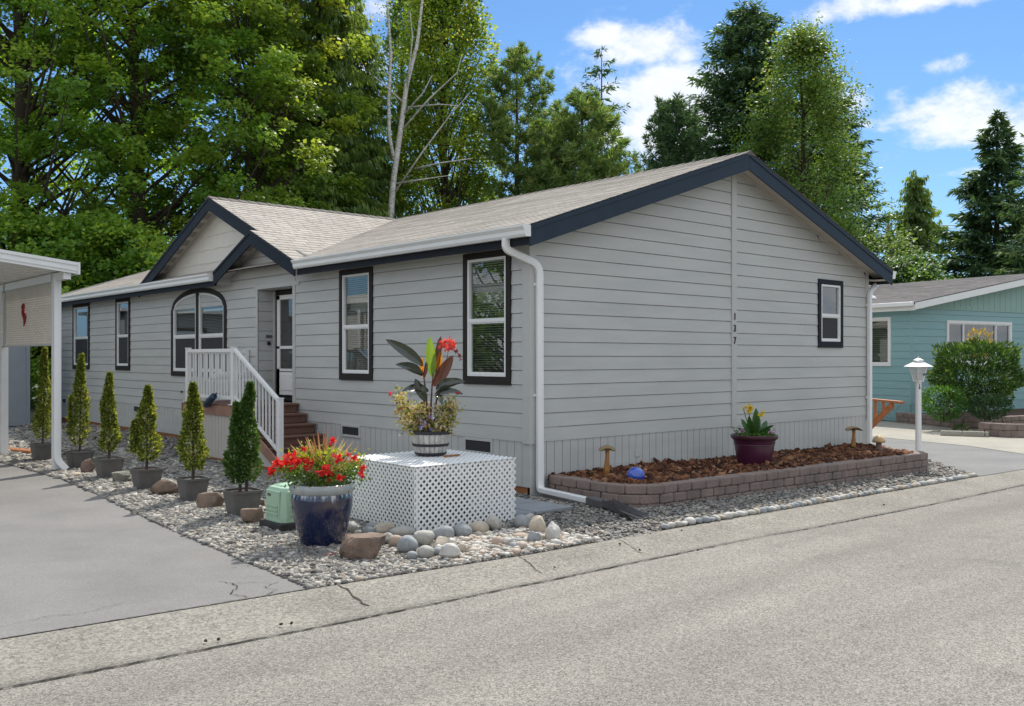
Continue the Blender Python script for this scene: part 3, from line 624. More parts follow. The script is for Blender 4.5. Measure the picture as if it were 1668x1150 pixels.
for ya, yb in ((y0 + .10, cy - .065), (cy + .065, y1 - .10)):
    mb = MB(); arched_unit(mb, ya, yb, ARCH[2] + .1, .042, .10, -.03, .024); mb.box((.02, ya + .04, 2.08), (-.022, yb - .04, 2.14))
    rect_frame(mb, TX, ya + .042, yb - .042, ARCH[2] + .142, 2.08, .02, -.02, .01)
    mb.build('sash_frame', M['vinyl'], awo)
    ys = np.linspace(ya + .03, yb - .03, 20)
    MB().poly([(.008, ya + .03, 2.1), (.008, yb - .03, 2.1)] + [(.008, y, arch_z(y, .125)) for y in ys[::-1]]).build('glass_pane', M['glass'], awo)
    MB().quad((.012, ya + .03, ARCH[2] + .12), (.012, yb - .03, ARCH[2] + .12), (.012, yb - .03, 2.1), (.012, ya + .03, 2.1)).build('glass_pane', M['glass'], awo)
    mb = MB(); z = 2.56
    while z > 1.5:
        mb.add([(.075, ya + .04, z), (.075, yb - .04, z), (.05, yb - .04, z + .010), (.05, ya + .04, z + .010)], [(0, 1, 2, 3)]); z -= .03
    mb.box((.045, ya + .04, 2.58), (.085, yb - .04, 2.62)); mb.build('blind', M['blind'], awo)
# siding spandrels above the arched glass: dark lining behind the arch so the stepped hole never shows
# -------- insect screens
for (a, b, c, d) in ((13.42, 14.09, 1.5, 2.17), (16.18, 17.23, 1.5, 2.17), (8.48, 9.53, 1.44, 2.07), (9.74, 10.79, 1.44, 2.07)):
    MB().quad((.003, a, c), (.003, b, c), (.003, b, d), (.003, a, d)).build('window_screen', M['screen'], ws[2] if a > 13 and a < 15 else ws[3] if a > 15 else awo)
MB().quad((6.7, .003, 1.97), (7.26, .003, 1.97), (7.26, .003, 2.36), (6.7, .003, 2.36)).build('window_screen', M['screen'], wg)
# -------- roofs
def uvquad_mesh(name, quads, uvs, m, parent, tint=None):
    V = np.array([p for q in quads for p in q], float) - (wloc(parent) if parent else 0); Fq = np.arange(len(V)).reshape(-1, 4)
    me = fast_mesh(name, V, Fq); uv = me.uv_layers.new(name='uv'); uv.data.foreach_set('uv', np.array([u for q in uvs for u in q], np.float32).ravel())
    me.materials.append(m); return link_mesh(name, me, parent)
def slope(quads, uvs, A, B, up, n, edge0=None, edge1=None, run=None, lift=.006, dropf=0.0):
    """shingle courses; A,B eave end points, up: vector eave->ridge; edge0/1(t): start/end fraction clip functions in metres along AB"""
    A = np.array(A, float); B = np.array(B, float); up = np.array(up, float); L = np.linalg.norm(B - A); d = (B - A) / L; h = np.linalg.norm(up)
    nrm = np.cross(d, up / h); nrm = nrm if nrm[2] > 0 else -nrm; nrm /= np.linalg.norm(nrm)
    rr = random.Random(int(L * 100)); segw = 1.1
    for i in range(n):
        t0, t1 = i / n, (i + 1) / n
        s0a = edge0(t0) if edge0 else 0; s0b = edge0(t1) if edge0 else 0; s1a = edge1(t0) if edge1 else L; s1b = edge1(t1) if edge1 else L
        k = max(1, int((s1a - s0a) / segw)); off = .15 * (i % 2) + rr.uniform(0, 3) * .3
        for j in range(k):
            a0, a1 = s0a + (s1a - s0a) * j / k, s0a + (s1a - s0a) * (j + 1) / k; b0, b1 = s0b + (s1b - s0b) * j / k, s0b + (s1b - s0b) * (j + 1) / k
            li = lift + rr.uniform(-.0015, .002)
            q = [A + d * a0 + up * t0 + nrm * li, A + d * a1 + up * t0 + nrm * li, A + d * b1 + up * t1, A + d * b0 + up * t1]
            if nrm @ np.cross(q[1] - q[0], q[3] - q[0]) < 0: q = [q[1], q[0], q[3], q[2]]; sw = True
            else: sw = False
            u = [(a0 + off, i + .02), (a1 + off, i + .02), (b1 + off, i + .98), (b0 + off, i + .98)]
            if sw: u = [u[1], u[0], u[3], u[2]]
            quads.append(q); uvs.append([(a, b * .143) for a, b in u])
            f = [A + d * a0 + up * t0 - nrm * .004, A + d * a1 + up * t0 - nrm * .004, A + d * a1 + up * t0 + nrm * li, A + d * a0 + up * t0 + nrm * li]
            quads.append(f); uvs.append([(0, 0.01), (.1, 0.01), (.1, .012), (0, .012)])
Q, U = [], []; EX = .30; yS, yE = -.345, 19.40
eL = (-.31, ztopmain(-.31) + .012); rg = (4.14, ZR + .012)
slope(Q, U, (eL[0], yS, eL[1]), (eL[0], yE, eL[1]), (rg[0] - eL[0], 0, rg[1] - eL[1]), 33)
slope(Q, U, (8.59, yS, eL[1]), (8.59, yE, eL[1]), (rg[0] - 8.59, 0, rg[1] - eL[1]), 33)
# cross gable: right slope faces the street, left slope behind
CY, CP = 8.77, .4167
def vx(z): return (z - 3.228 - .012) / PIT - .291 + .03
def cross(yf, yr, xf, nn_):
    zf = ZR + .012 - CP * abs(yf - CY); zr_ = ZR + .012 - CP * abs(yr - CY)
    A = (xf, yf, zf); B = (xf + 5, yf, zf); up = (0, yr - yf, zr_ - zf)
    slope(Q, U, A, B, up, nn_, edge1=lambda t: max(.02, vx(zf + (zr_ - zf) * t) - xf))
cross(5.17, 6.735, -.335, 11); cross(6.735, CY, -.185, 15); cross(12.40, CY, -.185, 26)
# left slope of the small entry gable
sz = lambda y: 3.862 + .012 - CP * abs(y - 6.735)
A = (-.335, 8.25, sz(8.25)); slope(Q, U, A, (.30, 8.25, sz(8.25)), (0, 6.735 - 8.25, sz(6.735) - sz(8.25)), 11)
roof = uvquad_mesh('roof', Q, U, M['shingle'], home)
# deck slab edges below the shingles
mb = MB()
for x0_, x1_ in ((-.29, 4.14), (8.57, 4.14)):
    za, zb = ztopmain(-.291), ZR
    mb.prism([(x0_, yS + .02, za), (x1_, yS + .02, zb), (x1_, yS + .02, zb - .02), (x0_, yS + .02, za - .02)], (0, yE - yS - .04, 0))
mb.build('roof_deck', M['brownblack'], roof)
# ridge caps
mb = MB(); y = yS
while y < yE - .1:
    mb.add([(3.99, y, ZR - .036), (4.14, y, ZR + .035), (4.29, y, ZR - .036), (3.99, y + .21, ZR - .044), (4.14, y + .21, ZR + .022), (4.29, y + .21, ZR - .044)], [(0, 1, 4, 3), (1, 2, 5, 4), (0, 2, 1)]); y += .2
x = -.19
while x < 4.0:
    mb.add([(x, CY - .14, ZR - .03), (x, CY, ZR + .035), (x, CY + .14, ZR - .03), (x + .21, CY - .14, ZR - .04), (x + .21, CY, ZR + .022), (x + .21, CY + .14, ZR - .04)], [(0, 3, 4, 1), (1, 4, 5, 2), (0, 1, 2)]); x += .2
mb.build('ridge_cap', mat('ridge_cap_dark', (.16, .14, .125), .95, .3, 8, bump=.4, bs=80), roof)
# fascia boards: rake, dark blue-black, mitred at the apex
FH = .25
def rake(P, u0, u1, z0, z1, th, nvec, h=FH):
    mb = MB(); mb.prism([P(u0, z0), P(u1, z1), P(u1, z1 - h), P(u0, z0 - h)], np.array(nvec) * th); return mb
zE = ztopmain(-.291)
for u0, u1 in ((-.291, 4.138), (8.571, 4.142)):
    rake(PYw(-.30), u0, u1, zE, ZR, .025, (0, -1, 0)).build('fascia', M['rakeblue'], home)
    rake(PYw(-.325), u0, u1, zE + .004, ZR + .004, .012, (0, -1, 0), .06).build('drip_edge', M['rakeblue'], home)
    rake(PYw(LEN + .32), u0, u1, zE, ZR, .025, (0, 1, 0)).build('fascia', M['navy'], home)
for ya, yb in ((-.3, 5.18), (8.22, yE - .03)): MB().box((-.291, ya, 3.0), (-.266, yb, zE - .005)).build('fascia', M['navy'], home)
MB().box((8.571, -.3, 3.0), (8.546, yE - .03, zE - .005)).build('fascia', M['navy'], home)
for (yc, ya, yb, xf, zr_) in ((CY, 12.33, 6.70, -.16, ZR), (6.735, 8.21, 5.19, -.31, 3.862)):
    for ye in (ya, yb):
        zz = zr_ - CP * abs(ye - yc); rake(PXw(xf), ye, yc, zz, zr_, .025, (-1, 0, 0), .24).build('fascia', M['navy'], home)
        rake(PXw(xf - .025), ye, yc, zz + .004, zr_ + .004, .012, (-1, 0, 0), .05).build('drip_edge', M['navy'], home)
# soffits
mb = MB()
mb.quad((-.266, 0, ZS), (-.266, 5.2, ZS), (0.02, 5.2, ZS), (0.02, 0, ZS)); mb.quad((-.266, 8.2, ZS), (-.266, LEN, ZS), (0.02, LEN, ZS), (0.02, 8.2, ZS)); mb.quad((8.27, 0, ZS), (8.546, 0, ZS), (8.546, LEN, ZS), (8.27, LEN, ZS))
for u0, u1 in ((-.291, 4.14), (8.571, 4.14)):
    dz = -.12; mb.prism([(u0, -.3, zE + dz), (u1, -.3, ZR + dz), (u1, -.3, ZR + dz + .015), (u0, -.3, zE + dz + .015)], (0, .32, 0))
mb.quad((-.266, -.3, 3.06), (-.266, 0, 3.06), (.0, 0, 3.06), (.0, -.3, 3.15)); mb.box((8.285, -.3, 3.055), (8.545, 0.0, 3.07))
for (yc, ya, yb, xa, xb, zr_) in ((CY, 12.2, 6.80, -.16, .14, ZR), (6.735, 8.19, 5.21, -.31, .0, 3.862)):
    for ye in (ya, yb):
        zz = zr_ - CP * abs(ye - yc) - .10; mb.prism([(xa, ye, zz), (xa, yc, zr_ - .10), (xa, yc, zr_ - .085), (xa, ye, zz + .015)], (xb - xa, 0, 0))
mb.build('soffit', M['soffit'], home)
mb = MB()
for u0, u1 in ((.0, 4.12), (8.28, 4.25)):
    mb.prism([(u0, -.03, ztopmain(u0) - .16), (u1, -.03, ztopmain(u1) - .16), (u1, -.03, ztopmain(u1) - .118), (u0, -.03, ztopmain(u0) - .118)], (0, .03, 0))
mb.build('soffit_moulding', M['soffit'], home)
# soffit vent patches on the rake overhangs
vm = mat('soffit_vent', (.33, .31, .28), .8, .2, 60)
for k in range(9):
    mb = MB()
    y = 11.7 - k * .34; z = ZR - CP * (y - CY) - .1; mb.prism([(-.10, y, z - .003), (.06, y, z - .003), (.06, y - .2, z + .2 * CP - .003), (-.10, y - .2, z + .2 * CP - .003)], (0, 0, -.004)); mb.build('soffit_vent', vm, home)
for k in range(3):
    mb = MB()
    y = 7.95 - k * .38; z = 3.862 - CP * (y - 6.735) - .1; mb.prism([(-.24, y, z - .003), (-.10, y, z - .003), (-.10, y - .22, z + .22 * CP - .003), (-.24, y - .22, z + .22 * CP - .003)], (0, 0, -.004)); mb.build('soffit_vent', vm, home)
# cream shakes in the big gable: staggered courses with ragged butts
mb = MB(); rs = random.Random(9); z = 3.28
k = 0
while z < ZR - .12:
    h = .26; zt_ = z + h
    half0 = (ZR - .1 - z) / CP; half1 = max(0, (ZR - .1 - zt_) / CP); ya, yb = CY - half0, CY + half0; y = ya
    while y < yb:
        w = rs.uniform(.10, .2); e = min(y + w, yb); dr = rs.choice((0, 0, .012, .02)); 
        def ztp(yy): return min(zt_, ZR - .1 - CP * abs(yy - CY))
        o_ = .014
        if ztp(y) > z and ztp(e - .003) > z or True:
            mb.quad((.12 - o_, y, z - dr), (.12 - o_, e - .004, z - dr), (.12 - .002, e - .004, max(z - dr, ztp(e))), (.12 - .002, y, max(z - dr, ztp(y))))
            mb.quad((.12 - o_, y, z - dr), (.12 - o_, e - .004, z - dr), (.125, e - .004, z - dr), (.125, y, z - dr))
        y = e
    z += h; k += 1
mb.poly([(.13, CY - 3.4, 3.2), (.13, CY + 3.4, 3.2), (.13, CY, ZR - .08)])
mb.build('gable_shakes', M['shake'], home)
# wall triangle under the entry gable and beam over the door
mb = MB()
def et(u=None, z=None):
    if z is None: return 3.762 - CP * abs(u - 6.735)
    h_ = (3.762 - z) / CP; return 6.735 - h_, 6.735 + h_
siding(mb, PXw(-.001), (-1, 0, 0), 5.2, 8.25, 3.09, et, zb=Z0 + CH * 14)
mb.poly([(.012, 4.9, 2.9), (.012, 8.7, 2.9), (.012, 8.7, 3.2), (.012, 6.735, 3.80), (.012, 4.9, 3.2)]); mb.prism([(-.27, 8.16, 3.02), (.05, 8.16, 3.02), (.05, 8.16, 3.3), (-.27, 8.16, 3.22)], (0, .02, 0))
mb.build('siding_wall', M['siding'], home)
MB().box((-.022, 5.6, 2.885), (.0, 7.2, 2.955)).build('corner_board', M['trimgrey'], home)
# gutters (K profile) and downspouts
def gutter(ya, yb, side=-1, xw=-.291):
    s_ = side; prof_ = [(0, 3.095), (.075 * s_, 3.09), (.095 * s_, 3.12), (.098 * s_, 3.165), (.128 * s_, 3.205), (.128 * s_, 3.225), (.118 * s_, 3.225), (.116 * s_, 3.2), (.012 * s_, 3.13), (0, 3.225)]
    mb = MB(); P = [(xw + a, ya, z) for a, z in prof_]; n = len(P)
    vs = P + [(x, yb, z) for x, _, z in P]; fs = [(i, (i + 1) % n, (i + 1) % n + n, i + n) for i in range(n)]
    mb.add(vs, fs); e = [(xw, 3.093), (xw + .076 * s_, 3.087), (xw + .098 * s_, 3.12), (xw + .101 * s_, 3.165), (xw + .131 * s_, 3.205), (xw + .131 * s_, 3.228), (xw, 3.228)]
    for y in (ya - .004, yb): mb.prism([(x, y, z) for x, z in e], (0, .004, 0))
    for k in range(int((yb - ya) / .9)): mb.box((xw, ya + .4 + k * .9, 3.218), (xw + .12 * s_, ya + .425 + k * .9, 3.223))
    return mb.build('gutter', M['white'], home)
gutter(-.33, 5.14); gutter(8.30, yE); gutter(-.33, yE, 1, 8.571)
def rectpipe(mb, pts, w, d, ups):
    """rectangular pipe with mitred bends; ups gives the width direction"""
    pts = [Vector(p) for p in pts]; rings = []
    for i, p in enumerate(pts):
        t = (pts[min(i + 1, len(pts) - 1)] - pts[max(i - 1, 0)]).normalized(); a = Vector(ups[i]); a = (a - t * a.dot(t)).normalized(); b = t.cross(a).normalized()
        rings.append([p + a * (i_ * w / 2) + b * (j_ * d / 2) for i_, j_ in ((-1, -.8), (-.8, -1), (.8, -1), (1, -.8), (1, .8), (.8, 1), (-.8, 1), (-1, .8))])
    o = len(mb.v); mb.v += [tuple(v) for r in rings for v in r]
    for i in range(len(rings) - 1):
        for k in range(8): mb.f.append((o + i * 8 + k, o + i * 8 + (k + 1) % 8, o + (i + 1) * 8 + (k + 1) % 8, o + (i + 1) * 8 + k))
    mb.f.append(tuple(range(o, o + 8))[::-1]); e = o + (len(rings) - 1) * 8; mb.f.append(tuple(range(e, e + 8)))
def curve(pts, r=.06, n=5):
    pts = [Vector(p) for p in pts]; o = [pts[0]]
    for i in range(1, len(pts) - 1):
        a, b, c = pts[i - 1], pts[i], pts[i + 1]; u = (a - b); v = (c - b); rr_ = min(r, u.length * .45, v.length * .45); p, q = b + u.normalized() * rr_, b + v.normalized() * rr_
        for k in range(n + 1): t = k / n; o.append(p * (1 - t) ** 2 + b * 2 * t * (1 - t) + q * t * t)
    o.append(pts[-1]); return o
path = curve([(-.345, .05, 3.10), (-.345, .05, 2.97), (.10, -.065, 2.80), (.10, -.075, .16), (.085, -.10, .07), (-.055, -1.13, .055)], .12, 7)
mb = MB(); rectpipe(mb, path, .086, .062, [(1, -.25, 0)] * len(path))
ds = mb.build('downspout', M['white'], home, smooth=True, sharp=50)
for z in (2.55, 1.2): MB().box((.035, -.04, z), (.165, -.022, z + .03)).build('strap', M['white'], ds)
path = curve([(8.63, .0, 3.1), (8.63, 0, 3.02), (8.24, -.065, 2.84), (8.24, -.065, .0 - .12)], .11, 6)
mb = MB(); rectpipe(mb, path, .086, .062, [(1, 0, 0)] * len(path)); ds2 = mb.build('downspout', M['white'], home, smooth=True, sharp=50)
for z in (2.6, .95): MB().box((8.17, -.04, z), (8.31, -.022, z + .03)).build('strap', M['white'], ds2)
# vents, boxes, hose tap
for (a, b, c, d) in ((3.76, 4.30, .455, .645), (.68, 1.26, .43, .635), (12.6, 13.1, .44, .62), (17.9, 18.3, .45, .62)):
    mb = MB(); rect_frame(mb, TX, a, b, c, d, .035, .0, .022); v = mb.build('skirt_vent', M['trimgrey'], home, bevel=.003)
    MB().box((-.006, a + .03, c + .03), (-.012, b - .03, d - .03)).build('vent_screen', mat('vent_mesh', (.03, .03, .032), .7), v)
MB().box((1.93, -.004, .33), (2.03, -.014, .43)).build('cover_plate', M['siding'], home, bevel=.004)
MB().tube([(-.012, 14.6, .86), (-.09, 14.6, .86), (-.12, 14.6, .82)], .015, 8).build('hose_tap', M['black'], home)
MB().tube([(-.012, 10.4, .98), (-.04, 10.4, .98)], .02, 8).build('hose_tap', M['black'], home)
MB().box((-.004, 12.3, .22), (-.06, 12.42, .38)).build('outlet_box', M['white'], home, bevel=.006)
# house numbers
def text_part(s_, loc, size, rot, m, name, parent, ext=.004):
    c = bpy.data.curves.new('t', 'FONT'); c.body = s_; c.size = size; c.extrude = ext; c.align_x = 'CENTER'; c.offset = .003
    o = bpy.data.objects.new('t', c); COL.objects.link(o); dg = bpy.context.evaluated_depsgraph_get(); me = bpy.data.meshes.new_from_object(o.evaluated_get(dg)); bpy.data.objects.remove(o)
    R_ = Matrix.Translation(loc) @ Matrix(rot).to_4x4() if not isinstance(rot, Matrix) else Matrix.Translation(loc) @ rot
    me.transform(R_); me.transform(Matrix.Translation(-Vector(wloc(parent)))) if parent else None
    me.materials.clear(); me.materials.append(m); return link_mesh(name, me, parent)
RF = Matrix.Rotation(rad(90), 4, 'X')
for s_, z in (('1', 2.247), ('3', 2.068), ('7', 1.885)):
    text_part(s_, (4.186, -.036, z), .145, RF @ Matrix.Diagonal((.80, 1, 1, 1)), M['black'], 'house_number', home)
mb = MB()

# ------------------------------------------------------------------ porch
porch = empty('porch_steps', (-.6, 5.8, 0), 'brown wooden entry landing and steps with white picket railing', 'porch')
XD = -1.18
mb = MB(); mb.box((XD, 5.62, .88), (-.02, 7.5, .92)); mb.build('deck_floor', M['deck'], porch)
mb = MB(); mb.box((XD - .03, 5.62, .75), (XD - .001, 7.53, .90)); mb.box((XD - .03, 7.50, .75), (-.02, 7.53, .90))
mb.prism([(XD - .03, 5.62, .905), (XD - .03, 5.62, .75), (XD - .03, 4.02, -.02), (XD - .03, 4.02, .16), (XD - .03, 4.14, .2)], (.03, 0, 0))
mb.build('deck_rim', M['deckedge'], porch)
for i in range(6):
    zt_ = .92 - .153 * i; yf = 5.62 - .28 * i
    mb = MB(); mb.box((XD + .002, yf - .04, zt_ - .035), (-.03, yf + .26 if i else yf - .001, zt_)); mb.box((XD + .02, yf - .0, zt_ - .153), (-.045, yf + .02, zt_ - .035))
    mb.build('step', M['deck'], porch, bevel=.008)
mb = MB(); skirt(mb, PXw(XD), (-1, 0, 0), 5.3, 7.5, .05, .75, .12)
mb.poly([(XD, 5.3, .05), (XD, 5.3, .62), (XD, 4.25, .10), (XD, 4.25, .05)])
skirt(mb, PYw(7.5), (0, 1, 0), XD, 0, .05, .75, .12)
mb.build('deck_skirting', M['soffit'], porch)
MB().box((XD - .002, 4.3, -.02), (XD + .03, 7.5, .05)).build('base_board', M['wood_base'], porch)
# railing
def post(x, y, z0, z1, s_=.075, nm='rail_post'):
    mb = MB(); mb.box((x - s_ / 2, y - s_ / 2, z0), (x + s_ / 2, y + s_ / 2, z1)); mb.box((x - s_ / 2 - .006, y - s_ / 2 - .006, z1), (x + s_ / 2 + .006, y + s_ / 2 + .006, z1 + .015)); mb.box((x - .07, y - .07, z0), (x + .07, y + .07, z0 + .012))
    return mb.build(nm, M['white'], porch, bevel=.003)
PL, PC, PB = (XD + .05, 7.44), (XD + .05, 5.68), (XD + .05, 4.16)
post(*PL, .92, 1.83); post(*PC, .92, 1.83); post(*PB, .08, 1.07); post(-.06, 7.44, .92, 1.80)
rail = MB(); rail.bar((PL[0], PL[1], 1.79), (PC[0], PC[1], 1.79), .05, .055); rail.bar((PL[0], PL[1], 1.03), (PC[0], PC[1], 1.03), .035, .045)
rail.bar((PC[0], PC[1] - .03, 1.80), (PB[0], PB[1], 1.02), .055, .05); rail.bar((PC[0], PC[1] - .03, 1.05), (PB[0], PB[1], .27), .035, .045)
rail.bar((PL[0], PL[1], 1.77), (-.06, 7.44, 1.77), .05, .05); rail.bar((PL[0], PL[1], 1.03), (-.06, 7.44, 1.03), .035, .045)
rail.build('handrail', M['white'], porch, bevel=.003)
for i in range(15):
    y = 7.34 - i * .11; MB().box((PL[0] - .011, y - .011, 1.04), (PL[0] + .011, y + .011, 1.77)).build('baluster', M['white'], porch)
for i in range(13):
    t = (i + 1) / 14; y = PC[1] + (PB[1] - PC[1]) * t; zb = 1.05 - .78 * t; MB().box((PC[0] - .011, y - .011, zb), (PC[0] + .011, y + .011, zb + .73)).build('baluster', M['white'], porch)
for i in range(9):
    x = PL[0] + (i + 1) * .104; MB().box((x - .011, 7.429, 1.04), (x + .011, 7.451, 1.76)).build('baluster', M['white'], porch)
# bench with a rolled pale cushion on the landing, and the blue canister hung outside the rail
bench = empty('outdoor_bench', (-.5, 7.1, .92), 'small white bench with a pale rolled cushion behind the porch railing', 'bench')
mb = MB(); [mb.box((-.92, 6.95 + k * .09, 1.27), (-.12, 7.02 + k * .09, 1.29)) for k in range(4)]; mb.build('seat', M['white'], bench)
for x in (-.88, -.16):
    for y in (6.98, 7.27): MB().box((x - .02, y - .02, .92), (x + .02, y + .02, 1.27)).build('leg', M['trimgrey'], bench)
MB().tube([(-.93, 7.0, 1.33), (-.8, 7.02, 1.36), (-.5, 7.05, 1.37), (-.2, 7.05, 1.36)], [.04, .065, .07, .06], 12).build('cushion', mat('pale_cloth', (.68, .68, .70), .9, .1), bench, smooth=True)
tube = MB(); a, b = np.array((-1.26, 6.12, 1.06)), np.array((-1.26, 6.42, .90))
tube.tube([a + (a - b) * .28, a + (a - b) * .02], .012, 10); tube.tube([a, a * .96 + b * .04, b * .97 + a * .03, b], [.035, .055, .055, .05], 18)
tag(tube.build('blue_canister', mat('navy_enamel', (.018, .05, .085), .35, .2), org=tuple(b), smooth=True, sharp=40), 'dark blue cylindrical canister at the foot of the porch railing', 'canister')

# ================================================================== planting helpers
def nrmz(a): return a / (np.linalg.norm(a, axis=-1, keepdims=True) + 1e-9)
def kites(c, t, s, L, Wd, fold=0.0, wide=.45):
    """n leaf blades: base point c, long axis t, side axis s"""
    L = np.broadcast_to(L, (len(c),))[:, None]; Wd = np.broadcast_to(Wd, (len(c),))[:, None]
    n = np.cross(t, s); a = c; b = c + t * L * wide + s * Wd * .5 + n * Wd * fold; d = c + t * L * wide - s * Wd * .5 + n * Wd * fold; e = c + t * L
    V = np.stack([a, b, e, d], 1).reshape(-1, 3); return V
def leaves_obj(name, V, m, tint, parent=None, org=None):
    V = np.asarray(V); base = wloc(parent) if parent is not None else (np.array(org, float) if org is not None else 0)
    n = len(V) // 4; me = fast_mesh(name, V - base, np.arange(n * 4).reshape(-1, 4), tint); me.materials.append(m)
    return link_mesh(name, me, parent, org)
def rdir(rng, n, up=0.0, outv=None, k=0.0):
    d = rng.normal(size=(n, 3)); d = nrmz(d); d[:, 2] += up
    if outv is not None: d += outv * k
    return nrmz(d)
def sideof(rng, t):
    r = rng.normal(size=t.shape); s = np.cross(t, r); return nrmz(s)
def at(px, dep, off=0.0):
    p = CAM + FW * dep + RT * dep * (px - 834) / 1540.0; return float(p[0]), float(p[1])
LM = {}
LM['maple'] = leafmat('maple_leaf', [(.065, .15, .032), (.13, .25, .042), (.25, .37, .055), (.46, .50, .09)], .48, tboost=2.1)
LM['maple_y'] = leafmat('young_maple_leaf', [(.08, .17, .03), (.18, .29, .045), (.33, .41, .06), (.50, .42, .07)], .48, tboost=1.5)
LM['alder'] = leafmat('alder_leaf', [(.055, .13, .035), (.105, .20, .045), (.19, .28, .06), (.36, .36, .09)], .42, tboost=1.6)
LM['cedar'] = leafmat('cedar_spray', [(.07, .13, .04), (.13, .21, .055), (.24, .33, .08)], .42, tboost=1.8)
LM['fir'] = leafmat('fir_needles', [(.038, .085, .045), (.07, .14, .06), (.14, .23, .085)], .28, tboost=1.5)
LM['pine'] = leafmat('pine_needles', [(.06, .13, .045), (.11, .20, .06), (.20, .30, .08), (.36, .36, .16)], .38, tboost=1.6)
LM['yew'] = leafmat('dwarf_spruce_leaf', [(.035, .065, .015), (.10, .145, .025), (.22, .27, .045), (.46, .50, .11), (.28, .19, .08)], .4, tboost=1.5)
LM['green_sh'] = leafmat('green_shrub_leaf', [(.015, .045, .016), (.03, .08, .022), (.08, .15, .04)], .25)
LM['dkyew'] = leafmat('dark_spruce_leaf', [(.03, .075, .02), (.06, .13, .03), (.13, .22, .05), (.26, .34, .09)], .36)
LM['laurel'] = leafmat('laurel_leaf', [(.02, .06, .015), (.04, .10, .02), (.09, .17, .03), (.22, .30, .06)], .25, .55, .25)
LM['fresh'] = leafmat('fresh_leaf', [(.04, .11, .02), (.07, .18, .03), (.16, .28, .04)], .4)

def broadleaf(label, px, dep, H, R, base_h, seed, nclump, nleaf, leaf, m, bark, cat='tree', trunk_r=.25, shape='round', group=None, csize=.85, name='maple_tree', flatk=.45, bend=0.0, gz=0.0):
    rng = np.random.default_rng(seed); x, y = at(px, dep) if dep else px; z0 = zg(x) - .05 + gz
    root = empty(name, (x, y, z0), label, cat, group); O = np.array([x, y, z0])
    mb = MB(); nt = 9; tp = [np.array([x + bend * (i / nt) ** 2 + rng.normal(0, .06) * i * .3, y + rng.normal(0, .06) * i * .3, z0 + H * .9 * i / nt]) for i in range(nt + 1)]
    mb.tube(tp, [trunk_r * (1.15 - .95 * i / nt) for i in range(nt + 1)], 9)
    def tz(h): f = max(0, min(nt - 1e-3, (h - z0) / (H * .9) * nt)); i = int(f); return tp[i] * (1 - f + i) + tp[i + 1] * (f - i)
    Vs, Ts = [], []; lob = rng.uniform(0, 6.28, 4)
    for i in range(nclump):
        t = rng.uniform(0, 1) ** (.85); zc = base_h + (H - base_h) * t
        if shape == 'round': pr = math.sqrt(max(.02, 1 - ((t - .38) / .64) ** 2)) if t > .38 else math.sqrt(max(.02, 1 - ((t - .38) / .55) ** 2))
        elif shape == 'upright': pr = (1 - t) ** .55 * min(1, .35 + t * 2.4)
        else: pr = (1 - t) ** .5 * min(1, .6 + t * 3)
        a = rng.uniform(0, 6.283); lobe = 1 + .24 * math.sin(3 * a + lob[0] + 4 * t) + .14 * math.sin(7 * t + 2 * a + lob[1]) + .08 * math.sin(5 * a - 9 * t + lob[2])
        r = R * pr * lobe * rng.uniform(.12, 1) ** .5 * (rng.uniform(.75, 1.2) if shape == 'cone' else 1)
        pc = np.array([x + bend * t * t + r * math.cos(a), y + r * math.sin(a), z0 + zc + rng.normal(0, .2)])
        rise = r * (.9 if shape != 'upright' else 2.2); s0 = tz(max(z0 + base_h * .6, pc[2] - rise)); md = (s0 * .45 + pc * .55) + np.array([0, 0, -.1 * r])
        if rng.uniform() < .3: mb.tube([s0, md, pc], [trunk_r * .28 * (1 - .5 * t), trunk_r * .14, .012], 5, cap=False)
        cs = csize * rng.uniform(.6, 1.3); n = int(nleaf * rng.uniform(.6, 1.3) * (cs / csize) ** 1.5)
        q = nrmz(rng.normal(size=(n, 3))); q[:, 2] = np.abs(q[:, 2]) * rng.choice([1, 1, 1, -1], n); rr_ = rng.uniform(.45, 1.05, n)[:, None]
        sub = rng.normal(0, .5, (5, 3)); q = q * .72 + sub[rng.integers(0, 5, n)] * .55
        pos = pc + q * rr_ * cs * np.array([1, 1, flatk * 1.25])
        outd = nrmz(pos - np.array([x, y, pc[2] - .5])); outd2 = outd.copy(); outd2[:, 2] = -.35
        tdir = nrmz(outd2 + rng.normal(0, .55, (n, 3)) + (np.array([0, 0, .5]) if shape == 'upright' else 0)); nn_ = nrmz(np.array([0, 0, 1.0]) + outd * .5 + rng.normal(0, .45, (n, 3))); sd_ = nrmz(np.cross(tdir, nn_))
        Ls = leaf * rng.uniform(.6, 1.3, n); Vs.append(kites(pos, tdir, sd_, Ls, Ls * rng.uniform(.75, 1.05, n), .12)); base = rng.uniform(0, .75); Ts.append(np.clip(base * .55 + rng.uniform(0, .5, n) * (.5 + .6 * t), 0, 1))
    mb.build('trunk', bark, root, smooth=True)
    leaves_obj('crown', np.concatenate(Vs), m, np.concatenate(Ts), root); return root

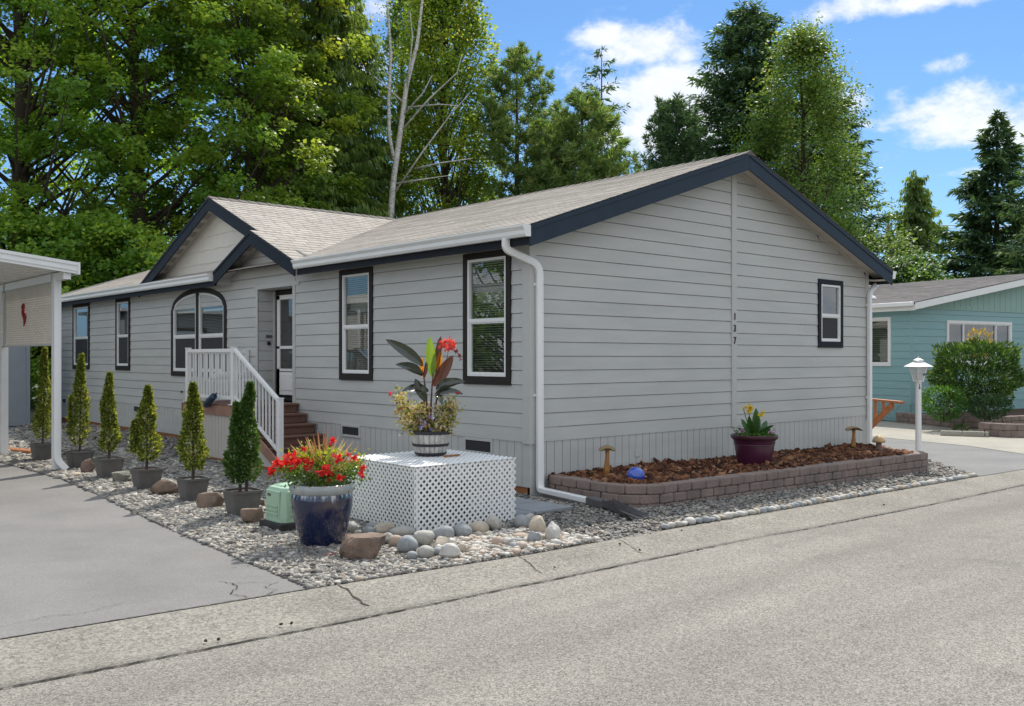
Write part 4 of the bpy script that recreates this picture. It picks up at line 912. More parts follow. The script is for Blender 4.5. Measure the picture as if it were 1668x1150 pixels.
def conifer(label, px, dep, H, R, base_h, seed, m, kind='fir', dens=1.0, trunk_r=.22, step=.42, nb=6, name='fir_tree', group=None, power=.8, cat='tree', sparse=0.0, leafk=1.0, lean=0.0):
    rng = np.random.default_rng(seed); x, y = at(px, dep) if dep else px; z0 = zg(x) - .05
    root = empty(name, (x, y, z0), label, cat, group)
    mb = MB(); mb.tube([(x, y, z0), (x + lean * .4, y, z0 + H * .5), (x + lean, y, z0 + H)], [trunk_r, trunk_r * .6, .02], 9)
    C, T_, Sd, Ln, Wd, Ti = [], [], [], [], [], []
    z = base_h
    while z < H - .1:
        t = (z - base_h) / (H - base_h); env = R * (1 - t) ** power
        if kind == 'pine': env = R * min(1, (1 - t) * 1.9 + .12) * (.75 + .25 * math.sin(t * 9))
        for b in range(nb):
            if rng.uniform() < sparse: continue
            a = rng.uniform(0, 6.283); L = max(.12, env * rng.uniform(.62, 1.12)); o = np.array([math.cos(a), math.sin(a), 0]); s = np.array([-math.sin(a), math.cos(a), 0])
            zz = z + rng.uniform(-.5, .5) * step; P0 = np.array([x + lean * zz / H, y, z0 + zz])
            if kind == 'fir': f = lambda u: P0 + o * L * u + np.array([0, 0, (-.30 * u + .20 * u * u) * L + (.35 * t) * L * u])
            elif kind == 'cedar':
                kd = rng.uniform(.05, .75); zo = rng.uniform(-.6, .6); f = lambda u, kd=kd, zo=zo, P0=P0, o=o, L=L: P0 + o * L * u + np.array([0, 0, zo * u + (-.10 * u - kd * u * u + .30 * u ** 3) * L])
            else: f = lambda u: P0 + o * L * u + np.array([0, 0, (.10 * u + .45 * u * u) * L])
            if L > .5: mb.tube([f(0), f(.5), f(.95)], [max(.012, trunk_r * .22 * (1 - t)), .012 + .01 * L * .5, .006], 4, cap=False)
            k = max(3, int(L / .13 * dens)); us = np.linspace(.12 if kind != 'pine' else .35, 1, k) + rng.normal(0, .01, k)
            for u in us:
                p = f(min(u, 1)); w = (1 - .65 * u) * L * .42 + .12
                if kind == 'pine':
                    nt = 1 if u < .9 else 2
                    for q in range(nt):
                        c = p + s * rng.normal(0, .35) * w + np.array([0, 0, rng.normal(.03, .08)]); nn_ = 16
                        dd = nrmz(nrmz(rng.normal(size=(nn_, 3))) + o * .55 + np.array([0, 0, .55])); C.append(np.repeat(c[None], nn_, 0)); T_.append(dd); Sd.append(sideof(rng, dd)); Ln.append(rng.uniform(.16, .30, nn_) * leafk); Wd.append(np.full(nn_, .04) * leafk); Ti.append(np.clip(rng.uniform(0, .5) + rng.uniform(0, .5, nn_), 0, 1))
                else:
                    for sg in (-1, 1):
                        nn_ = 3 if kind == 'fir' else 3
                        dn = .18 if kind == 'fir' else .9
                        j = rng.uniform(.05, .9, nn_)[:, None] if kind == 'fir' else rng.uniform(0, .8, nn_)[:, None]
                        d0 = nrmz(o * .75 + s * sg * .8 + np.array([0, 0, -.12])); c = p + d0 * w * j
                        if kind == 'fir': dd = nrmz(np.repeat(d0[None], nn_, 0) + rng.normal(0, .42, (nn_, 3)) + np.array([0, 0, -dn])); ln = (.24 + .10 * w) * rng.uniform(.6, 1.3, nn_); wd_ = .075 * rng.uniform(.7, 1.2, nn_)
                        else: dd = nrmz(o * .35 + rng.normal(0, .22, (nn_, 3)) + np.array([0, 0, -dn])); ln = rng.uniform(.22, .5, nn_); wd_ = rng.uniform(.06, .12, nn_)
                        C.append(c); T_.append(dd); Sd.append(nrmz(np.cross(dd, rng.normal(0, .5, (nn_, 3)) + np.array([.3, .2, 1.0 if kind == 'fir' else .2]) + o * .6))); Ln.append(ln * leafk); Wd.append(wd_ * leafk); Ti.append(np.clip(rng.uniform(0, .55) + rng.uniform(0, .35, nn_) + .2 * (u > .85), 0, 1))
        z += step * (.75 + .5 * (1 - t))
    V = kites(np.concatenate(C), np.concatenate(T_), np.concatenate(Sd), np.concatenate(Ln), np.concatenate(Wd), 0, .4)
    mb.build('trunk', M['bark_br'], root, smooth=True); leaves_obj('crown', V, m, np.concatenate(Ti), root); return root

# ------------------------------------------------------------------ trees behind the homes
G1 = 'tall trees behind the grey home'
bl = broadleaf
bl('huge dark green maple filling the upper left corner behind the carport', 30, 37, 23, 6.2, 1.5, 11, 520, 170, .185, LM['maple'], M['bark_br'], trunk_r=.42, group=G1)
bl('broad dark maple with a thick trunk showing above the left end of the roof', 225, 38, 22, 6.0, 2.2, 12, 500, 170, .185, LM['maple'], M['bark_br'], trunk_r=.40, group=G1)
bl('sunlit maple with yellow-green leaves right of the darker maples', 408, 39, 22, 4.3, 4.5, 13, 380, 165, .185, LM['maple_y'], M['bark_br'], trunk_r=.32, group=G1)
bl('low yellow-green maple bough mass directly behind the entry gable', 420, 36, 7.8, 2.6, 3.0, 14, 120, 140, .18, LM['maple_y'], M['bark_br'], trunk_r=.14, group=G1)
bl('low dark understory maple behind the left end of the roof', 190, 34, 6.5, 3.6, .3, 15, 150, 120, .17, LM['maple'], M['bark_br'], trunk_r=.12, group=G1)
bl('dark leafy understory tree seen past the carport lattice', 40, 33, 6.5, 3.6, .2, 16, 150, 120, .17, LM['maple'], M['bark_br'], trunk_r=.12, group=G1)
cf = conifer
cf('tall drooping cedar between the maples and the birch', 520, 43, 25, 4.0, 1, 21, LM['cedar'], 'cedar', 1.0, .34, .36, 8, 'cedar_tree', G1, .55)
cf('lower drooping cedar beside the birch trunk', 582, 47, 19.5, 4.0, .5, 22, LM['cedar'], 'cedar', 1.0, .28, .34, 8, 'cedar_tree', G1, .6)
cf('cedar standing dark behind the sunlit maple', 462, 46, 21, 3.6, .5, 23, LM['cedar'], 'cedar', .9, .28, .4, 7, 'cedar_tree', G1, .6)
# birch: white forked trunk with bare limbs
bx, by = at(632, 44); birch = empty('birch_tree', (bx, by, -.2), 'white-barked birch with a forked trunk and long bare limbs', 'tree', G1)
mb = MB()
def dp(px, py, dep=44.0): p = CAM + FW * dep + RT * dep * (px - 834) / 1540 + np.array([0, 0, dep * (583 - py) / 1540]); return tuple(p)
mb.tube([dp(634, 640), dp(636, 420), dp(637, 340), dp(642, 285), dp(652, 215), dp(662, 140), dp(680, 70), dp(688, 0), dp(694, -60)], [.18, .165, .155, .14, .125, .105, .085, .06, .03], 9)
mb.tube([dp(642, 262), dp(634, 220), dp(633, 160), dp(637, 90), dp(632, 20), dp(630, -40)], [.10, .09, .08, .07, .05, .03], 7)
for pl in ([(640, 318), (690, 245), (735, 185), (765, 152)], [(652, 215), (700, 160), (745, 118), (752, 90)], [(655, 190), (690, 150), (704, 122)], [(676, 275), (720, 265), (770, 258)], [(655, 165), (622, 135), (585, 105)], [(640, 300), (690, 292), (730, 286)], [(662, 150), (672, 60), (668, 20)], [(665, 175), (715, 170), (745, 172)]):
    k = len(pl); mb.tube([dp(a, b, 44 - .5 * i) for i, (a, b) in enumerate(pl)], [.055 - .04 * i / (k - 1) for i in range(k)], 6)
mb.build('trunk', M['bark_bi'], birch, smooth=True)
rngb = np.random.default_rng(5); cs = []
for (a, b) in [(690, 20), (700, 60), (670, 40), (640, 30), (625, 10), (650, 90), (715, 95), (745, 60), (610, 60)]:
    c = np.array(dp(a, b)); cs.append(c + rngb.normal(0, .55, (70, 3)))
c = np.concatenate(cs); td = rdir(rngb, len(c), -.4); leaves_obj('crown', kites(c, td, sideof(rngb, td), .12, .09, .1), LM['maple_y'], rngb.uniform(0, 1, len(c)), birch)
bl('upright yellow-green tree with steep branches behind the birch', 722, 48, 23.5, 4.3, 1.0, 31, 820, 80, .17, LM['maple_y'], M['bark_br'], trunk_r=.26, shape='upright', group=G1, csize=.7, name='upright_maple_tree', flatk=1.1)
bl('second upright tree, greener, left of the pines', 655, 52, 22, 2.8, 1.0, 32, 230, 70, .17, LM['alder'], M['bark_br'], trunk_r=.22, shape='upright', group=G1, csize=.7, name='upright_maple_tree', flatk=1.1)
cf('tall open pine with bare inner branches left of the cloud', 842, 46, 17.0, 3.9, .5, 41, LM['pine'], 'pine', 1.0, .26, .5, 6, 'pine_tree', G1, sparse=.1, leafk=1.35)
cf('shorter bright pine with upturned tufts behind the main ridge', 948, 43, 13.7, 4.5, .3, 42, LM['pine'], 'pine', 1.0, .22, .42, 8, 'pine_tree', G1, leafk=1.35)
cf('small bushy pine in the gap between the two tall pines', 893, 45, 13.2, 3.4, .3, 43, LM['pine'], 'pine', .9, .18, .45, 6, 'pine_tree', G1, leafk=1.35)
cf('thin sparse spruce rising dark against the cloud', 980, 58, 20.8, 3.4, 5, 44, LM['fir'], 'fir', .7, .2, .75, 4, 'spruce_tree', G1, .62, sparse=.15, leafk=1.35)
cf('dense dark green pine left of the roof apex', 1095, 50, 15.4, 3.6, 1, 45, LM['fir'], 'pine', .9, .22, .42, 7, 'pine_tree', G1, leafk=1.5)
cf('small dark pine just left of the roof apex', 1150, 50, 12.4, 3.0, 1, 46, LM['fir'], 'pine', .9, .18, .42, 6, 'pine_tree', G1, leafk=1.5)
cf('tallest dark fir behind the roof apex', 1218, 56, 22.8, 6.2, 1, 47, LM['fir'], 'fir', 1.0, .34, .40, 9, 'fir_tree', G1, .5, leafk=1.5)
cf('dark fir half hidden behind the sunlit alder', 1345, 62, 21, 5.8, 1, 48, LM['fir'], 'fir', .9, .3, .45, 8, 'fir_tree', G1, .62, leafk=1.6)
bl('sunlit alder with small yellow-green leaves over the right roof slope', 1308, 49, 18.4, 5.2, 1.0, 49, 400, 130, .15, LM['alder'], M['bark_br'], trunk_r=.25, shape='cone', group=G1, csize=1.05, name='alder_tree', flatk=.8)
bl('low leafy tree behind the pines at the ridge', 770, 50, 11, 3.4, .5, 50, 170, 80, .18, LM['alder'], M['bark_br'], group=G1, name='alder_tree', trunk_r=.15)
bl('low leafy tree behind the roof left of the apex', 1035, 56, 11.5, 3.2, .5, 51, 150, 80, .18, LM['maple'], M['bark_br'], group=G1, name='alder_tree', trunk_r=.15)
G2 = 'trees beyond the teal home'
cf('narrow dark cedar behind the utility pole', 1492, 62, 14.2, 4.2, .5, 61, LM['cedar'], 'cedar', 1.0, .25, .3, 8, 'cedar_tree', G2, .68)
bl('bright green leafy tree below the street light', 1480, 52, 7.4, 2.9, .5, 62, 200, 100, .15, LM['fresh'], M['bark_br'], group=G2, name='leafy_tree', trunk_r=.12)
bl('low yellow-green bush peeking over the far roof', 1545, 60, 6.9, 1.6, .5, 66, 60, 80, .17, LM['alder'], M['bark_br'], group=G2, name='leafy_tree', trunk_r=.1)
cf('tall pointed fir above the teal home roof', 1624, 54, 15.9, 5.0, 1.0, 63, LM['fir'], 'fir', 1.3, .26, .55, 9, 'fir_tree', G2, .8, leafk=1.7)
cf('fir cut off by the right edge of the view', 1705, 46, 14.6, 3.2, 1, 64, LM['fir'], 'fir', 1.0, .24, .5, 6, 'fir_tree', G2, .7, leafk=1.3)
cf('dark fir low behind the teal roof at the right edge', 1665, 60, 11.5, 3.4, .5, 65, LM['fir'], 'fir', 1.0, .24, .5, 6, 'fir_tree', G2, .7, leafk=1.4)
# ------------------------------------------------------------------ power pole, lines, street light
gm = mat('weathered_pole', (.16, .12, .09), .9, .3, 8); wm_ = mat('wire_grey', (.55, .55, .52), .5, .05)
def dq(px, py, dep): return np.array(dp(px, py, dep))
px_, py_ = at(1447, 66); pole = empty('utility_pole', (px_, py_, -.3), 'brown wooden utility pole with a crossarm behind the grey roof', 'utility pole')
t = dq(1447, 366, 66); MB().tube([(px_, py_, -.3), tuple(t)], [.2, .14], 10).build('shaft', gm, pole, smooth=True)
a, b = dq(1438, 377, 66), dq(1458, 379, 65.6); MB().bar(a, b, .1, .12).build('crossarm', gm, pole)
mb = MB(); c = dq(1455, 404, 65.6); mb.tube([tuple(c - np.array([0, 0, .42])), tuple(c + np.array([0, 0, .36])), tuple(c + np.array([0, 0, .42]))], [.2, .2, .12], 14); mb.build('transformer', mat('pale_blue_metal', (.33, .45, .46), .5), pole, smooth=True, sharp=40)
a = dq(1452, 434, 65.6); b = dq(1480, 421.5, 63); c = dq(1488, 419.5, 62.6); d = dq(1496, 421.5, 62.2)
MB().tube([tuple(a), tuple(b), tuple(c)], [.07, .05, .045], 8).build('light_arm', M['white'], pole, smooth=True)
MB().tube([tuple(c), tuple((c + d) / 2), tuple(d)], [.07, .11, .05], 8).build('lamp_head', M['white'], pole, smooth=True)
for i, (ya, yb) in enumerate(((364, 353), (370, 357.5), (375, 366), (427, 427), (456, 451))):
    p, q = dq(1449, ya, 65.8), dq(1950, yb - (ya - yb) * .8, 60); pts = []
    for k in range(13): u = k / 12; s_ = -1.1 * 4 * u * (1 - u) * (.4 if i < 3 else .25); pts.append(tuple(p * (1 - u) + q * u + np.array([0, 0, s_])))
    w = MB().tube(pts, .028, 5, cap=False).build('power_line', wm_, org=pts[0], smooth=True)
    tag(w, ['topmost wire running right from the utility pole', 'second wire from the top on the utility pole', 'third wire from the top, at crossarm height', 'thick lower cable between pole and fir', 'lowest cable just above the teal home roof'][i], 'power line', 'wires strung from the utility pole')

# ------------------------------------------------------------------ teal neighbour home (built in its own axes)
nb = empty('neighbor_home', (19.86, 4.7, -.25), 'teal lap-sided home with white trim and a low grey shingle roof', 'house', rz=rad(-10.7))
H_ = 3.5; NP = .168
mb = MB(); NPY = lambda x, z: np.array([x, 0.0, z]); NPX = lambda y, z: np.array([0.0, y, z])
siding(mb, NPY, (0, -1, 0), .0, 10, .55, 3.42, [(1.75, 5.05, 1.75, 3.03)], ch=.225)
siding(mb, NPX, (-1, 0, 0), .0, 14, .55, 3.42, [(.72, 2.2, 1.72, 3.12)], ch=.225)
mb.build('siding_wall', M['teal'], nb, local=True)
mb = MB(); skirt(mb, NPY, (0, -1, 0), 0, 10, 0, .55, .13); mb.build('skirting', M['teal'], nb, local=True)
mb = MB(); mb.box((0, 0, 0), (.02, 14, .55)); rs = random.Random(3)
z = .0
while z < .55:
    y = 0
    while y < 3.5:
        w = rs.uniform(.2, .5); h = .09; mb.box((-.02 - rs.uniform(0, .02), y + .006, z + .006), (-.001, y + w - .006, min(z + h, .55))); y += w
    z += .09
mb.build('stone_skirting', M['teal'], nb, local=True)
mb = MB()
for k in range(28):
    x0_ = .30 * k - .0; x1_ = x0_ + .285
    za, zb = 3.46 + NP * x0_, 3.46 + NP * x1_
    mb.prism([(x0_ + .3, -.012, 3.44), (x1_ + .3, -.012, 3.44), (x1_ + .3, -.012, zb + .15), (x0_ + .3, -.012, za + .15)], (0, .012, 0))
mb.poly([(0, -.004, 3.4), (10, -.004, 3.4), (10, -.004, 3.46 + NP * 10), (0, -.004, 3.5)]); mb.box((0, -.03, 3.40), (10, 0, 3.45))
mb.build('gable_boards', M['mint'], nb, local=True)
MB().box((-.02, -.02, .5), (.07, .0, 3.4)).build('corner_board', M['teal'], nb, local=True)
MB().box((2.9, -.02, 3.55), (3.12, -.012, 3.95)).build('gable_vent', M['mint'], nb, local=True)
Q, U = [], []
def nslope(x0_, x1_):
    za, zb = 3.62 + NP * x0_, 3.62 + NP * x1_; slope(Q, U, (x0_, -.42, za), (x0_, 15, za), (x1_ - x0_, 0, zb - za), int((x1_ - x0_) / .17))
nslope(-.32, 7.2)
slope(Q, U, (14.6, -.42, 3.62 + NP * -.2), (14.6, 15, 3.62 + NP * -.2), (-7.4, 0, NP * 7.4), 43)
V = np.array([p for q in Q for p in q]); me = fast_mesh('roof', V, np.arange(len(V)).reshape(-1, 4)); uv = me.uv_layers.new(name='uv'); uv.data.foreach_set('uv', np.array([u for q in U for u in q], np.float32).ravel()); me.materials.append(M['shingle_n']); nroof = link_mesh('roof', me, nb)
mb = MB(); mb.prism([(-.34, -.43, 3.60 + NP * -.34), (7.2, -.43, 3.60 + NP * 7.2), (7.2, -.43, 3.40 + NP * 7.2), (-.34, -.43, 3.40 + NP * -.34)], (0, .03, 0)); mb.build('fascia', M['white'], nb, local=True)
mb = MB(); mb.prism([(-.30, -.4, 3.47 + NP * -.3), (7.2, -.4, 3.47 + NP * 7.2), (7.2, 0, 3.47 + NP * 7.2), (-.30, 0, 3.47 + NP * -.3)], (0, 0, .02)); mb.box((-.30, -.4, 3.38), (.02, 15, 3.40)); mb.build('soffit', M['white'], nb, local=True)
mb = MB(); mb.box((-.45, -.36, 3.44), (-.32, 15, 3.57)); mb.build('gutter', M['white'], nb, local=True, bevel=.02)
MB().box((-.32, -.38, 3.32), (-.29, 15, 3.5)).build('fascia', M['white'], nb, local=True)
TN = lambda u, z, d: (u, -d, z)
def nwin(T, u0, u1, z0, z1, muls):
    mb = MB(); rect_frame(mb, T, u0, u1, z0, z1, .09, .0, .045); w = mb.build('window', M['vinyl'], nb, local=True)
    mb = MB(); rect_frame(mb, T, u0 + .09, u1 - .09, z0 + .09, z1 - .09, .03, -.02, .02)
    for u in muls: mb.box(T(u - .03, z0 + .09, -.02), T(u + .03, z1 - .09, .03))
    mb.build('sash_frame', M['vinyl'], w, local=True)
    MB().quad(T(u0 + .09, z0 + .09, -.01), T(u1 - .09, z0 + .09, -.01), T(u1 - .09, z1 - .09, -.01), T(u0 + .09, z1 - .09, -.01)).build('glass_pane', M['glass'], w, local=True)
    return w
w = nwin(TN, 1.70, 5.10, 1.70, 3.08, (2.55, 4.25))
TNX = lambda u, z, d: (-d, u, z)
w2 = nwin(TNX, .67, 2.25, 1.67, 3.17, (1.55,))
mb = MB(); z = 3.05
while z > 1.8: mb.add([(.08, .76, z), (.08, 2.16, z), (.04, 2.16, z + .02), (.04, .76, z + .02)], [(0, 1, 2, 3)]); z -= .06
mb.build('blind', M['blind'], w2, local=True)
mb = MB()
for (a, b) in (((.01, .3, 1.4), (1.25, 2.6, 3.3)), ((1.3, .01, 1.4), (5.5, 1.8, 3.3))):
    mb = MB()
    X0, Y0_, Z0_ = a; X1, Y1_, Z1_ = b; ps = [(X0, Y0_, Z0_), (X1, Y0_, Z0_), (X1, Y1_, Z0_), (X0, Y1_, Z0_), (X0, Y0_, Z1_), (X1, Y0_, Z1_), (X1, Y1_, Z1_), (X0, Y1_, Z1_)]
    fcs = [(0, 1, 2, 3), (4, 7, 6, 5), (1, 5, 6, 2), (2, 6, 7, 3), (3, 7, 4, 0), (0, 4, 5, 1)]  # floor, ceiling, far x, far y, near x, near y
    fcs.pop(4 if X0 < .1 else 5); mb.add(ps, fcs); mb.build('room_interior', M['interior'], nb, local=True)
mb = MB(); mb.lathe([(.0, .16), (.05, .16), (.17, .10), (.22, .04), (.22, .0)], (1.2, 2.4, 3.62 + NP * 1.2), 20); mb.build('roof_vent', M['white'], nroof, local=True, smooth=True)
# golden reflection in the big front window is built as a leaf clump
# ------------------------------------------------------------------ stairs rail in cedar beside the grey home
cr = empty('cedar_rail', at(1440, 19.5) + (-.2,), 'orange stained cedar rail bracket poking out past the right corner of the grey home', 'railing')
P1, P2 = dq(1402, 649, 20.3), dq(1469, 655.5, 18.6); MB().bar(P1, P2, .12, .045).build('top_rail', M['orangewood'], cr)
MB().bar(dq(1405, 708, 20.2), dq(1454, 659, 18.9), .05, .12).build('brace', M['orangewood'], cr)
for px, pb in ((1418, 694), (1426, 684), (1439, 672)): MB().bar(dq(px, 652, 20.2 - (px - 1402) * .025), dq(px, pb, 20.2 - (px - 1402) * .025), .045, .045).build('rail_upright', M['orangewood'], cr)
MB().bar(dq(1410, 650, 20.1), dq(1410, 712, 20.1), .09, .09).build('rail_post', M['orangewood'], cr)

# ------------------------------------------------------------------ block planter in front of the gable
def block_wall(name, label, path, ncourse, h, blen, z_of, org, dep=.2, seed=1, cat='retaining wall', closed=False, setback=.0, m=None, group=None):
    rb = random.Random(seed); P = [np.array(p, float) for p in path]; seg = [np.linalg.norm(b - a) for a, b in zip(P[:-1], P[1:])]; Lt = sum(seg); mb = MB()
    def pt(s):
        s = max(0, min(Lt - 1e-6, s))
        for (a, b), L in zip(zip(P[:-1], P[1:]), seg):
            if s <= L: d = (b - a) / L; return a + d * s, d
            s -= L
    for c in range(ncourse):
        s = -(c % 2) * blen * .5
        while s < Lt - .02:
            w = blen * rb.uniform(.9, 1.06); a, b = max(s, 0), min(s + w, Lt); s += w
            if b - a < .04: continue
            p0, _ = pt(a + .006); p1, _ = pt(b - .006); d = p1 - p0; d /= np.linalg.norm(d) + 1e-9; n = np.array([d[1], -d[0]]); q = rb.uniform(-.008, .008); zt0 = z_of((p0[0] + p1[0]) / 2) - c * h; zb_ = zt0 - h + .006
            ch = .014; f = n * (.0 + q); bk = -n * dep
            tp = [p0 + d * ch + f, p1 - d * ch + f, p1 + bk - d * .01, p0 + bk + d * .01]
            pr = [(p0 + f - n * ch, p0 + d * ch + f), (p1 - d * ch + f, p1 + f - n * ch)]
            ring = [p0 + f - n * ch, p0 + d * ch + f, p1 - d * ch + f, p1 + f - n * ch, p1 + bk, p0 + bk]
            ins = [x + (np.mean(ring, 0) - x) * .07 for x in ring]; jz = [rb.uniform(-.003, .003) for _ in ring]
            vs = [(*x, zb_) for x in ins] + [(*x, zb_ + ch) for x in ring] + [(*x, zt0 - ch) for x in ring] + [(*x, zt0 + j) for x, j in zip(ins, jz)]
            fs = [tuple(range(6))[::-1], tuple(range(18, 24))] + [(r * 6 + i, r * 6 + (i + 1) % 6, (r + 1) * 6 + (i + 1) % 6, (r + 1) * 6 + i) for r in range(3) for i in range(6)]
            mb.add(vs, fs)
    o = mb.build(name, m or M['blockwall'], org=org); tag(o, label, cat, group); return o
ZP = lambda x: .238 - .012 * x
block_wall('planter_wall', 'low curved wall of brown-grey concrete blocks around the bark bed', [(.22, -.10), (.15, -.7), (.17, -1.25), (.32, -1.48), (.6, -1.58), (3.6, -1.60), (7.2, -1.60), (7.42, -1.45), (7.62, -.9), (7.85, -.14)][::1], 4, .108, .255, ZP, (3.5, -1.5, 0), seed=5)
BP = [(.3, -.02), (.25, -.7), (.3, -1.22), (.55, -1.42), (7.2, -1.45), (7.45, -.9), (7.72, -.02)]
import bmesh
def flatpoly(name, pts, zf, m, org):
    bm = bmesh.new(); bm.faces.new([bm.verts.new((x, y, 0)) for x, y in pts]); bmesh.ops.triangulate(bm, faces=bm.faces[:])
    for v in bm.verts: v.co.z = zf(v.co.x)
    me = bpy.data.meshes.new(name); bm.to_mesh(me); bm.free(); me.transform(Matrix.Translation(-Vector(org))); me.materials.append(m); return link_mesh(name, me, None, org)
tag(flatpoly('planter_soil', BP, lambda x: ZP(x) - .05, M['soil'], (3.5, -.8, .15)), 'dark soil bed inside the block planter', 'soil', kind='stuff')
M['bark'] = attrmat('bark_chips', [(.03, .012, .007), (.075, .028, .013), (.14, .055, .025), (.22, .095, .045), (.38, .21, .11)], .9, .25, 90, bump=.4)
n = 38000; X = rng.uniform(0, 7.9, n); Y = rng.uniform(-1.5, 0, n); k = inpoly(X, Y, BP); X, Y = X[k], Y[k]
s_ = .036 * rng.lognormal(0, .4, len(X)); Z = ZP(X) - .045 + rng.uniform(0, .035, len(X)) + .03 * np.sin(X * 2.3) * np.sin(Y * 4)
o = chips('bark_mulch', X, Y, Z, s_, (1.7, .8, .4), M['bark'], rng, rng.uniform(size=len(X)) ** 1.3 * .95, .7); tag(o, 'red-brown bark chips filling the block planter', 'bark mulch', kind='stuff')
# neighbour planters
nz = lambda x: -.25 + .30
block_wall('planter_wall', 'curved block edging in front of the teal home shrubs', [(19.3, 4.9), (18.7, 3.7), (18.1, 2.75), (18.3, 2.2), (19.4, 1.9), (21.5, 1.35), (25, .5)], 3, .13, .36, lambda x: .06, (19, 2.5, 0), dep=.25, seed=8)
tag(flatpoly('planter_soil', [(19.6, 5.1), (18.9, 3.7), (18.4, 2.7), (18.6, 2.4), (19.5, 2.1), (26, .8), (26.5, 3.5), (20, 4.7)], lambda x: .0, M['soil'], (19.5, 3, 0)), 'soil bed under the shrubs of the teal home', 'soil', kind='stuff')
block_wall('planter_wall', 'short sunlit block wall at the right edge of the view', [(16.25, 1.3), (16.1, .6), (16.9, -.3), (19, -.9)], 2, .16, .34, lambda x: .08, (16.3, 0, 0), dep=.25, seed=9)
block_wall('block_edging', 'low pale block strip lying between driveway and the right planter', [(15.5, 1.9), (15.9, .9)], 1, .12, .5, lambda x: -.12, (15.6, 1.4, -.2), dep=.2, seed=10, m=M['conc'], cat='edging')

def bush(name, label, c, r, n, leaf, m, seed, cat='shrub', group=None, lw=.45, up=.3, stems=True, lumps=9):
    rng = np.random.default_rng(seed); c = np.array(c, float); r = np.array(r, float); root = empty(name, (c[0], c[1], c[2] - r[2]), label, cat, group)
    lc = nrmz(rng.normal(size=(lumps, 3))) * .45; q = nrmz(rng.normal(size=(n, 3))); q[:, 2] = q[:, 2] * .9 + .08
    rad_ = rng.uniform(.55, 1.0, n)[:, None] ** .5; bump = 1 + .12 * np.sin(q[:, :1] * 7 + seed) * np.cos(q[:, 1:2] * 6) + .10 * np.sin(q[:, 2:3] * 9 + 2)
    pos = c + q * rad_ * bump * r; outd = nrmz(q); td = nrmz(outd + rng.normal(0, .6, (n, 3)) + np.array([0, 0, up])); sd_ = nrmz(np.cross(td, outd + rng.normal(0, .5, (n, 3))))
    L = leaf * rng.uniform(.6, 1.25, n); leaves_obj('foliage', kites(pos, td, sd_, L, L * lw, .1), m, np.clip(rng.uniform(0, .7, n) + .3 * (rad_[:, 0] > .97), 0, 1), root)
    if stems:
        mb = MB()
        for i in range(7):
            a = i * .9; mb.tube([(c[0], c[1], c[2] - r[2]), (c[0] + r[0] * .3 * math.cos(a), c[1] + r[1] * .3 * math.sin(a), c[2] - r[2] * .3), (c[0] + r[0] * .6 * math.cos(a), c[1] + r[1] * .6 * math.sin(a), c[2] + r[2] * .3)], [.025, .018, .008], 5)
        mb.build('stems', M['bark_br'], root)
    return root
def bc(px, py, dep): return tuple(dq(px, py, dep))
bush('laurel_shrub', 'large rounded glossy green shrub covering the teal home window', bc(1591, 613, 25.6), (1.25, 1.1, 1.02), 9500, .13, LM['laurel'], 71, lw=.36, up=.5)
bush('leafy_shrub', 'low bright green shrub left of the large glossy one', bc(1538, 657, 24.6), (.62, .55, .48), 2300, .085, LM['fresh'], 72, up=-.1)
bush('leafy_shrub', 'low dark green shrub under the large glossy one', bc(1612, 663, 24.2), (.68, .5, .34), 2300, .07, LM['green_sh'], 73, up=-.1)
bush('weed_tuft', 'small weed tuft growing at the foot of the curved block edging', (17.4, 2.2, -.2), (.16, .14, .1), 160, .12, LM['fresh'], 74, 'weed', stems=False, lw=.15)
gl = bush('golden_reflection', 'golden yellow leaf clump standing in for a reflection in the big front window', bc(1596, 560, 26.0), (.6, .22, .42), 420, .12, leafmat('golden_reflection_leaf', [(.28, .19, .04), (.42, .31, .06), (.5, .38, .1)], .45), 75, lw=.25)  # leaf clump added in place of a golden reflection on the glass

# ------------------------------------------------------------------ left carport
cp = empty('carport', (-3.55, 6.4, 0), 'white metal carport roof edge with posts over the left driveway', 'carport')
SL = -.112
def cz(x): return 3.045 + SL * (x + 3.43)
mb = MB(); xs = [-3.40, -10.5]
prof2 = [(0, 0), (0, -.17), (.03, -.17), (.03, -.012), (.012, 0)]
mb.prism([(-3.42, 5.88, cz(-3.42)), (-10.5, 5.88, cz(-10.5)), (-10.5, 5.88, cz(-10.5) - .165), (-3.42, 5.88, cz(-3.42) - .165)], (0, .03, 0))
mb.prism([(-3.42, 5.862, cz(-3.42) - .0), (-10.5, 5.862, cz(-10.5) - .0), (-10.5, 5.862, cz(-10.5) - .045), (-3.42, 5.862, cz(-3.42) - .045)], (0, .018, 0))
mb.prism([(-3.42, 5.866, cz(-3.42) - .095), (-10.5, 5.866, cz(-10.5) - .095), (-10.5, 5.866, cz(-10.5) - .125), (-3.42, 5.866, cz(-3.42) - .125)], (0, .014, 0))
mb.build('front_fascia', M['white'], cp)
MB().prism([(-3.395, 5.85, cz(-3.4) + .004), (-3.395, 12.2, cz(-3.4) + .004), (-3.395, 12.2, cz(-3.4) - .17), (-3.395, 5.85, cz(-3.4) - .17)], (-.03, 0, 0)).build('side_gutter', M['white'], cp)
mb = MB(); y = 5.92                                                 # ribbed pans
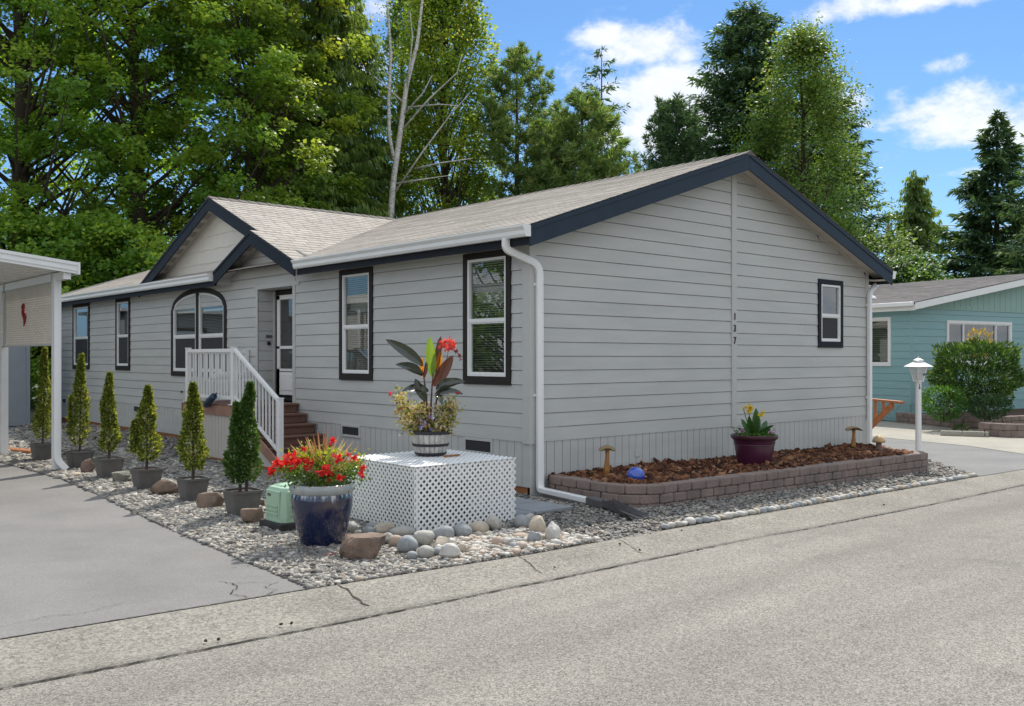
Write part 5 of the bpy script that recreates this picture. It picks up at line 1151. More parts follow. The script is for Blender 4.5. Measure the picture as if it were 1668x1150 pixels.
while y < 12.2:
    for (a, b, dz) in ((0, .06, -.10), (.06, .30, -.135)):
        ya, yb = y + a, y + b; mb.quad((-3.43, ya, cz(-3.43) + dz), (-10.5, ya, cz(-10.5) + dz), (-10.5, yb, cz(-10.5) + dz), (-3.43, yb, cz(-3.43) + dz))
    mb.quad((-3.43, y + .06, cz(-3.43) - .10), (-10.5, y + .06, cz(-10.5) - .10), (-10.5, y + .06, cz(-10.5) - .135), (-3.43, y + .06, cz(-3.43) - .135)); mb.quad((-3.43, y + .30, cz(-3.43) - .135), (-10.5, y + .30, cz(-10.5) - .135), (-10.5, y + .30, cz(-10.5) - .10), (-3.43, y + .30, cz(-3.43) - .10)); y += .3
mb.quad((-3.43, 5.91, cz(-3.43) - .01), (-10.5, 5.91, cz(-10.5) - .01), (-10.5, 12.2, cz(-10.5) - .01), (-3.43, 12.2, cz(-3.43) - .01))
mb.build('roof_panel', M['white'], cp)
MB().box((-3.60, 5.93, 2.80), (-3.50, 12.2, 2.91)).build('side_beam', M['white'], cp)
for y in (6.42, 9.33, 12.1):
    mb = MB(); mb.box((-3.61, y - .05, 0), (-3.50, y + .05, 2.80)); mb.box((-3.615, y - .02, 0), (-3.61, y + .02, 2.80)); mb.build('post', M['white'], cp, bevel=.006)
mb = MB(); rectpipe(mb, curve([(-3.57, 6.33, 2.84), (-3.57, 6.33, .17), (-3.46, 6.28, .03)], .14, 7), .095, .06, [(1, 0, 0)] * 20); mb.build('downspout', M['white'], cp, smooth=True, sharp=50)
LATM = mat('cream_lattice', (.66, .61, .55), .6, .08, 4); LATW = mat('white_lattice', (.80, .80, .78), .4, .03, 4, spec=.5)
def lattice(mb, P, W_, H_, p, sw, th, ext=.010):
    """diagonal strips both ways on plane P(u,v,depth)"""
    rs = math.sqrt(2)
    for fam in (0, 1):
        k0 = -int(H_ / p) - 1 if fam == 0 else 0; k1 = int(W_ / p) + 1 if fam == 0 else int((W_ + H_) / p) + 1
        for k in range(k0, k1 + 1):
            c = k * p
            if fam == 0: ua, ub = max(0, c), min(W_, c + H_)
            else: ua, ub = max(0, c - H_), min(W_, c)
            if ub - ua < p * .4: continue
            va, vb = (ua - c, ub - c) if fam == 0 else (c - ua, c - ub)
            d = np.array([1, 1 if fam == 0 else -1]) / rs; n = np.array([-d[1], d[0]]) * sw / 2; A = np.array([ua, va]) - d * ext; B = np.array([ub, vb]) + d * ext
            cs = [A - n * .55, A - d * ext * .6, A + n * .55, A + d * ext + n, B - d * ext + n, B + n * .55, B + d * ext * .6, B - n * .55, B - d * ext - n, A + d * ext - n]
            cs = [A - n * .5, A + n * .5, A + n + d * ext, B + n - d * ext, B + n * .5, B - n * .5, B - n - d * ext, A - n + d * ext]
            z0, z1 = (0, th) if fam == 0 else (th, 2 * th); f = [P(q[0], q[1], z0) for q in cs]; g = [P(q[0], q[1], z1) for q in cs]; m_ = len(cs)
            mb.add(f + g, [tuple(range(m_)), tuple(range(m_, 2 * m_))[::-1]] + [(i, i + m_, (i + 1) % m_ + m_, (i + 1) % m_) for i in range(m_)])
mb = MB(); lattice(mb, lambda u, v, d: (-3.57 - d, 6.50 + u, 1.87 + v), 2.62, 1.06, .072, .025, .006); la = mb.build('lattice_panel', LATM, cp)
mb = MB(); lattice(mb, lambda u, v, d: (-3.57 - d, 9.18 + u, 1.87 + v), 2.8, 1.06, .072, .025, .006); mb.build('lattice_panel', LATM, cp)
for a, b in (((-3.6, 6.47, 1.85), (-3.555, 12.0, 1.875)), ((-3.6, 9.12, 1.87), (-3.555, 9.18, 2.93)), ((-3.6, 6.47, 1.87), (-3.555, 6.50, 2.93)), ((-3.6, 6.47, 2.78), (-3.55, 12, 2.80))): MB().box(a, b).build('lattice_frame', M['trimgrey'] if a[1] != 9.12 else M['trimgrey'], cp)
# red metal lizard ornament on the lattice
orn = MB(); oy, oz = 7.95, 2.4
c = [(-3.60, oy + .04 * math.sin(i * .9) - .006 * (i - 4), oz + .13 - .045 * i) for i in range(9)]
orn.tube(c, [.018, .032, .022, .034, .038, .03, .022, .014, .007], 8)
for i, sg in ((2, 1), (2, -1), (5, 1), (5, -1)): p = c[i]; orn.tube([p, (p[0], p[1] + sg * .055, p[2] + .01), (p[0], p[1] + sg * .06, p[2] + .045)], [.010, .009, .008], 6)
tag(orn.build('lizard_ornament', mat('dark_red_metal', (.30, .02, .02), .45, .3, 20), org=c[4], smooth=True), 'dark red metal lizard hung on the carport lattice', 'ornament')
# grey shed behind the carport
sh = empty('garden_shed', (-1.15, 17.0, 0), 'grey panelled outbuilding with a pale door seen under the carport lattice', 'shed')
shm = mat('shed_grey_paint', (.27, .30, .33), .6, .08); MB().box((-7.5, 17.0, .0), (-1.15, 20, 2.9)).build('wall', shm, sh)
MB().box((-1.14, 16.96, 0), (-1.22, 17.0, 2.9)).build('corner_board', shm, sh)
dr_ = MB().box((-3.4, 16.975, .45), (-2.28, 16.995, 2.5)).build('door', M['black'], sh); MB().box((-3.3, 16.955, .55), (-2.42, 16.975, 2.4)).build('door_panel', mat('pale_blue_panel', (.55, .66, .72), .35), dr_)
MB().prism([(-7.7, 16.8, 2.9), (-1.0, 16.8, 2.9), (-1.0, 16.8, 2.98), (-7.7, 16.8, 2.98)], (0, 3.5, 0)).build('roof', M['white'], sh)
mb = MB(); x = -6.3; k = 0
ed = [(-6.2, 8.4), (-3.2, 9.35), (-2.9, 10.3), (-3.4, 13.2)]
for k in range(26):
    t = k / 25; a = np.array([-4.2, 12.6]) * (1 - t) + np.array([-3.0, 8.7]) * t; mb.tube([(a[0], a[1], -.02), (a[0], a[1], .07), (a[0], a[1], .10)], [.075, .075, .03], 8)
tag(mb.build('brick_edging', mat('terracotta', (.42, .17, .07), .9, .3, 12), org=(-3.4, 10.5, 0), smooth=True, sharp=40), 'low scalloped terracotta edging in the gravel behind the carport posts', 'edging')

# ------------------------------------------------------------------ potted dwarf conifers
rk0 = random.Random(17)
def sqpot(root, x, y, z, w, h, m=None):
    w *= rk0.uniform(.95, 1.08); h *= rk0.uniform(.93, 1.06)
    mb = MB(); pr = [(.76, 0), (.97, .86), (.97, .90), (1.06, .90), (1.07, 1.0), (.96, 1.0), (.94, .9)]
    V = []; c_ = .16
    for s_, t in pr:
        a = w / 2 * s_; e = a * (1 - c_); V += [(x + i, y + j, z + h * t) for i, j in ((-e, -a), (e, -a), (a, -e), (a, e), (e, a), (-e, a), (-a, e), (-a, -e))]
    fs = [tuple(range(8))[::-1], tuple(range(48, 56))] + [(r * 8 + i, r * 8 + (i + 1) % 8, (r + 1) * 8 + (i + 1) % 8, (r + 1) * 8 + i) for r in range(6) for i in range(8)]
    return mb.add(V, fs).build('pot', m or M['plastpot'], root)
def spire(root, x, y, z, h, r, seed, m, n, leaf, lean=0.0, side=None):
    rng = np.random.default_rng(seed); t = rng.uniform(0, 1, n) ** .8; prof_ = np.minimum(1, .55 + t * 3.6) * (1 - t ** 2.1) ** .9 * (1 - .25 * t) + .06
    a = rng.uniform(0, 6.283, n); bumpy = 1 + .24 * np.sin(t * 21 + 2 * a + seed) * np.sin(a * 2 + seed * 1.7 + t * 5) + .12 * np.sin(t * 47 + a * 3)
    ph = t * 9 + seed; cx = x + lean * t * h + .018 * np.sin(ph); cy = y + .018 * np.cos(ph * 1.3)
    rr_ = r * prof_ * bumpy * rng.uniform(.7, 1.06, n); pos = np.stack([cx + rr_ * np.cos(a), cy + rr_ * np.sin(a), z + t * h], 1)
    if side is not None:
        k = rng.uniform(size=n) < .16; u = rng.uniform(0, 1, k.sum()); ang = side; pos[k] = np.stack([x + math.cos(ang) * r * 1.15 + rng.normal(0, r * .25, k.sum()) * (1 - u), y + math.sin(ang) * r * 1.15 + rng.normal(0, r * .25, k.sum()) * (1 - u), z + h * (.12 + .42 * u)], 1)
    o_ = np.stack([np.cos(a), np.sin(a), np.full(n, .8)], 1); td = nrmz(o_ + rng.normal(0, .5, (n, 3))); sd_ = nrmz(np.cross(td, rng.normal(size=(n, 3))))
    L = leaf * rng.uniform(.6, 1.4, n); tip = (rng.uniform(size=n) < .35) * .35
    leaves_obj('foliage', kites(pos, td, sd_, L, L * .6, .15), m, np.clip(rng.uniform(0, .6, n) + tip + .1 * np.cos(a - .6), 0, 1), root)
    MB().tube([(x, y, z - .14), (x + .01, y, z + .1), (x + lean * h * .6, y, z + h * .6)], [.02, .016, .008], 7).build('trunk', M['bark_br'], root)
SP = [(-3.30, 8.05, 1.50, .165, 'tall irregular potted conifer between the two carport posts', 1.5), (-3.31, 6.50 - .02, 1.40, .165, 'potted conifer standing directly right of the near carport post', 2.6), (-3.25, 5.10, 1.16, .15, 'potted conifer third from the carport, beside a small tan rock', None),
      (-3.27, 3.66, 1.02, .185, 'potted conifer with a short side shoot in front of the porch corner', 2.9), (-3.25, 2.28, 1.08, .175, 'full teardrop potted conifer in front of the porch skirting', None), (-3.26, .98, 1.13, .20, 'darker green forked potted conifer in front of the porch steps', None)]
for i, (x, y, h, r, lab, side) in enumerate(SP):
    if i == 1: x, y = -3.19, 6.55
    root = empty('potted_conifer', (x, y, 0), lab, 'potted shrub', 'potted conifers lined up on the gravel'); root.rotation_euler = (0, 0, 0)
    sqpot(root, x, y, .01, .31, .27); MB().lathe([(.13, .235), (.13, .245), (.0001, .25)], (x, y, 0), 16).build('soil', M['soil'], root)
    if i == 5:
        spire(root, x - RT[0] * .03, y - RT[1] * .03, .33, .86, .125, 115, LM['dkyew'], 4800, .034, lean=-.03); spire(root, x + RT[0] * .04, y + RT[1] * .04, .34, 1.06, .125, 119, LM['dkyew'], 4800, .034, lean=.02)
    else: spire(root, x, y, .355, (h - .16) * 1.10, r * (.66, .68, .70, .74, .76)[i], 110 + i, LM['yew'], 5600, .036, side=side, lean=(.03, .02, 0, .01, 0)[i])
# ------------------------------------------------------------------ rocks
def ico(sub=3):
    bm = bmesh.new(); bmesh.ops.create_icosphere(bm, subdivisions=sub, radius=1); V = np.array([v.co for v in bm.verts]); F_ = [tuple(v.index for v in f.verts) for f in bm.faces]; bm.free(); return V, F_
IV, IF = ico(3)
IV4, IF4 = ico(4)
def rock(name, label, cat, x, y, sx, sy, sz, m, seed, angular=0.0, group=None, rz=None, sink=.12, zb=0.0, flat=None):
    rg_ = np.random.default_rng(seed); big = angular > .8 and sx > .09; V = (IV4 if big else IV).copy(); FF = IF4 if big else IF
    for k in range(3):
        d = nrmz(rg_.normal(size=(1, 3)))[0]; V *= (1 + (.10 if angular else .05) * np.sin(V @ d * (2 + k) + rg_.uniform(0, 6)))[:, None]
    if angular:
        for k in range(9):
            d = nrmz(rg_.normal(size=(1, 3)))[0]; c = rg_.uniform(.42, .72); q = V @ d; V -= np.where(q > c, (q - c) * angular, 0)[:, None] * d
        sv = Vector((seed * 1.7, 0, 0)); V = V * np.array([1 + .16 * mnoise.fractal(Vector(v) * 1.8 + sv, .9, 2.1, 5) + .05 * mnoise.noise(Vector(v) * 9 + sv) for v in V])[:, None]
    if flat: V[:, 2] = np.where(V[:, 2] > flat, flat + (V[:, 2] - flat) * .12, V[:, 2]); V[:, 0] = np.sign(V[:, 0]) * np.abs(V[:, 0]) ** .75
    V = V * np.array([sx, sy, sz]); a = rg_.uniform(0, 3.14) if rz is None else rz; ca, sa = math.cos(a), math.sin(a); V = V @ np.array([[ca, sa, 0], [-sa, ca, 0], [0, 0, 1]])
    me = bpy.data.meshes.new(name); me.from_pydata([tuple(v) for v in V], [], FF); me.materials.append(m)
    me.polygons.foreach_set('use_smooth', [True] * len(me.polygons))
    if angular: me.set_sharp_from_angle(angle=rad(28))
    o = link_mesh(name, me, None, (x, y, zg(x) + zb + sz * (1 - sink))); tag(o, label, cat, group); return o
def g2(px, py, dz=0.0):
    z = dz
    for _ in range(12):
        t = (z - CAM[2]) / ((583 - py) / 1540.0); p = CAM + FW * t + RT * t * (px - 834) / 1540; z = dz + zg(p[0])
    return float(p[0]), float(p[1]), float(t)
RZ = TH - math.pi / 2
GR = 'rocks set between the conifer pots'
for i, (px, py, w, h, mm, lab) in enumerate([(141, 772, 24, 30, 'rock_brown', 'upright tan rock beside the second conifer pot'), (193, 788, 36, 24, 'rock_grey', 'rounded grey-green rock between third and fourth pots'), (264, 808, 48, 28, 'rock_brown', 'jagged reddish rock between fourth and fifth pots'),
                                            (341, 829, 48, 28, 'rock_brown', 'lumpy brown rock between fifth and sixth pots'), (410, 855, 36, 28, 'rock_brown', 'brown rock left of the green utility box'), (423, 827, 16, 14, 'rock_brown', 'small dark rock peeking behind the sixth pot'), (150, 757, 26, 14, 'rock_grey', 'flat pale rock behind the second pot'), (268, 793, 20, 12, 'rock_brown', 'small reddish rock behind the jagged one')]):
    x, y, t = g2(px, py); s_ = t / 1540 * w / 2; rock('boulder', lab, 'rock', x + FW[0] * s_ * .5, y + FW[1] * s_ * .5, s_, s_ * .75, t / 1540 * h / 2 * 1.35, M[mm], 200 + i, .85, GR, RZ, .36, 0.0, .7)
for i, (px, py, w, lab) in enumerate([(122, 776, 34, 'flat tan flagstone at the base of the carport post'), (99, 772, 18, 'small flat flagstone touching the carport downspout')]):
    x, y, t = g2(px, py); s_ = t / 1540 * w / 2; rock('flagstone', lab, 'rock', x, y, s_, s_ * .7, .03, mat('tan_stone', (.50, .42, .32), .85, .2, 8, bump=.4), 230 + i, .9, GR, RZ)
x, y, t = g2(583, 917); rock('boulder', 'large brown flat-topped boulder in front of the blue glazed pot', 'rock', x + .1, y + .11, .20, .16, .19, M['rock_brown'], 311, .82, None, RZ, .42, 0.0, .42)
# river stones around the lattice box
RC = [mat('river_stone', c, .75, .25, 14, col2=c2, bump=.25, bs=60, fine=.12, fs=180) for c, c2 in (((.40, .38, .33), (.30, .29, .26)), ((.30, .31, .31), (.2, .215, .22)), ((.46, .40, .31), (.34, .29, .23)), ((.22, .235, .24), (.36, .37, .37)), ((.42, .32, .24), (.33, .25, .2)), ((.52, .50, .46), (.42, .40, .36)))]
def zz(o, cx, cy, w, h): return (o[0] + cx / 7.186, o[1] + cy / 7.186, w / 7.186, h / 7.186)
A_, B_ = (550, 800), (740, 800)
ST = [(A_, 520, 470, 210, 130, 2, 'olive wedge-shaped river stone against the left lattice face'), (A_, 405, 560, 190, 90, 1, 'smooth flat grey river stone left of the round ones'), (A_, 745, 500, 240, 110, 0, 'long low mottled stone under the lattice corner'),
      (A_, 578, 570, 138, 140, 0, 'round warm grey stone with a bright spot'), (A_, 682, 605, 140, 130, 4, 'brownish round stone left of the speckled one'), (A_, 800, 657, 212, 172, 3, 'dark speckled granite river stone'), (A_, 1000, 580, 250, 190, 0, 'largest pale egg-shaped stone at the lattice corner'),
      (A_, 1235, 520, 220, 150, 1, 'blue-grey stone right of the largest pale one'), (B_, 95, 490, 190, 150, 1, 'grey stone with a white sunlit patch under the lattice front'), (A_, 1210, 628, 220, 130, 2, 'cream angular stone in the second row'), (A_, 1025, 735, 168, 130, 0, 'two-toned grey and cream stone by the gravel'),
      (A_, 1167, 725, 120, 90, 1, 'small pale blue-grey oval stone'), (A_, 1330, 735, 220, 170, 5, 'blocky pale stone nearest the kerb'), (A_, 865, 775, 120, 90, 1, 'small grey triangular stone in the blue gravel'), (A_, 505, 620, 70, 60, 0, 'tiny grey pebble stone below the flat one'),
      (A_, 850, 560, 110, 70, 3, 'bluish stone tucked behind the speckled one'), (A_, 350, 500, 140, 110, 1, 'dark grey leaning stone at the left end of the pile'), (A_, 240, 510, 90, 70, 0, 'small grey stone near the fallen petals'), (A_, 165, 455, 170, 120, 0, 'shaded grey stone just behind the blue pot'),
      (A_, 400, 425, 120, 70, 3, 'dark stone touching the lattice at the left'), (B_, 285, 460, 195, 140, 2, 'tan two-toned stone in front of the lattice'), (B_, 460, 412, 210, 190, 0, 'tall speckled stone with a pale tip before the lattice'), (B_, 790, 392, 180, 140, 1, 'grey cracked stone at the right lattice corner'),
      (B_, 880, 322, 110, 90, 5, 'pale stone behind the upright ones at the right'), (B_, 965, 425, 178, 215, 2, 'tall upright cream stone at the right end'), (B_, 1165, 512, 222, 212, 5, 'big pale stone standing alone nearest the kerb joint'), (B_, 775, 540, 172, 60, 4, 'long reddish brown flat stone'),
      (B_, 930, 565, 150, 145, 1, 'pointed grey stone below the tall cream one'), (B_, 1040, 557, 112, 70, 2, 'small tan oval stone beside the lone big one'), (B_, 775, 478, 90, 62, 1, 'small blue-grey stone above the reddish one'), (B_, 835, 482, 62, 52, 2, 'tiny tan stone right of the blue-grey one'),
      (B_, 915, 482, 90, 42, 2, 'thin sandy stone under the tall cream one'), (B_, 505, 617, 120, 102, 4, 'orange tan stone in the pebble bed'), (B_, 625, 615, 135, 90, 5, 'pale oval stone in the pebble bed'), (B_, 700, 652, 110, 72, 3, 'dark slate pebble stone'), (B_, 758, 592, 120, 56, 1, 'flat grey oval behind the slate pebble'),
      (B_, 370, 672, 82, 62, 0, 'round pebble near the kerb left of the tan stone'), (B_, 225, 657, 64, 52, 5, 'white round pebble left of centre'), (B_, 282, 655, 54, 50, 5, 'white round pebble right of its twin'), (B_, 250, 692, 62, 52, 4, 'brown pebble below the white ones'), (B_, 90, 695, 100, 120, 2, 'tan leaning wedge stone by the blocky one'),
      (B_, 645, 680, 60, 44, 0, 'grey pebble below the pale oval'), (B_, 520, 735, 70, 46, 1, 'flat grey pebble near the kerb'), (B_, 330, 720, 84, 44, 0, 'flat mottled pebble near the kerb'), (B_, 850, 665, 90, 56, 5, 'pale pebble below the pointed stone'), (B_, 990, 665, 120, 52, 4, 'long rosy pebble at the kerb'), (B_, 1105, 655, 74, 50, 2, 'tan pebble under the lone big stone')]
GS = 'river stones piled around the lattice box'
for i, (o_, cx, cy, w, h, mi, lab) in enumerate(ST):
    px, py, w_, h_ = zz(o_, cx, cy, w, h); x, y, t = g2(px, py + h_ * .5); s_ = t / 1540 * w_ / 2 * 1.2; hz = t / 1540 * h_ / 2 * 1.25
    rock('river_stone', lab, 'stone', x + FW[0] * s_ * .55, y + FW[1] * s_ * .55, s_, s_ * .8, hz * 1.02, RC[mi], 400 + i, (.75 if mi in (5, 2, 4) and i % 2 else .35 if i % 3 == 0 else 0.0), GS, RZ, .08)
# round pebble bed beside the kerb
n = 5200; X = rng.uniform(-4.0, -1.0, n); Y = rng.uniform(-2.6, -1.2, n); PB_ = [(-3.1, -2.44), (-2.33, -2.52), (-1.5, -2.55), (-1.55, -2.0), (-1.75, -1.65), (-2.4, -1.6), (-2.75, -1.75), (-3.0, -2.1)]
k = inpoly(X, Y, PB_); X, Y = X[k], Y[k]; sm = MB(); I1, F1 = ico(1); I1 = np.array(I1)
s_ = .019 * rng.lognormal(0, .35, len(X)); V = I1[None] * s_[:, None, None] * np.array([1.35, .95, .6]); a = rng.uniform(0, 3.14, len(X)); Rm = np.zeros((len(X), 3, 3)); Rm[:, 0, 0] = np.cos(a); Rm[:, 0, 1] = -np.sin(a); Rm[:, 1, 0] = np.sin(a); Rm[:, 1, 1] = np.cos(a); Rm[:, 2, 2] = 1
V = np.einsum('nij,nkj->nki', Rm, V) + np.stack([X, Y, s_ * .4 + rng.uniform(.004, .022, len(X))], 1)[:, None]; Fq = np.array(F1)[None] + (np.arange(len(X)) * len(I1))[:, None, None]
me = fast_mesh('river_pebbles', V.reshape(-1, 3), Fq.reshape(-1, 3), np.repeat(rng.uniform(size=len(X)), len(F1))); me.polygons.foreach_set('use_smooth', [True] * len(me.polygons))
me.materials.append(attrmat('river_pebble', [(.22, .22, .21), (.40, .37, .32), (.50, .45, .37), (.36, .27, .2), (.55, .53, .48), (.42, .40, .38)], .7, .1, 100)); tag(link_mesh('river_pebbles', me), 'rounded river pebbles between the stones and the kerb', 'pebbles', kind='stuff')
# single row of cobbles edging the kerb on the right
proto = None; rk = random.Random(12); x = -.55; GC = 'row of small cobbles along the kerb'
protos = []
for k in range(4):
    o = rock('cobble', 'small pale cobble in the single row edging the kerb', 'stone', 0, 0, .052, .042, .034, RC[(0, 5, 2, 1)[k]], 700 + k, 0, GC, 0, .3); protos.append(o)
used = set()
while x < 7.2:
    k = rk.randrange(4); o = protos[k]
    if k in used: o = o.copy(); COL.objects.link(o)
    used.add(k); s_ = rk.uniform(.75, 1.25); o.location = (x, yin(x) + .045 + rk.uniform(-.012, .012), zg(x) + .022 * s_); o.scale = (s_, s_ * rk.uniform(.8, 1.1), s_ * rk.uniform(.8, 1.1)); o.rotation_euler = (rk.uniform(-.15, .15), rk.uniform(-.15, .15), rk.uniform(0, 3)); x += .098 * s_ * rk.uniform(.92, 1.15)
# dark clods scattered on the kerb
GD = 'dark clods scattered on the kerb'
for i, (px, py) in enumerate([(1010, 893), (1033, 882), (1055, 875), (1060, 877), (1042, 897), (1110, 870), (1137, 897), (903, 925), (1212, 846), (1440, 823), (335, 1045), (356, 1043), (457, 1018), (475, 1017)]):
    x, y, t = g2(px, py, -.04); rock('dirt_clod', 'small dark clod of dirt lying on the concrete kerb', 'clod', x, y, .014, .012, .010, M['soil'], 800 + i, .6, GD, None, .1, -.042 if yin(x) - y > .3 else -.01)

# ================================================================== front corner feature
LC = np.array([-2.572, -1.19]); ua = math.atan2(-.02, 1.0); U_ = np.array([math.cos(ua), math.sin(ua)]); V_ = np.array([-U_[1], U_[0]])
box = empty('lattice_box', (float(LC[0] + .61 * (U_ + V_)[0]), float(LC[1] + .61 * (U_ + V_)[1]), 0), 'white lattice box enclosure standing on the river stones', 'lattice enclosure')
LW, LH, LPn = 1.24, .62, .0689
def lp(o, a, n):
    return lambda u, v, d: (o[0] + a[0] * u + n[0] * d, o[1] + a[1] * u + n[1] * d, .015 + v)
for o_, a_, n_ in ((LC, U_, V_), (LC, V_, U_), (LC + U_ * LW, V_, -U_), (LC + V_ * LW, U_, -V_)):
    mb = MB(); lattice(mb, lp(o_, a_, n_), LW, LH, LPn, .0222, .0035, .017); mb.build('lattice_panel', LATW, box)
mb = MB(); lattice(mb, lambda u, v, d: (LC[0] + U_[0] * u + V_[0] * v, LC[1] + U_[1] * u + V_[1] * v, .645 - d), LW, LW, LPn, .028, .0035, .014); mb.build('lattice_top', LATW, box)
mb = MB()
for i, j in ((0, 0), (1, 0), (0, 1), (1, 1)):
    c = LC + U_ * (.03 + i * (LW - .06)) + V_ * (.03 + j * (LW - .06)); mb = MB(); mb.box((c[0] - .016, c[1] - .016, 0), (c[0] + .016, c[1] + .016, .62)); mb.build('corner_post', LATW, box)
# what the lattice hides: a low dark valve box
vb = empty('utility_box', (-1.95, -.55, 0), 'dark green valve box half seen through the white lattice', 'utility box')
MB().box((-2.25, -.85, 0), (-1.65, -.25, .34)).build('body', mat('valve_box_green', (.05, .075, .05), .6, .2), vb, bevel=.02); MB().box((-2.27, -.87, .34), (-1.63, -.23, .38)).build('lid', mat('valve_lid', (.07, .09, .07), .6, .2), vb, bevel=.01)
# weathered half-barrel planter
def leafblade(mb, base, d, up, L, w, droop, fold=.25, nseg=9, tip=.0, wave=.0, twist=0.0):
    base = np.array(base, float); d = nrmz(np.array(d, float)); up = np.array(up, float); up = nrmz(up - d * (up @ d)); s = np.cross(d, up); o = len(mb.v); p = base.copy(); dd = d.copy(); uu = up.copy(); pts = []
    for i in range(nseg + 1):
        t = i / nseg; wd = w * (math.sin(math.pi * min(1, (t * .92 + .04))) ** .75) * (1 - .25 * t) * (1 if t < .98 else .15)
        a = twist * t; s2 = s * math.cos(a) + uu * math.sin(a); u2 = uu * math.cos(a) - s * math.sin(a)
        for q in (-1, -.5, 0, .5, 1): pts.append(p + s2 * q * wd * .5 + u2 * abs(q) * wd * fold + u2 * wave * math.sin(t * 18 + q) * abs(q))
        dd = nrmz(dd + np.array([0, 0, -droop / nseg])); uu = nrmz(up - dd * (up @ dd)); p = p + dd * L / nseg
    mb.v += [tuple(x) for x in pts]
    for i in range(nseg):
        for k in range(4): a_ = o + i * 5 + k; mb.f.append((a_, a_ + 1, a_ + 6, a_ + 5))
def bladeobj(name, m, parent, mb, tint=None):
    o = mb.build(name, m, parent, smooth=True)
    a = o.data.attributes.new('tint', 'FLOAT', 'FACE'); n = len(o.data.polygons); a.data.foreach_set('value', np.full(n, .5 if tint is None else tint, np.float32)); return o
BCx, BCy, BZ = -1.83, -.44, .660
bp_ = empty('barrel_planter', (BCx, BCy, BZ), 'weathered half-barrel planter with canna leaves and trailing flowers on the lattice box', 'planter')
staveM = mat('weathered_stave', (.58, .56, .51), .8, .45, 5, col2=(.28, .27, .25), bump=.5, bs=30, stretch=(5, 5, .6), fine=.15, fs=60)
mb = MB(); ns = 22
for k in range(ns):
    a0, a1 = 2 * math.pi * k / ns + .012, 2 * math.pi * (k + 1) / ns - .012
    for (r0, z0, r1, z1) in ((.160, 0, .194, .125), (.194, .125, .226, .245)):
        c = lambda r, a, z: (BCx + r * math.cos(a), BCy + r * math.sin(a), BZ + z)
        mb.add([c(r0, a0, z0), c(r0, a1, z0), c(r1, a1, z1), c(r1, a0, z1), c(r0 - .015, a0, z0), c(r0 - .015, a1, z0), c(r1 - .015, a1, z1), c(r1 - .015, a0, z1)], [(0, 1, 2, 3), (7, 6, 5, 4), (0, 3, 7, 4), (1, 5, 6, 2), (3, 2, 6, 7)])
mb.lathe([(.152, .01), (.184, .12), (.214, .235)], (BCx, BCy, BZ), 24)
mb.build('barrel', staveM, bp_)
bandM = mat('black_band', (.03, .032, .035), .6, .3, 20)
for za, zb, r0 in ((.0, .022, .151), (.088, .116, .1725), (.214, .247, .204)):
    sl = (.226 - .160) / .245; MB().lathe([(.160 + sl * za + .001, za), (.160 + sl * za + .006, za), (.160 + sl * zb + .006, zb), (.160 + sl * zb + .001, zb)], (BCx, BCy, BZ), 32).build('barrel_band', bandM, bp_, smooth=True, sharp=40)
MB().lathe([(.21, .22), (.21, .23), (.0001, .235)], (BCx, BCy, BZ), 20).build('soil', M['soil'], bp_)
stick = MB().box((BCx - .02, BCy - .27, BZ - .012), (BCx + .18, BCy - .245, BZ + .004)); tag(stick.build('wood_shim', M['wood_base'], org=(BCx + .08, BCy - .26, BZ - .01)), 'thin wooden shim lying in front of the barrel planter', 'wood strip')
cD = leafmat('canna_leaf_dark', [(.018, .028, .018), (.03, .04, .024)], .1, .18, .9, 1.2); cR = leafmat('canna_leaf_red', [(.07, .028, .020), (.10, .035, .02)], .22, .3, .5, 1.6); cG = leafmat('canna_leaf_green', [(.13, .24, .03), (.2, .3, .04)], .5, .35, .4, 1.7); cO = leafmat('canna_leaf_sunlit', [(.42, .15, .02), (.5, .2, .03)], .6, .4, .3, 1.6)  # orange leaf colour stands for sunlit bits of the maroon leaves
def rp(dx, dz, dy=0.0):
    """point near the planter in metres: dx to the viewer's right, dz up, dy away"""
    return np.array([BCx, BCy, BZ]) + RT * dx + FW * dy + np.array([0, 0, dz])
def rv(dx, dz, dy=0.0): return RT * dx + FW * dy + np.array([0, 0, dz])
k_ = .00637  # metres per photo pixel at this distance
def pp(px, py, dy=0.0): return rp((px - 697) * k_, (748 - py) * k_ - .0, dy)
def bl2(a, b, w, m, name='canna_leaf', dy0=0, dy1=0, up=(0, 1), droop=.15, fold=.22, tw=0.0):
    A_, B_ = pp(*a, dy0), pp(*b, dy1); d = B_ - A_; L = np.linalg.norm(d); d = d / L; mb = MB(); U = rv(up[0], up[1] * .8, -1.05); leafblade(mb, A_, d + np.array([0, 0, droop * .5]), U, L * 1.06, w * 1.18, droop, fold, 10, wave=.004, twist=tw); return bladeobj(name, m, bp_, mb)
# leaf list measured off the plant: base, tip, width
bl2((684, 602), (629, 560), .115, cD, dy0=0, dy1=-.1, up=(-.3, .8), droop=.35)
bl2((683, 618), (646, 597), .10, cD, dy1=-.22, up=(-.2, .9), droop=.7)
bl2((682, 622), (683, 590), .04, cO, up=(0, .2), fold=.5)
bl2((686, 622), (690, 594), .04, cR, up=(.5, .2), fold=.5)
bl2((700, 622), (695, 558), .105, cG, dy1=.02, up=(.0, .2), droop=0)
bl2((706, 615), (712, 556), .085, cR, dy0=.05, dy1=.12, up=(-.6, .3), droop=0)
bl2((708, 612), (713, 580), .06, cO, dy0=.03, dy1=.06, up=(.2, .3), droop=0)
bl2((702, 636), (732, 588), .12, cR, dy1=.0, up=(.3, .2), droop=0)
bl2((690, 660), (675, 625), .10, cD, dy0=-.04, dy1=-.16, up=(-.3, .4), droop=.1)
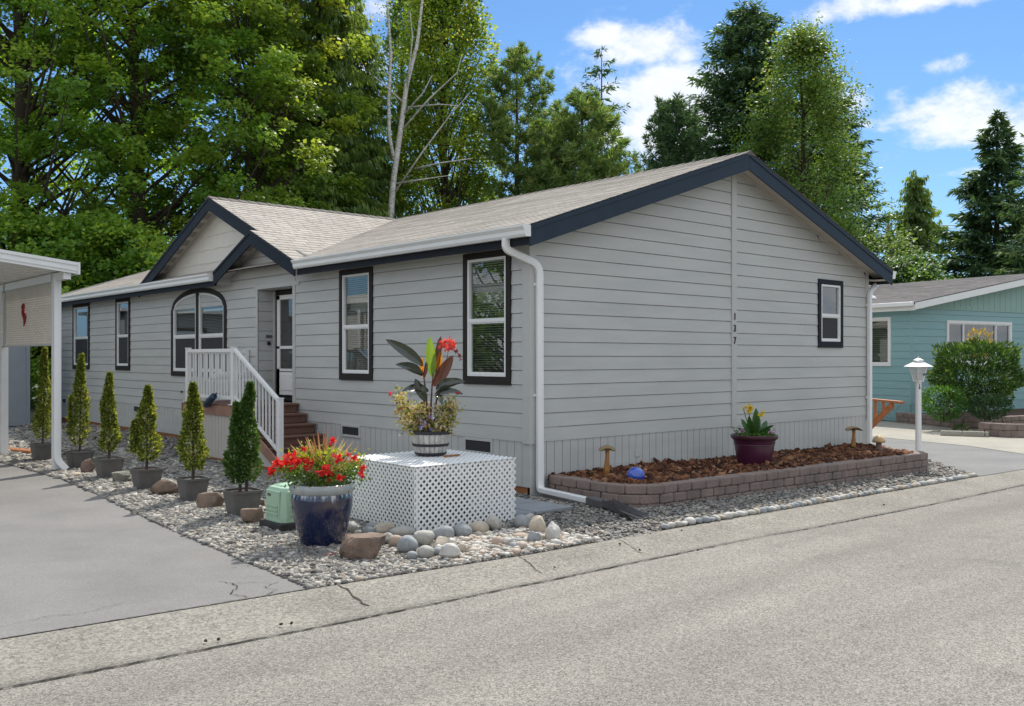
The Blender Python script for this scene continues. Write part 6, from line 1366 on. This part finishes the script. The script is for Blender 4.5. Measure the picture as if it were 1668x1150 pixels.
bl2((693, 645), (655, 640), .10, cD, dy0=0, dy1=-.20, up=(0, 1), droop=.8)
bl2((706, 642), (752, 626), .115, cD, dy0=0, dy1=-.12, up=(.2, 1), droop=.55)
bl2((704, 650), (748, 648), .10, cD, dy0=.02, dy1=.1, up=(.1, 1), droop=.6)
bl2((706, 650), (716, 664), .075, cD, dy0=0, dy1=-.1, up=(.5, .5), droop=.6)
bl2((715, 634), (720, 615), .05, cD, dy0=.05, dy1=.08, up=(.5, .3))
bl2((708, 677), (733, 675), .045, cD, dy1=-.1, up=(0, 1), droop=.3)
stM = mat('canna_stem', (.13, .045, .035), .45, .3, 8)
for st in (((694, 720), (692, 680), (687, 630), (684, 608)), ((697, 722), (697, 680), (699, 640), (701, 615)), ((702, 720), (704, 680), (709, 640), (717, 612), (724, 590), (726, 578)), ((690, 720), (688, 680), (684, 640))):
    MB().tube([tuple(pp(a, b)) for a, b in st], [.013 - .0022 * i for i in range(len(st))], 7).build('stem', stM, bp_, smooth=True)
def petals(parent, c, r, m, seed, n=14, name='flower', flat=1.0):
    rg_ = np.random.default_rng(seed); c = np.array(c, float); t = nrmz(rg_.normal(size=(n, 3)) + np.array([0, 0, .3])); s = sideof(rg_, t); L = r * rg_.uniform(.7, 1.2, n)
    return leaves_obj(name, kites(np.repeat(c[None], n, 0) + rg_.normal(0, r * .18, (n, 3)), t, s, L, L * .85, .15, wide=.62), m, rg_.uniform(0, 1, n), parent)
redM = leafmat('red_petal', [(.55, .012, .02), (.75, .03, .04), (.85, .10, .10)], .45, .5, .3, .9); coralM = leafmat('coral_petal', [(.75, .06, .06), (.9, .18, .15)], .45, .5, .3, .9)
dryM = leafmat('spent_petal', [(.18, .02, .03), (.35, .06, .06)], .3, .7, .2, .9)
purM = leafmat('violet_petal', [(.16, .12, .45), (.35, .3, .7), (.7, .65, .85)], .4, .5, .3, .9); creamM = leafmat('cream_bloom', [(.75, .68, .45), (.9, .86, .72)], .5, .6, .2, .9); yelM = leafmat('yellow_petal', [(.75, .55, .03), (.9, .75, .10)], .4, .5, .3, .9)
for i, (a, b, r) in enumerate(((718, 564, .05), (727, 562, .055), (733, 570, .05), (722, 573, .045), (714, 570, .035))): petals(bp_, pp(a, b, rj.uniform(-.03, .03)), r, coralM, 900 + i, 16)
for i, (a, b) in enumerate(((738, 580), (744, 586), (747, 592), (741, 577))): petals(bp_, pp(a, b), .022, dryM, 910 + i, 10)
MB().tube([tuple(pp(734, 576)), tuple(pp(742, 582)), tuple(pp(747, 590))], .004, 5).build('stem', stM, bp_)
for i, (a, b) in enumerate(((631, 648), (646, 674), (743, 647))): petals(bp_, pp(a, b, -.05), .03 if i < 2 else .018, redM, 920 + i, 12)
for i, (a, b) in enumerate(((682, 690), (690, 694), (688, 700), (702, 688), (699, 683), (683, 704), (702, 706))): petals(bp_, pp(a, b, -.19), .026, purM, 930 + i, 8)
for i, (a, b) in enumerate(((707, 697), (712, 694), (709, 700), (645, 650), (662, 690), (716, 703), (722, 700))): petals(bp_, pp(a, b, -.16), .02, creamM, 940 + i, 9)
filM = leafmat('trailing_leaf', [(.08, .14, .03), (.30, .33, .09), (.55, .50, .24), (.50, .33, .17), (.72, .66, .46)], .45, .6, .25, 1.0)
rgf = np.random.default_rng(77); C_ = []; 
for (a, b, ra, rb_, n) in ((668, 688, 22, 20, 420), (655, 670, 14, 16, 150), (722, 690, 20, 24, 460), (731, 668, 12, 14, 150), (697, 704, 30, 12, 420), (672, 712, 10, 10, 90), (712, 716, 6, 16, 70), (684, 676, 16, 14, 160), (645, 655, 8, 14, 50)):
    q = rgf.normal(0, .5, (n, 3)); C_.append(np.array([pp(a + u * ra, b + v * rb_, w * .13 - .03) for u, v, w in q]))
C_ = np.concatenate(C_); td = rdir(rgf, len(C_), .35); L = rgf.uniform(.02, .05, len(C_)); leaves_obj('foliage', kites(C_, td, sideof(rgf, td), L, L * .85, .12), filM, rgf.uniform(0, 1, len(C_)), bp_)
mb = MB()
for i in range(26):
    p0 = rp(rgf.uniform(-.14, .14), .23, rgf.uniform(-.12, .12)); e = C_[rgf.integers(0, len(C_))]; mb.tube([tuple(p0), tuple(p0 * .5 + e * .5 + np.array([0, 0, .04])), tuple(e)], .0028, 4, cap=False)
for a, b in ((631, 650), (743, 649)): mb.tube([tuple(pp(660 if a < 700 else 722, 700)), tuple(pp((a + 690) / 2, 672)), tuple(pp(a, b, -.05))], .0032, 4, cap=False)
mb.build('twigs', mat('green_twig', (.22, .20, .08), .7, .3, 20), bp_)
# ------------------------------------------------------------------ big blue glazed pot
bx_, by_ = -3.44, -.97
bpot = empty('blue_glazed_pot', (bx_, by_, 0), 'large blue glazed pot with red flowers beside the green utility box', 'flower pot')
gm_ = bpy.data.materials.new('blue_glaze'); gm_.use_nodes = True; t_ = gm_.node_tree; n_ = t_.nodes; l_ = t_.links; b_ = n_['Principled BSDF']
tcg = n_.new('ShaderNodeTexCoord'); sg = n_.new('ShaderNodeSeparateXYZ'); l_.new(tcg.outputs['Object'], sg.inputs[0])
mpg = n_.new('ShaderNodeMapping'); mpg.inputs['Scale'].default_value = (14, 14, 1.4); l_.new(tcg.outputs['Object'], mpg.inputs[0]); ng = n_.new('ShaderNodeTexNoise'); ng.inputs['Scale'].default_value = 2.2; ng.inputs['Detail'].default_value = 5; l_.new(mpg.outputs[0], ng.inputs[0])
ad_ = n_.new('ShaderNodeMath'); ad_.operation = 'MULTIPLY_ADD'; l_.new(ng.outputs[0], ad_.inputs[0]); ad_.inputs[1].default_value = .28; l_.new(sg.outputs[2], ad_.inputs[2])
rg_ = n_.new('ShaderNodeValToRGB'); l_.new(ad_.outputs[0], rg_.inputs[0]); e_ = rg_.color_ramp.elements
e_[0].position = .50; e_[0].color = (.006, .012, .05, 1); e_[1].position = .64; e_[1].color = (.50, .50, .46, 1)
for p_, c_ in ((.56, (.008, .013, .04)), (.585, (.018, .04, .10)), (.60, (.08, .13, .20)), (.618, (.30, .34, .35))): q_ = e_.new(p_); q_.color = (*c_, 1)
nb_ = n_.new('ShaderNodeTexNoise'); nb_.inputs['Scale'].default_value = 5; l_.new(tcg.outputs['Object'], nb_.inputs[0]); mrb = n_.new('ShaderNodeMapRange'); mrb.inputs[1].default_value = .54; mrb.inputs[2].default_value = .72; l_.new(nb_.outputs[0], mrb.inputs[0])
mb_ = n_.new('ShaderNodeMath'); mb_.operation = 'MULTIPLY'; l_.new(mrb.outputs[0], mb_.inputs[0]); mb_.inputs[1].default_value = .5
mxg = n_.new('ShaderNodeMix'); mxg.data_type = 'RGBA'; l_.new(mb_.outputs[0], mxg.inputs[0]); l_.new(rg_.outputs[0], mxg.inputs[6]); mxg.inputs[7].default_value = (.13, .085, .065, 1); l_.new(mxg.outputs[2], b_.inputs['Base Color'])
b_.inputs['Roughness'].default_value = .14; b_.inputs['Coat Weight'].default_value = .6; b_.inputs['Coat Roughness'].default_value = .05
MB().lathe([(.262, .462), (.274, .470), (.284, .484), (.290, .510), (.284, .54), (.266, .550), (.254, .53), (.25, .48)], (bx_, by_, 0), 48).build('rim', mat('cream_glaze', (.36, .37, .34), .2, .35, 10, col2=(.22, .25, .26), coat=.5), bpot, smooth=True, sharp=70)
PR = [(.165, .0), (.18, .0), (.19, .02), (.228, .14), (.266, .32), (.276, .41), (.268, .46), (.262, .472), (.25, .474)]
MB().lathe(PR, (bx_, by_, 0), 48).build('pot', gm_, bpot, smooth=True, sharp=60); MB().lathe([(.25, .47), (.25, .485), (.0001, .50)], (bx_, by_, 0), 24).build('soil', M['soil'], bpot)
k2 = .00545
def pb(px, py, dy=0.0): return np.array([bx_, by_, 0]) + RT * (px - 525) * k2 + FW * dy + np.array([0, 0, .54 + (800 - py) * k2])
flM = leafmat('mandevilla_leaf', [(.03, .08, .015), (.07, .15, .02), (.17, .27, .03), (.38, .42, .05)], .42, .35, .4, 1.3)
rgf = np.random.default_rng(31); C_ = []
for (a, b, ra, rb_, n) in ((525, 792, 52, 12, 900), (480, 780, 26, 12, 330), (565, 778, 26, 16, 420), (520, 765, 34, 16, 520), (480, 758, 12, 12, 110), (585, 765, 14, 14, 160), (465, 775, 12, 8, 90), (540, 750, 30, 10, 200), (500, 748, 14, 10, 100)):
    q = rgf.normal(0, .5, (n, 3)); C_.append(np.array([pb(a + u * ra, b + v * rb_, w * .24) for u, v, w in q]))
C_ = np.concatenate(C_); td = rdir(rgf, len(C_), .5); L = rgf.uniform(.018, .042, len(C_)); leaves_obj('foliage', kites(C_, td, sideof(rgf, td), L, L * .55, .12), flM, np.clip(rgf.uniform(0, .6, len(C_)) + .8 * (C_[:, 2] - .58) / .3, 0, 1), bpot)
for i, (a, b, r) in enumerate(((448, 778, .04), (462, 762, .045), (470, 768, .045), (481, 756, .055), (490, 762, .05), (497, 760, .04), (508, 764, .045), (536, 778, .05), (540, 786, .05), (548, 729, .035), (558, 754, .038), (580, 759, .035), (598, 770, .025), (562, 786, .035), (592, 776, .03), (500, 741, .025), (576, 748, .02), (455, 766, .04), (594, 782, .028), (540, 770, .03))): petals(bpot, pb(a, b, -.15 - .08 * math.sin(i * 2.1)), r * 1.22, redM, 960 + i, 17)
spM = leafmat('cordyline_leaf', [(.20, .085, .06), (.42, .22, .15), (.50, .40, .28)], .35, .4, .4, 1.2)
for i, (a, b, tt) in enumerate(((518, 712, .3), (515, 718, .1), (527, 715, .2), (531, 712, .4), (533, 714, .1), (502, 722, .5), (498, 725, .9), (482, 728, .8), (478, 734, .9), (462, 748, .9), (461, 755, 1), (560, 726, 1), (568, 728, .9), (576, 730, .8), (584, 738, .6), (590, 748, .4), (524, 730, .6), (541, 736, .9), (551, 738, .5), (600, 760, .5), (510, 728, .4), (548, 722, .7))):
    A_ = pb(526 + (a - 526) * .12, 792); B_ = pb(a, b, -.12 * math.sin(i * 1.7)); d = B_ - A_; mb = MB(); L = np.linalg.norm(d); leafblade(mb, A_, d / L + np.array([0, 0, .12]), -FW + np.array([0, 0, .3]), L * 1.03, .024, .22, .3, 8); bladeobj('spike_leaf', spM, bpot, mb, tt)
mb = MB(); rgs = np.random.default_rng(8)
for i in range(30): e = C_[rgs.integers(0, len(C_))]; p0 = np.array([bx_ + rgs.uniform(-.15, .15), by_ + rgs.uniform(-.15, .15), .5]); mb.tube([tuple(p0), tuple((p0 + e) / 2 + np.array([0, 0, .02])), tuple(e)], .003, 4, cap=False)
mb.build('twigs', mat('green_stem', (.12, .15, .04), .7, .3, 20), bpot)
# fallen petals
for i, (px, py, lab) in enumerate([(545, 903, 'red petal on the gravel under the blue pot'), (534, 904, 'red petal left of the boulder'), (455, 883, 'single red petal on the gravel below the utility box'), (563, 872, 'crumpled red petal among the dark stones'), (572, 876, 'red petal beside the crumpled one'), (590, 873, 'small red petal near the lattice foot')]):
    x, y, tt = g2(px, py, .03); o = petals(None, (0, 0, 0), .022, redM, 990 + i, 6, 'fallen_petal'); o.location = (x, y, .035); o.scale = (1, 1, .4); tag(o, lab, 'petal', 'fallen petals')
# ------------------------------------------------------------------ green utility pedestal
pd = empty('utility_pedestal', (-3.32, -.13, 0), 'pale green plastic utility pedestal on a dark base by the driveway', 'utility box')
pgm = mat('pale_green_plastic', (.35, .50, .36), .45, .12, 4, spec=.35); cx_, cy_ = -3.25, -.04
def rbox(mb, cx, cy, z0, z1, w0, w1, r=.05, top=.0):
    lv = [(z0, w0, 0), (z0 + (z1 - z0) * .9, w0 + (w1 - w0) * .9, 0), (z1 - .03, w1, 0), (z1 - .008, w1 - .014, 0), (z1, w1 - .04, 0)]; n = 24; V = []
    for z, w, _ in lv:
        for k in range(n):
            a = 2 * math.pi * (k + .5) / n; c, s = math.cos(a), math.sin(a); p_ = 6.0; m_ = (abs(c) ** p_ + abs(s) ** p_) ** (-1 / p_); V.append((cx + w * c * m_, cy + w * s * m_, z))
    fs = [tuple(range(n))[::-1], tuple(range((len(lv) - 1) * n, len(lv) * n))] + [(r_ * n + i, r_ * n + (i + 1) % n, (r_ + 1) * n + (i + 1) % n, (r_ + 1) * n + i) for r_ in range(len(lv) - 1) for i in range(n)]
    mb.add(V, fs)
mb = MB(); rbox(mb, cx_, cy_, .085, .42, .195, .178); mb.build('cover', pgm, pd, smooth=True, sharp=35)
mb = MB(); rbox(mb, cx_, cy_, .415, .436, .145, .12); mb.build('cap_ridge', pgm, pd, smooth=True, sharp=35)
for (sx, sy) in ((-1, 0), (0, -1)):
    mb = MB()
    def fc(u, z, d): return (cx_ - (.188 + d) if sx else cx_ + u, cy_ + u if sx else cy_ - (.188 + d), z)
    p, q = fc(-.135, .12, -.01), fc(.135, .385, .006); mb.box(p, q); f = mb.build('raised_panel', pgm, pd, bevel=.012)
    for z in (.15, .19, .23): MB().prism([fc(-.11, z, .004), fc(.11, z, .004), fc(.11, z + .022, .004), fc(-.11, z + .022, .004)], (-.014 if sx else 0, 0 if sx else -.014, 0)).build('louvre', pgm, f, bevel=.004)
    if sy: MB().box(fc(-.10, .335, .004), fc(.02, .365, .02)).build('handle', pgm, f, bevel=.006)
    else: MB().box(fc(.03, .325, .003), fc(.10, .352, .010)).build('lock', mat('lock_grey', (.10, .12, .10), .5, .3, 40), f, bevel=.006)
mb = MB(); mb.box((cx_ - .225, cy_ - .225, -.01), (cx_ + .225, cy_ + .225, .085)); mb.build('base', mat('black_base', (.045, .042, .04), .85, .4, 12, bump=.2), pd, bevel=.015)
# ------------------------------------------------------------------ pavers and splash block
pvm = M['slab']; pg = [(-.49, -1.14), (-.30, -.10), (-.86, -.02), (-1.05, -1.04)]
for i, (ox, lab) in enumerate(((0.0, 'grey concrete paver nearest the downspout'), (-.56, 'grey concrete paver half hidden by the lattice box'))):
    for j in range(2):
        x0_, y0_ = -.42 + ox, -.12 - .52 * (j + 0); mb = MB(); mb.prism([(x0_ - .54, y0_ - .50, .012), (x0_ - .0, y0_ - .50, .012), (x0_ + .0, y0_, .012), (x0_ - .54, y0_, .012)], (0, 0, .03))
        tag(mb.build('paver', pvm, org=(x0_ - .27, y0_ - .25, 0), bevel=.004), lab + (', at the house wall' if j == 0 else ', toward the street'), 'paver', 'grey pavers by the corner')
fx = MB(); darkp = mat('dark_grey_plastic', (.11, .10, .10), .55, .25, 12)
spb = empty('splash_guard', (.0, -1.5, 0), 'dark grey flexible downspout extension lying flared on the gravel', 'downspout extension')
a = np.array([-.045, -1.05, .058]); b = np.array([-.10, -1.36, .05]); c = np.array([-.36, -2.05, .03])
mb = MB(); rectpipe(mb, [tuple(a), tuple(a * .6 + b * .4), tuple(b)], .12, .095, [(1, 0, 0)] * 3); mb.build('collar', darkp, spb, smooth=True, sharp=50)
d = nrmz(c - b); s_v = np.array([-d[1], d[0], 0]); mb = MB(); secs = []
for i in range(7):
    t = i / 6; p = b * (1 - t) + c * t; w = .065 + .05 * t; h = .06 * (1 - t) + .012; secs.append([p - s_v * w + np.array([0, 0, h]), p - s_v * w * .85 + np.array([0, 0, -.01]), p + s_v * w * .85 + np.array([0, 0, -.01]), p + s_v * w + np.array([0, 0, h])])
for i in range(6):
    for k in range(3): mb.quad(secs[i][k], secs[i][k + 1], secs[i + 1][k + 1], secs[i + 1][k])
    for k in range(3): q = [x + np.array([0, 0, -.006]) for x in (secs[i][k], secs[i][k + 1], secs[i + 1][k + 1], secs[i + 1][k])]; mb.quad(*q)
for k in range(2): off = s_v * (.03 * (2 * k - 1)); mb.bar(tuple(b + off + np.array([0, 0, -.005])), tuple(c + off * 1.6 + np.array([0, 0, -.002])), .006, .012)
mb.build('chute', darkp, spb)
# ------------------------------------------------------------------ things in the bark bed
zb_ = lambda x: ZP(x) - .035
px_, py_ = 3.36, -.93
pp_ = empty('purple_pot', (px_, py_, zb_(px_)), 'plum purple ribbed pot with yellow canna in the bark bed', 'flower pot')
pm = mat('plum_glaze', (.075, .012, .045), .32, .45, 6, col2=(.045, .010, .022), spec=.5, coat=.3); pmr = mat('plum_rim', (.06, .016, .025), .35, .3, 8, coat=.2)
z_ = zb_(px_); MB().lathe([(.19, 0), (.20, .0), (.235, .10), (.262, .25), (.268, .31), (.278, .315), (.278, .33), (.270, .335), (.282, .345), (.284, .36), (.276, .366), (.288, .375), (.290, .39)], (px_, py_, z_), 40).build('pot', pm, pp_, smooth=True, sharp=50)
MB().lathe([(.285, .385), (.31, .395), (.322, .42), (.318, .45), (.30, .455), (.285, .44), (.28, .40)], (px_, py_, z_), 40).build('rim', pmr, pp_, smooth=True, sharp=60); MB().lathe([(.28, .40), (.28, .41), (.0001, .42)], (px_, py_, z_), 24).build('soil', M['soil'], pp_)
k3 = .00785
def pq(px, py, dy=0.0): return np.array([px_, py_, z_ + .44]) + RT * (px - 1240) * k3 + FW * dy + np.array([0, 0, (710 - py) * k3])
cgd = leafmat('green_canna_leaf', [(.03, .085, .02), (.06, .15, .03)], .25, .3, .5, 1.3)
rk3 = random.Random(5)
for i, (a, b, w, dr) in enumerate(((1243, 664, .13, 0), (1236, 680, .10, .1), (1252, 676, .11, .1), (1228, 676, .10, .2), (1218, 688, .09, .7), (1266, 685, .10, .5), (1262, 696, .10, .8), (1226, 690, .09, .3), (1248, 690, .10, .5), (1234, 692, .10, .4), (1213, 697, .08, .6), (1256, 702, .10, .9), (1240, 676, .10, .1), (1223, 683, .08, .2), (1269, 690, .07, .6))):
    A_ = pq(1240 + (a - 1240) * .35, 712, .05 * math.sin(i)); B_ = pq(a, b, -.16 * math.sin(i * 2.3)); d = B_ - A_; L = np.linalg.norm(d); mb = MB(); leafblade(mb, A_, d / L + np.array([0, 0, dr * .5]), -FW * .8 + RT * rk3.uniform(-.4, .4) + np.array([0, 0, .5]), L * 1.04, w, dr, .18, 9, wave=.004); bladeobj('canna_leaf', cgd, pp_, mb, rk3.uniform(0, 1))
for a, b in ((1221, 664), (1230, 664), (1254, 668)): MB().tube([tuple(pq(1236, 712)), tuple(pq((a + 1236) / 2, 690)), tuple(pq(a, b))], .006, 5).build('stem', mat('stem_green', (.09, .14, .04), .5), pp_)
for i, (a, b, r) in enumerate(((1221, 661, .035), (1229, 660, .05), (1231, 666, .05), (1228, 669, .04), (1253, 671, .04), (1250, 675, .04), (1234, 663, .04))): petals(pp_, pq(a, b, -.05), r, yelM, 1010 + i, 12)
mb = MB(); n = 420; q = np.clip(rgf.normal(0, .38, (n, 3)), -.62, .62); C2 = np.array([pq(1240 + u * 46, 709 + v * 6, w * .4) for u, v, w in q]); td = rdir(rgf, n, .6); L = rgf.uniform(.02, .05, n); leaves_obj('foliage', kites(C2, td, sideof(rgf, td), L, L * .6, .1), LM['fresh'], rgf.uniform(0, 1, n), pp_)
for i, (a, b) in enumerate(((1212, 698), (1208, 701), (1215, 701), (1262, 702), (1268, 704), (1266, 698), (1258, 704))): petals(pp_, pq(a, b, -.22), .022, leafmat('pink_bloom', [(.35, .12, .35), (.6, .35, .6)], .4) if i == 0 else bpy.data.materials['pink_bloom'], 1030 + i, 9)
# blue gazing ball
x, y = .60, -1.17; zc = zb_(x); MB_ = MB(); V3, F3 = ico(4); MB_.add([tuple(np.array([x, y, zc + .10]) + v * .106) for v in V3], F3)
gb = MB_.build('gazing_ball', mat('cobalt_glass', (.006, .06, .42), .06, .15, 3, spec=.7, coat=.8), org=(x, y, zc), smooth=True); tag(gb, 'shiny cobalt blue gazing ball on the bark near the left end of the bed', 'gazing ball')
# carved wooden mushrooms
wdM = mat('oiled_wood', (.42, .20, .055), .5, .45, 5, col2=(.20, .09, .03), stretch=(6, 6, .8), spec=.4); capM = mat('grey_wood_cap', (.36, .26, .14), .7, .5, 8, col2=(.16, .11, .07), bump=.3, bs=30)
def mushroom(x, y, H, r0, rc, label, tall=True, lean=.0, capt=.05):
    z0 = zb_(x); root = empty('wooden_mushroom', (x, y, z0), label, 'garden ornament', 'carved wooden mushrooms in the bark bed')
    if tall:
        MB().tube([(x - lean, y, z0), (x - lean * .6, y, z0 + H * .3), (x, y, z0 + H * .75), (x, y, z0 + H)], [r0, r0 * .8, r0 * .5, r0 * .62], 14).build('stem', wdM, root, smooth=True)
        V = IV * np.array([rc, rc * .8, capt]); V[:, 2] += capt * .9 * np.cos(V[:, 0] / rc * 2.4) - .4 * capt * (V[:, 0] / rc) ** 2 + .012 * np.sin(V[:, 1] * 40); V = V @ np.array([[math.cos(RZ), math.sin(RZ), 0], [-math.sin(RZ), math.cos(RZ), 0], [0, 0, 1]])
        MB().add([tuple(v + np.array([x, y, z0 + H])) for v in V], IF).build('cap', capM, root, smooth=True)
    else:
        MB().lathe([(r0 * 1.2, 0), (r0, H * .5), (r0 * .8, H)], (x, y, z0), 16).build('stem', mat('grey_stem', (.23, .15, .12), .8, .3, 8), root, smooth=True, sharp=60)
        MB().lathe([(.01, H - .01), (rc * .85, H - .02), (rc, H + .0), (rc * .96, H + .02), (rc * .75, H + .06), (rc * .4, H + .088), (.01, H + .098)], (x, y, z0), 24).build('cap', mat('pale_wood_cap', (.58, .40, .20), .6, .25, 8), root, smooth=True, sharp=70)
    return root
mushroom(.93, -.42, .345, .048, .108, 'tall T-shaped wooden mushroom left of the blue ball', True, .015, .018)
mushroom(7.02, -.42, .36, .05, .145, 'tall T-shaped wooden mushroom near the right downspout', True, .02, .018)
mushroom(6.98, -.88, .185, .05, .105, 'short round-capped wooden mushroom in the sunlit end of the bed', False)
for i, (px, py) in enumerate([(1068, 768), (1112, 765), (1163, 755), (1140, 775), (1240, 765), (1252, 768), (1262, 763), (1300, 748), (1022, 790), (1482, 743)]):
    x, y, tt = g2(px, py, .2); rock('pebble', 'small pale pebble lying on the bark chips', 'stone', x, y, .022, .018, .014, RC[5], 1100 + i, 0, 'pale pebbles on the bark', None, .3, ZP(x) - zg(x) - .03)
# ------------------------------------------------------------------ lamp post
lx, ly = 7.66, -1.22; lz = zg(lx)
lpst = empty('lamp_post', (lx, ly, lz), 'white garden lamp post with a lantern head at the right end of the block planter', 'lamp post')
mb = MB(); rot = 12
mb.tube([(lx, ly, lz - .1), (lx, ly, lz + 1.425)], [.049, .046], 20); mb.tube([(lx, ly, lz + 1.425), (lx, ly, lz + 1.445)], [.05, .05], 20); mb.build('shaft', M['white'], lpst, smooth=True, sharp=40)
lb, lt = lz + 1.445, lz + 1.69
def lpt(r, z, k): a = math.pi / 3 * k + .35; return (lx + r * math.cos(a), ly + r * math.sin(a), z)
MB().lathe([(.02, 0), (.085, 0), (.085, .014), (.02, .014)], (lx, ly, lb), 6).build('lantern_base', M['white'], lpst)
fm = MB()
for k in range(6): fm.bar(lpt(.08, lb, k), lpt(.15, lt, k), .011, .011); fm.bar(lpt(.08, lb + .012, k), lpt(.08, lb + .012, k + 1), .01, .012); fm.bar(lpt(.148, lt - .004, k), lpt(.148, lt - .004, k + 1), .01, .012)
fm.build('lantern_frame', M['vinyl'], lpst)
lg = bpy.data.materials.new('frosted_lens'); lg.use_nodes = True; nd = lg.node_tree.nodes; lk = lg.node_tree.links; pbx = nd['Principled BSDF']; pbx.inputs['Base Color'].default_value = (.85, .86, .86, 1); pbx.inputs['Roughness'].default_value = .3
trn = nd.new('ShaderNodeBsdfTransparent'); mxs = nd.new('ShaderNodeMixShader'); mxs.inputs[0].default_value = .42; lk.new(trn.outputs[0], mxs.inputs[1]); lk.new(pbx.outputs[0], mxs.inputs[2]); lk.new(mxs.outputs[0], nd['Material Output'].inputs[0])
for k in range(6): MB().quad(lpt(.074, lb + .01, k), lpt(.074, lb + .01, k + 1), lpt(.143, lt - .005, k + 1), lpt(.143, lt - .005, k)).build('lens', lg, lpst)
MB().tube([(lx, ly, lb + .01), (lx, ly, lb + .05), (lx, ly, lb + .12), (lx, ly, lb + .155)], [.018, .036, .036, .02], 14).build('bulb', mat('bulb_glass', (.62, .52, .40), .3), lpst, smooth=True)
MB().lathe([(.225, 0), (.232, .006), (.075, .085), (.07, .085)], (lx, ly, lt), 32).build('shade', M['white'], lpst, smooth=True, sharp=30)
MB().lathe([(.07, .08), (.07, .108), (.085, .108), (.088, .112), (.03, .142), (.008, .148), (.008, .172), (.004, .18)], (lx, ly, lt), 24).build('cap', M['white'], lpst, smooth=True, sharp=30)
# small number plate letters on the shaft, read down
tf = Matrix.Rotation(math.atan2(-FW[0], FW[1]) + math.pi * 0 - .0, 4, 'Z'); 
pos = np.array([lx, ly, 0]) - FW * .052
Rz = Matrix.Rotation(TH - math.pi / 2, 4, 'Z') @ RF
for s_, z in (('1', lz + 1.37), ('3', lz + 1.325)): text_part(s_, (pos[0], pos[1], z), .05, Rz, M['black'], 'post_number', lpst, .001)
text_part('137', (lx + RT[0] * .055 - FW[0] * .115, ly + RT[1] * .055 - FW[1] * .115, lb + .105), .045, Rz, M['black'], 'lantern_number', lpst, .001)
# stepping rubble at the end of the bed
x, y, tt = g2(1520, 756, .04); rock('concrete_chunk', 'broken pale concrete chunk lying at the end of the block planter', 'rubble', 8.25, -1.1, .13, .06, .05, M['conc'], 1201, .8, None, RZ - .5, .1)

# ------------------------------------------------------------------ trees past the edges of the view (they show in the window panes)
G3 = 'trees standing beyond the edges of the street view'
for i, (p_, H, R, sd) in enumerate((((-21, 24.0), 12, 5.0, 81), ((-30, 20.0), 12, 5.5, 82))):
    bl(['leafy tree beyond the carport, nearer the shed', 'leafy tree further up the street left of the carport'][i], p_, None, H, R, 1.2, sd, 260, 80, .26, LM['maple'], M['bark_br'], group=G3, csize=1.15)
for i, (p_, H, R, sd) in enumerate((((17, -24), 11, 4.5, 85), ((26, -21), 12, 4.5, 86))):
    bl(['leafy tree across the street facing the gable window', 'leafy tree across the street further right'][i], p_, None, H, R, 1.2, sd, 200, 70, .26, LM['maple'], M['bark_br'], group=G3, csize=1.15)
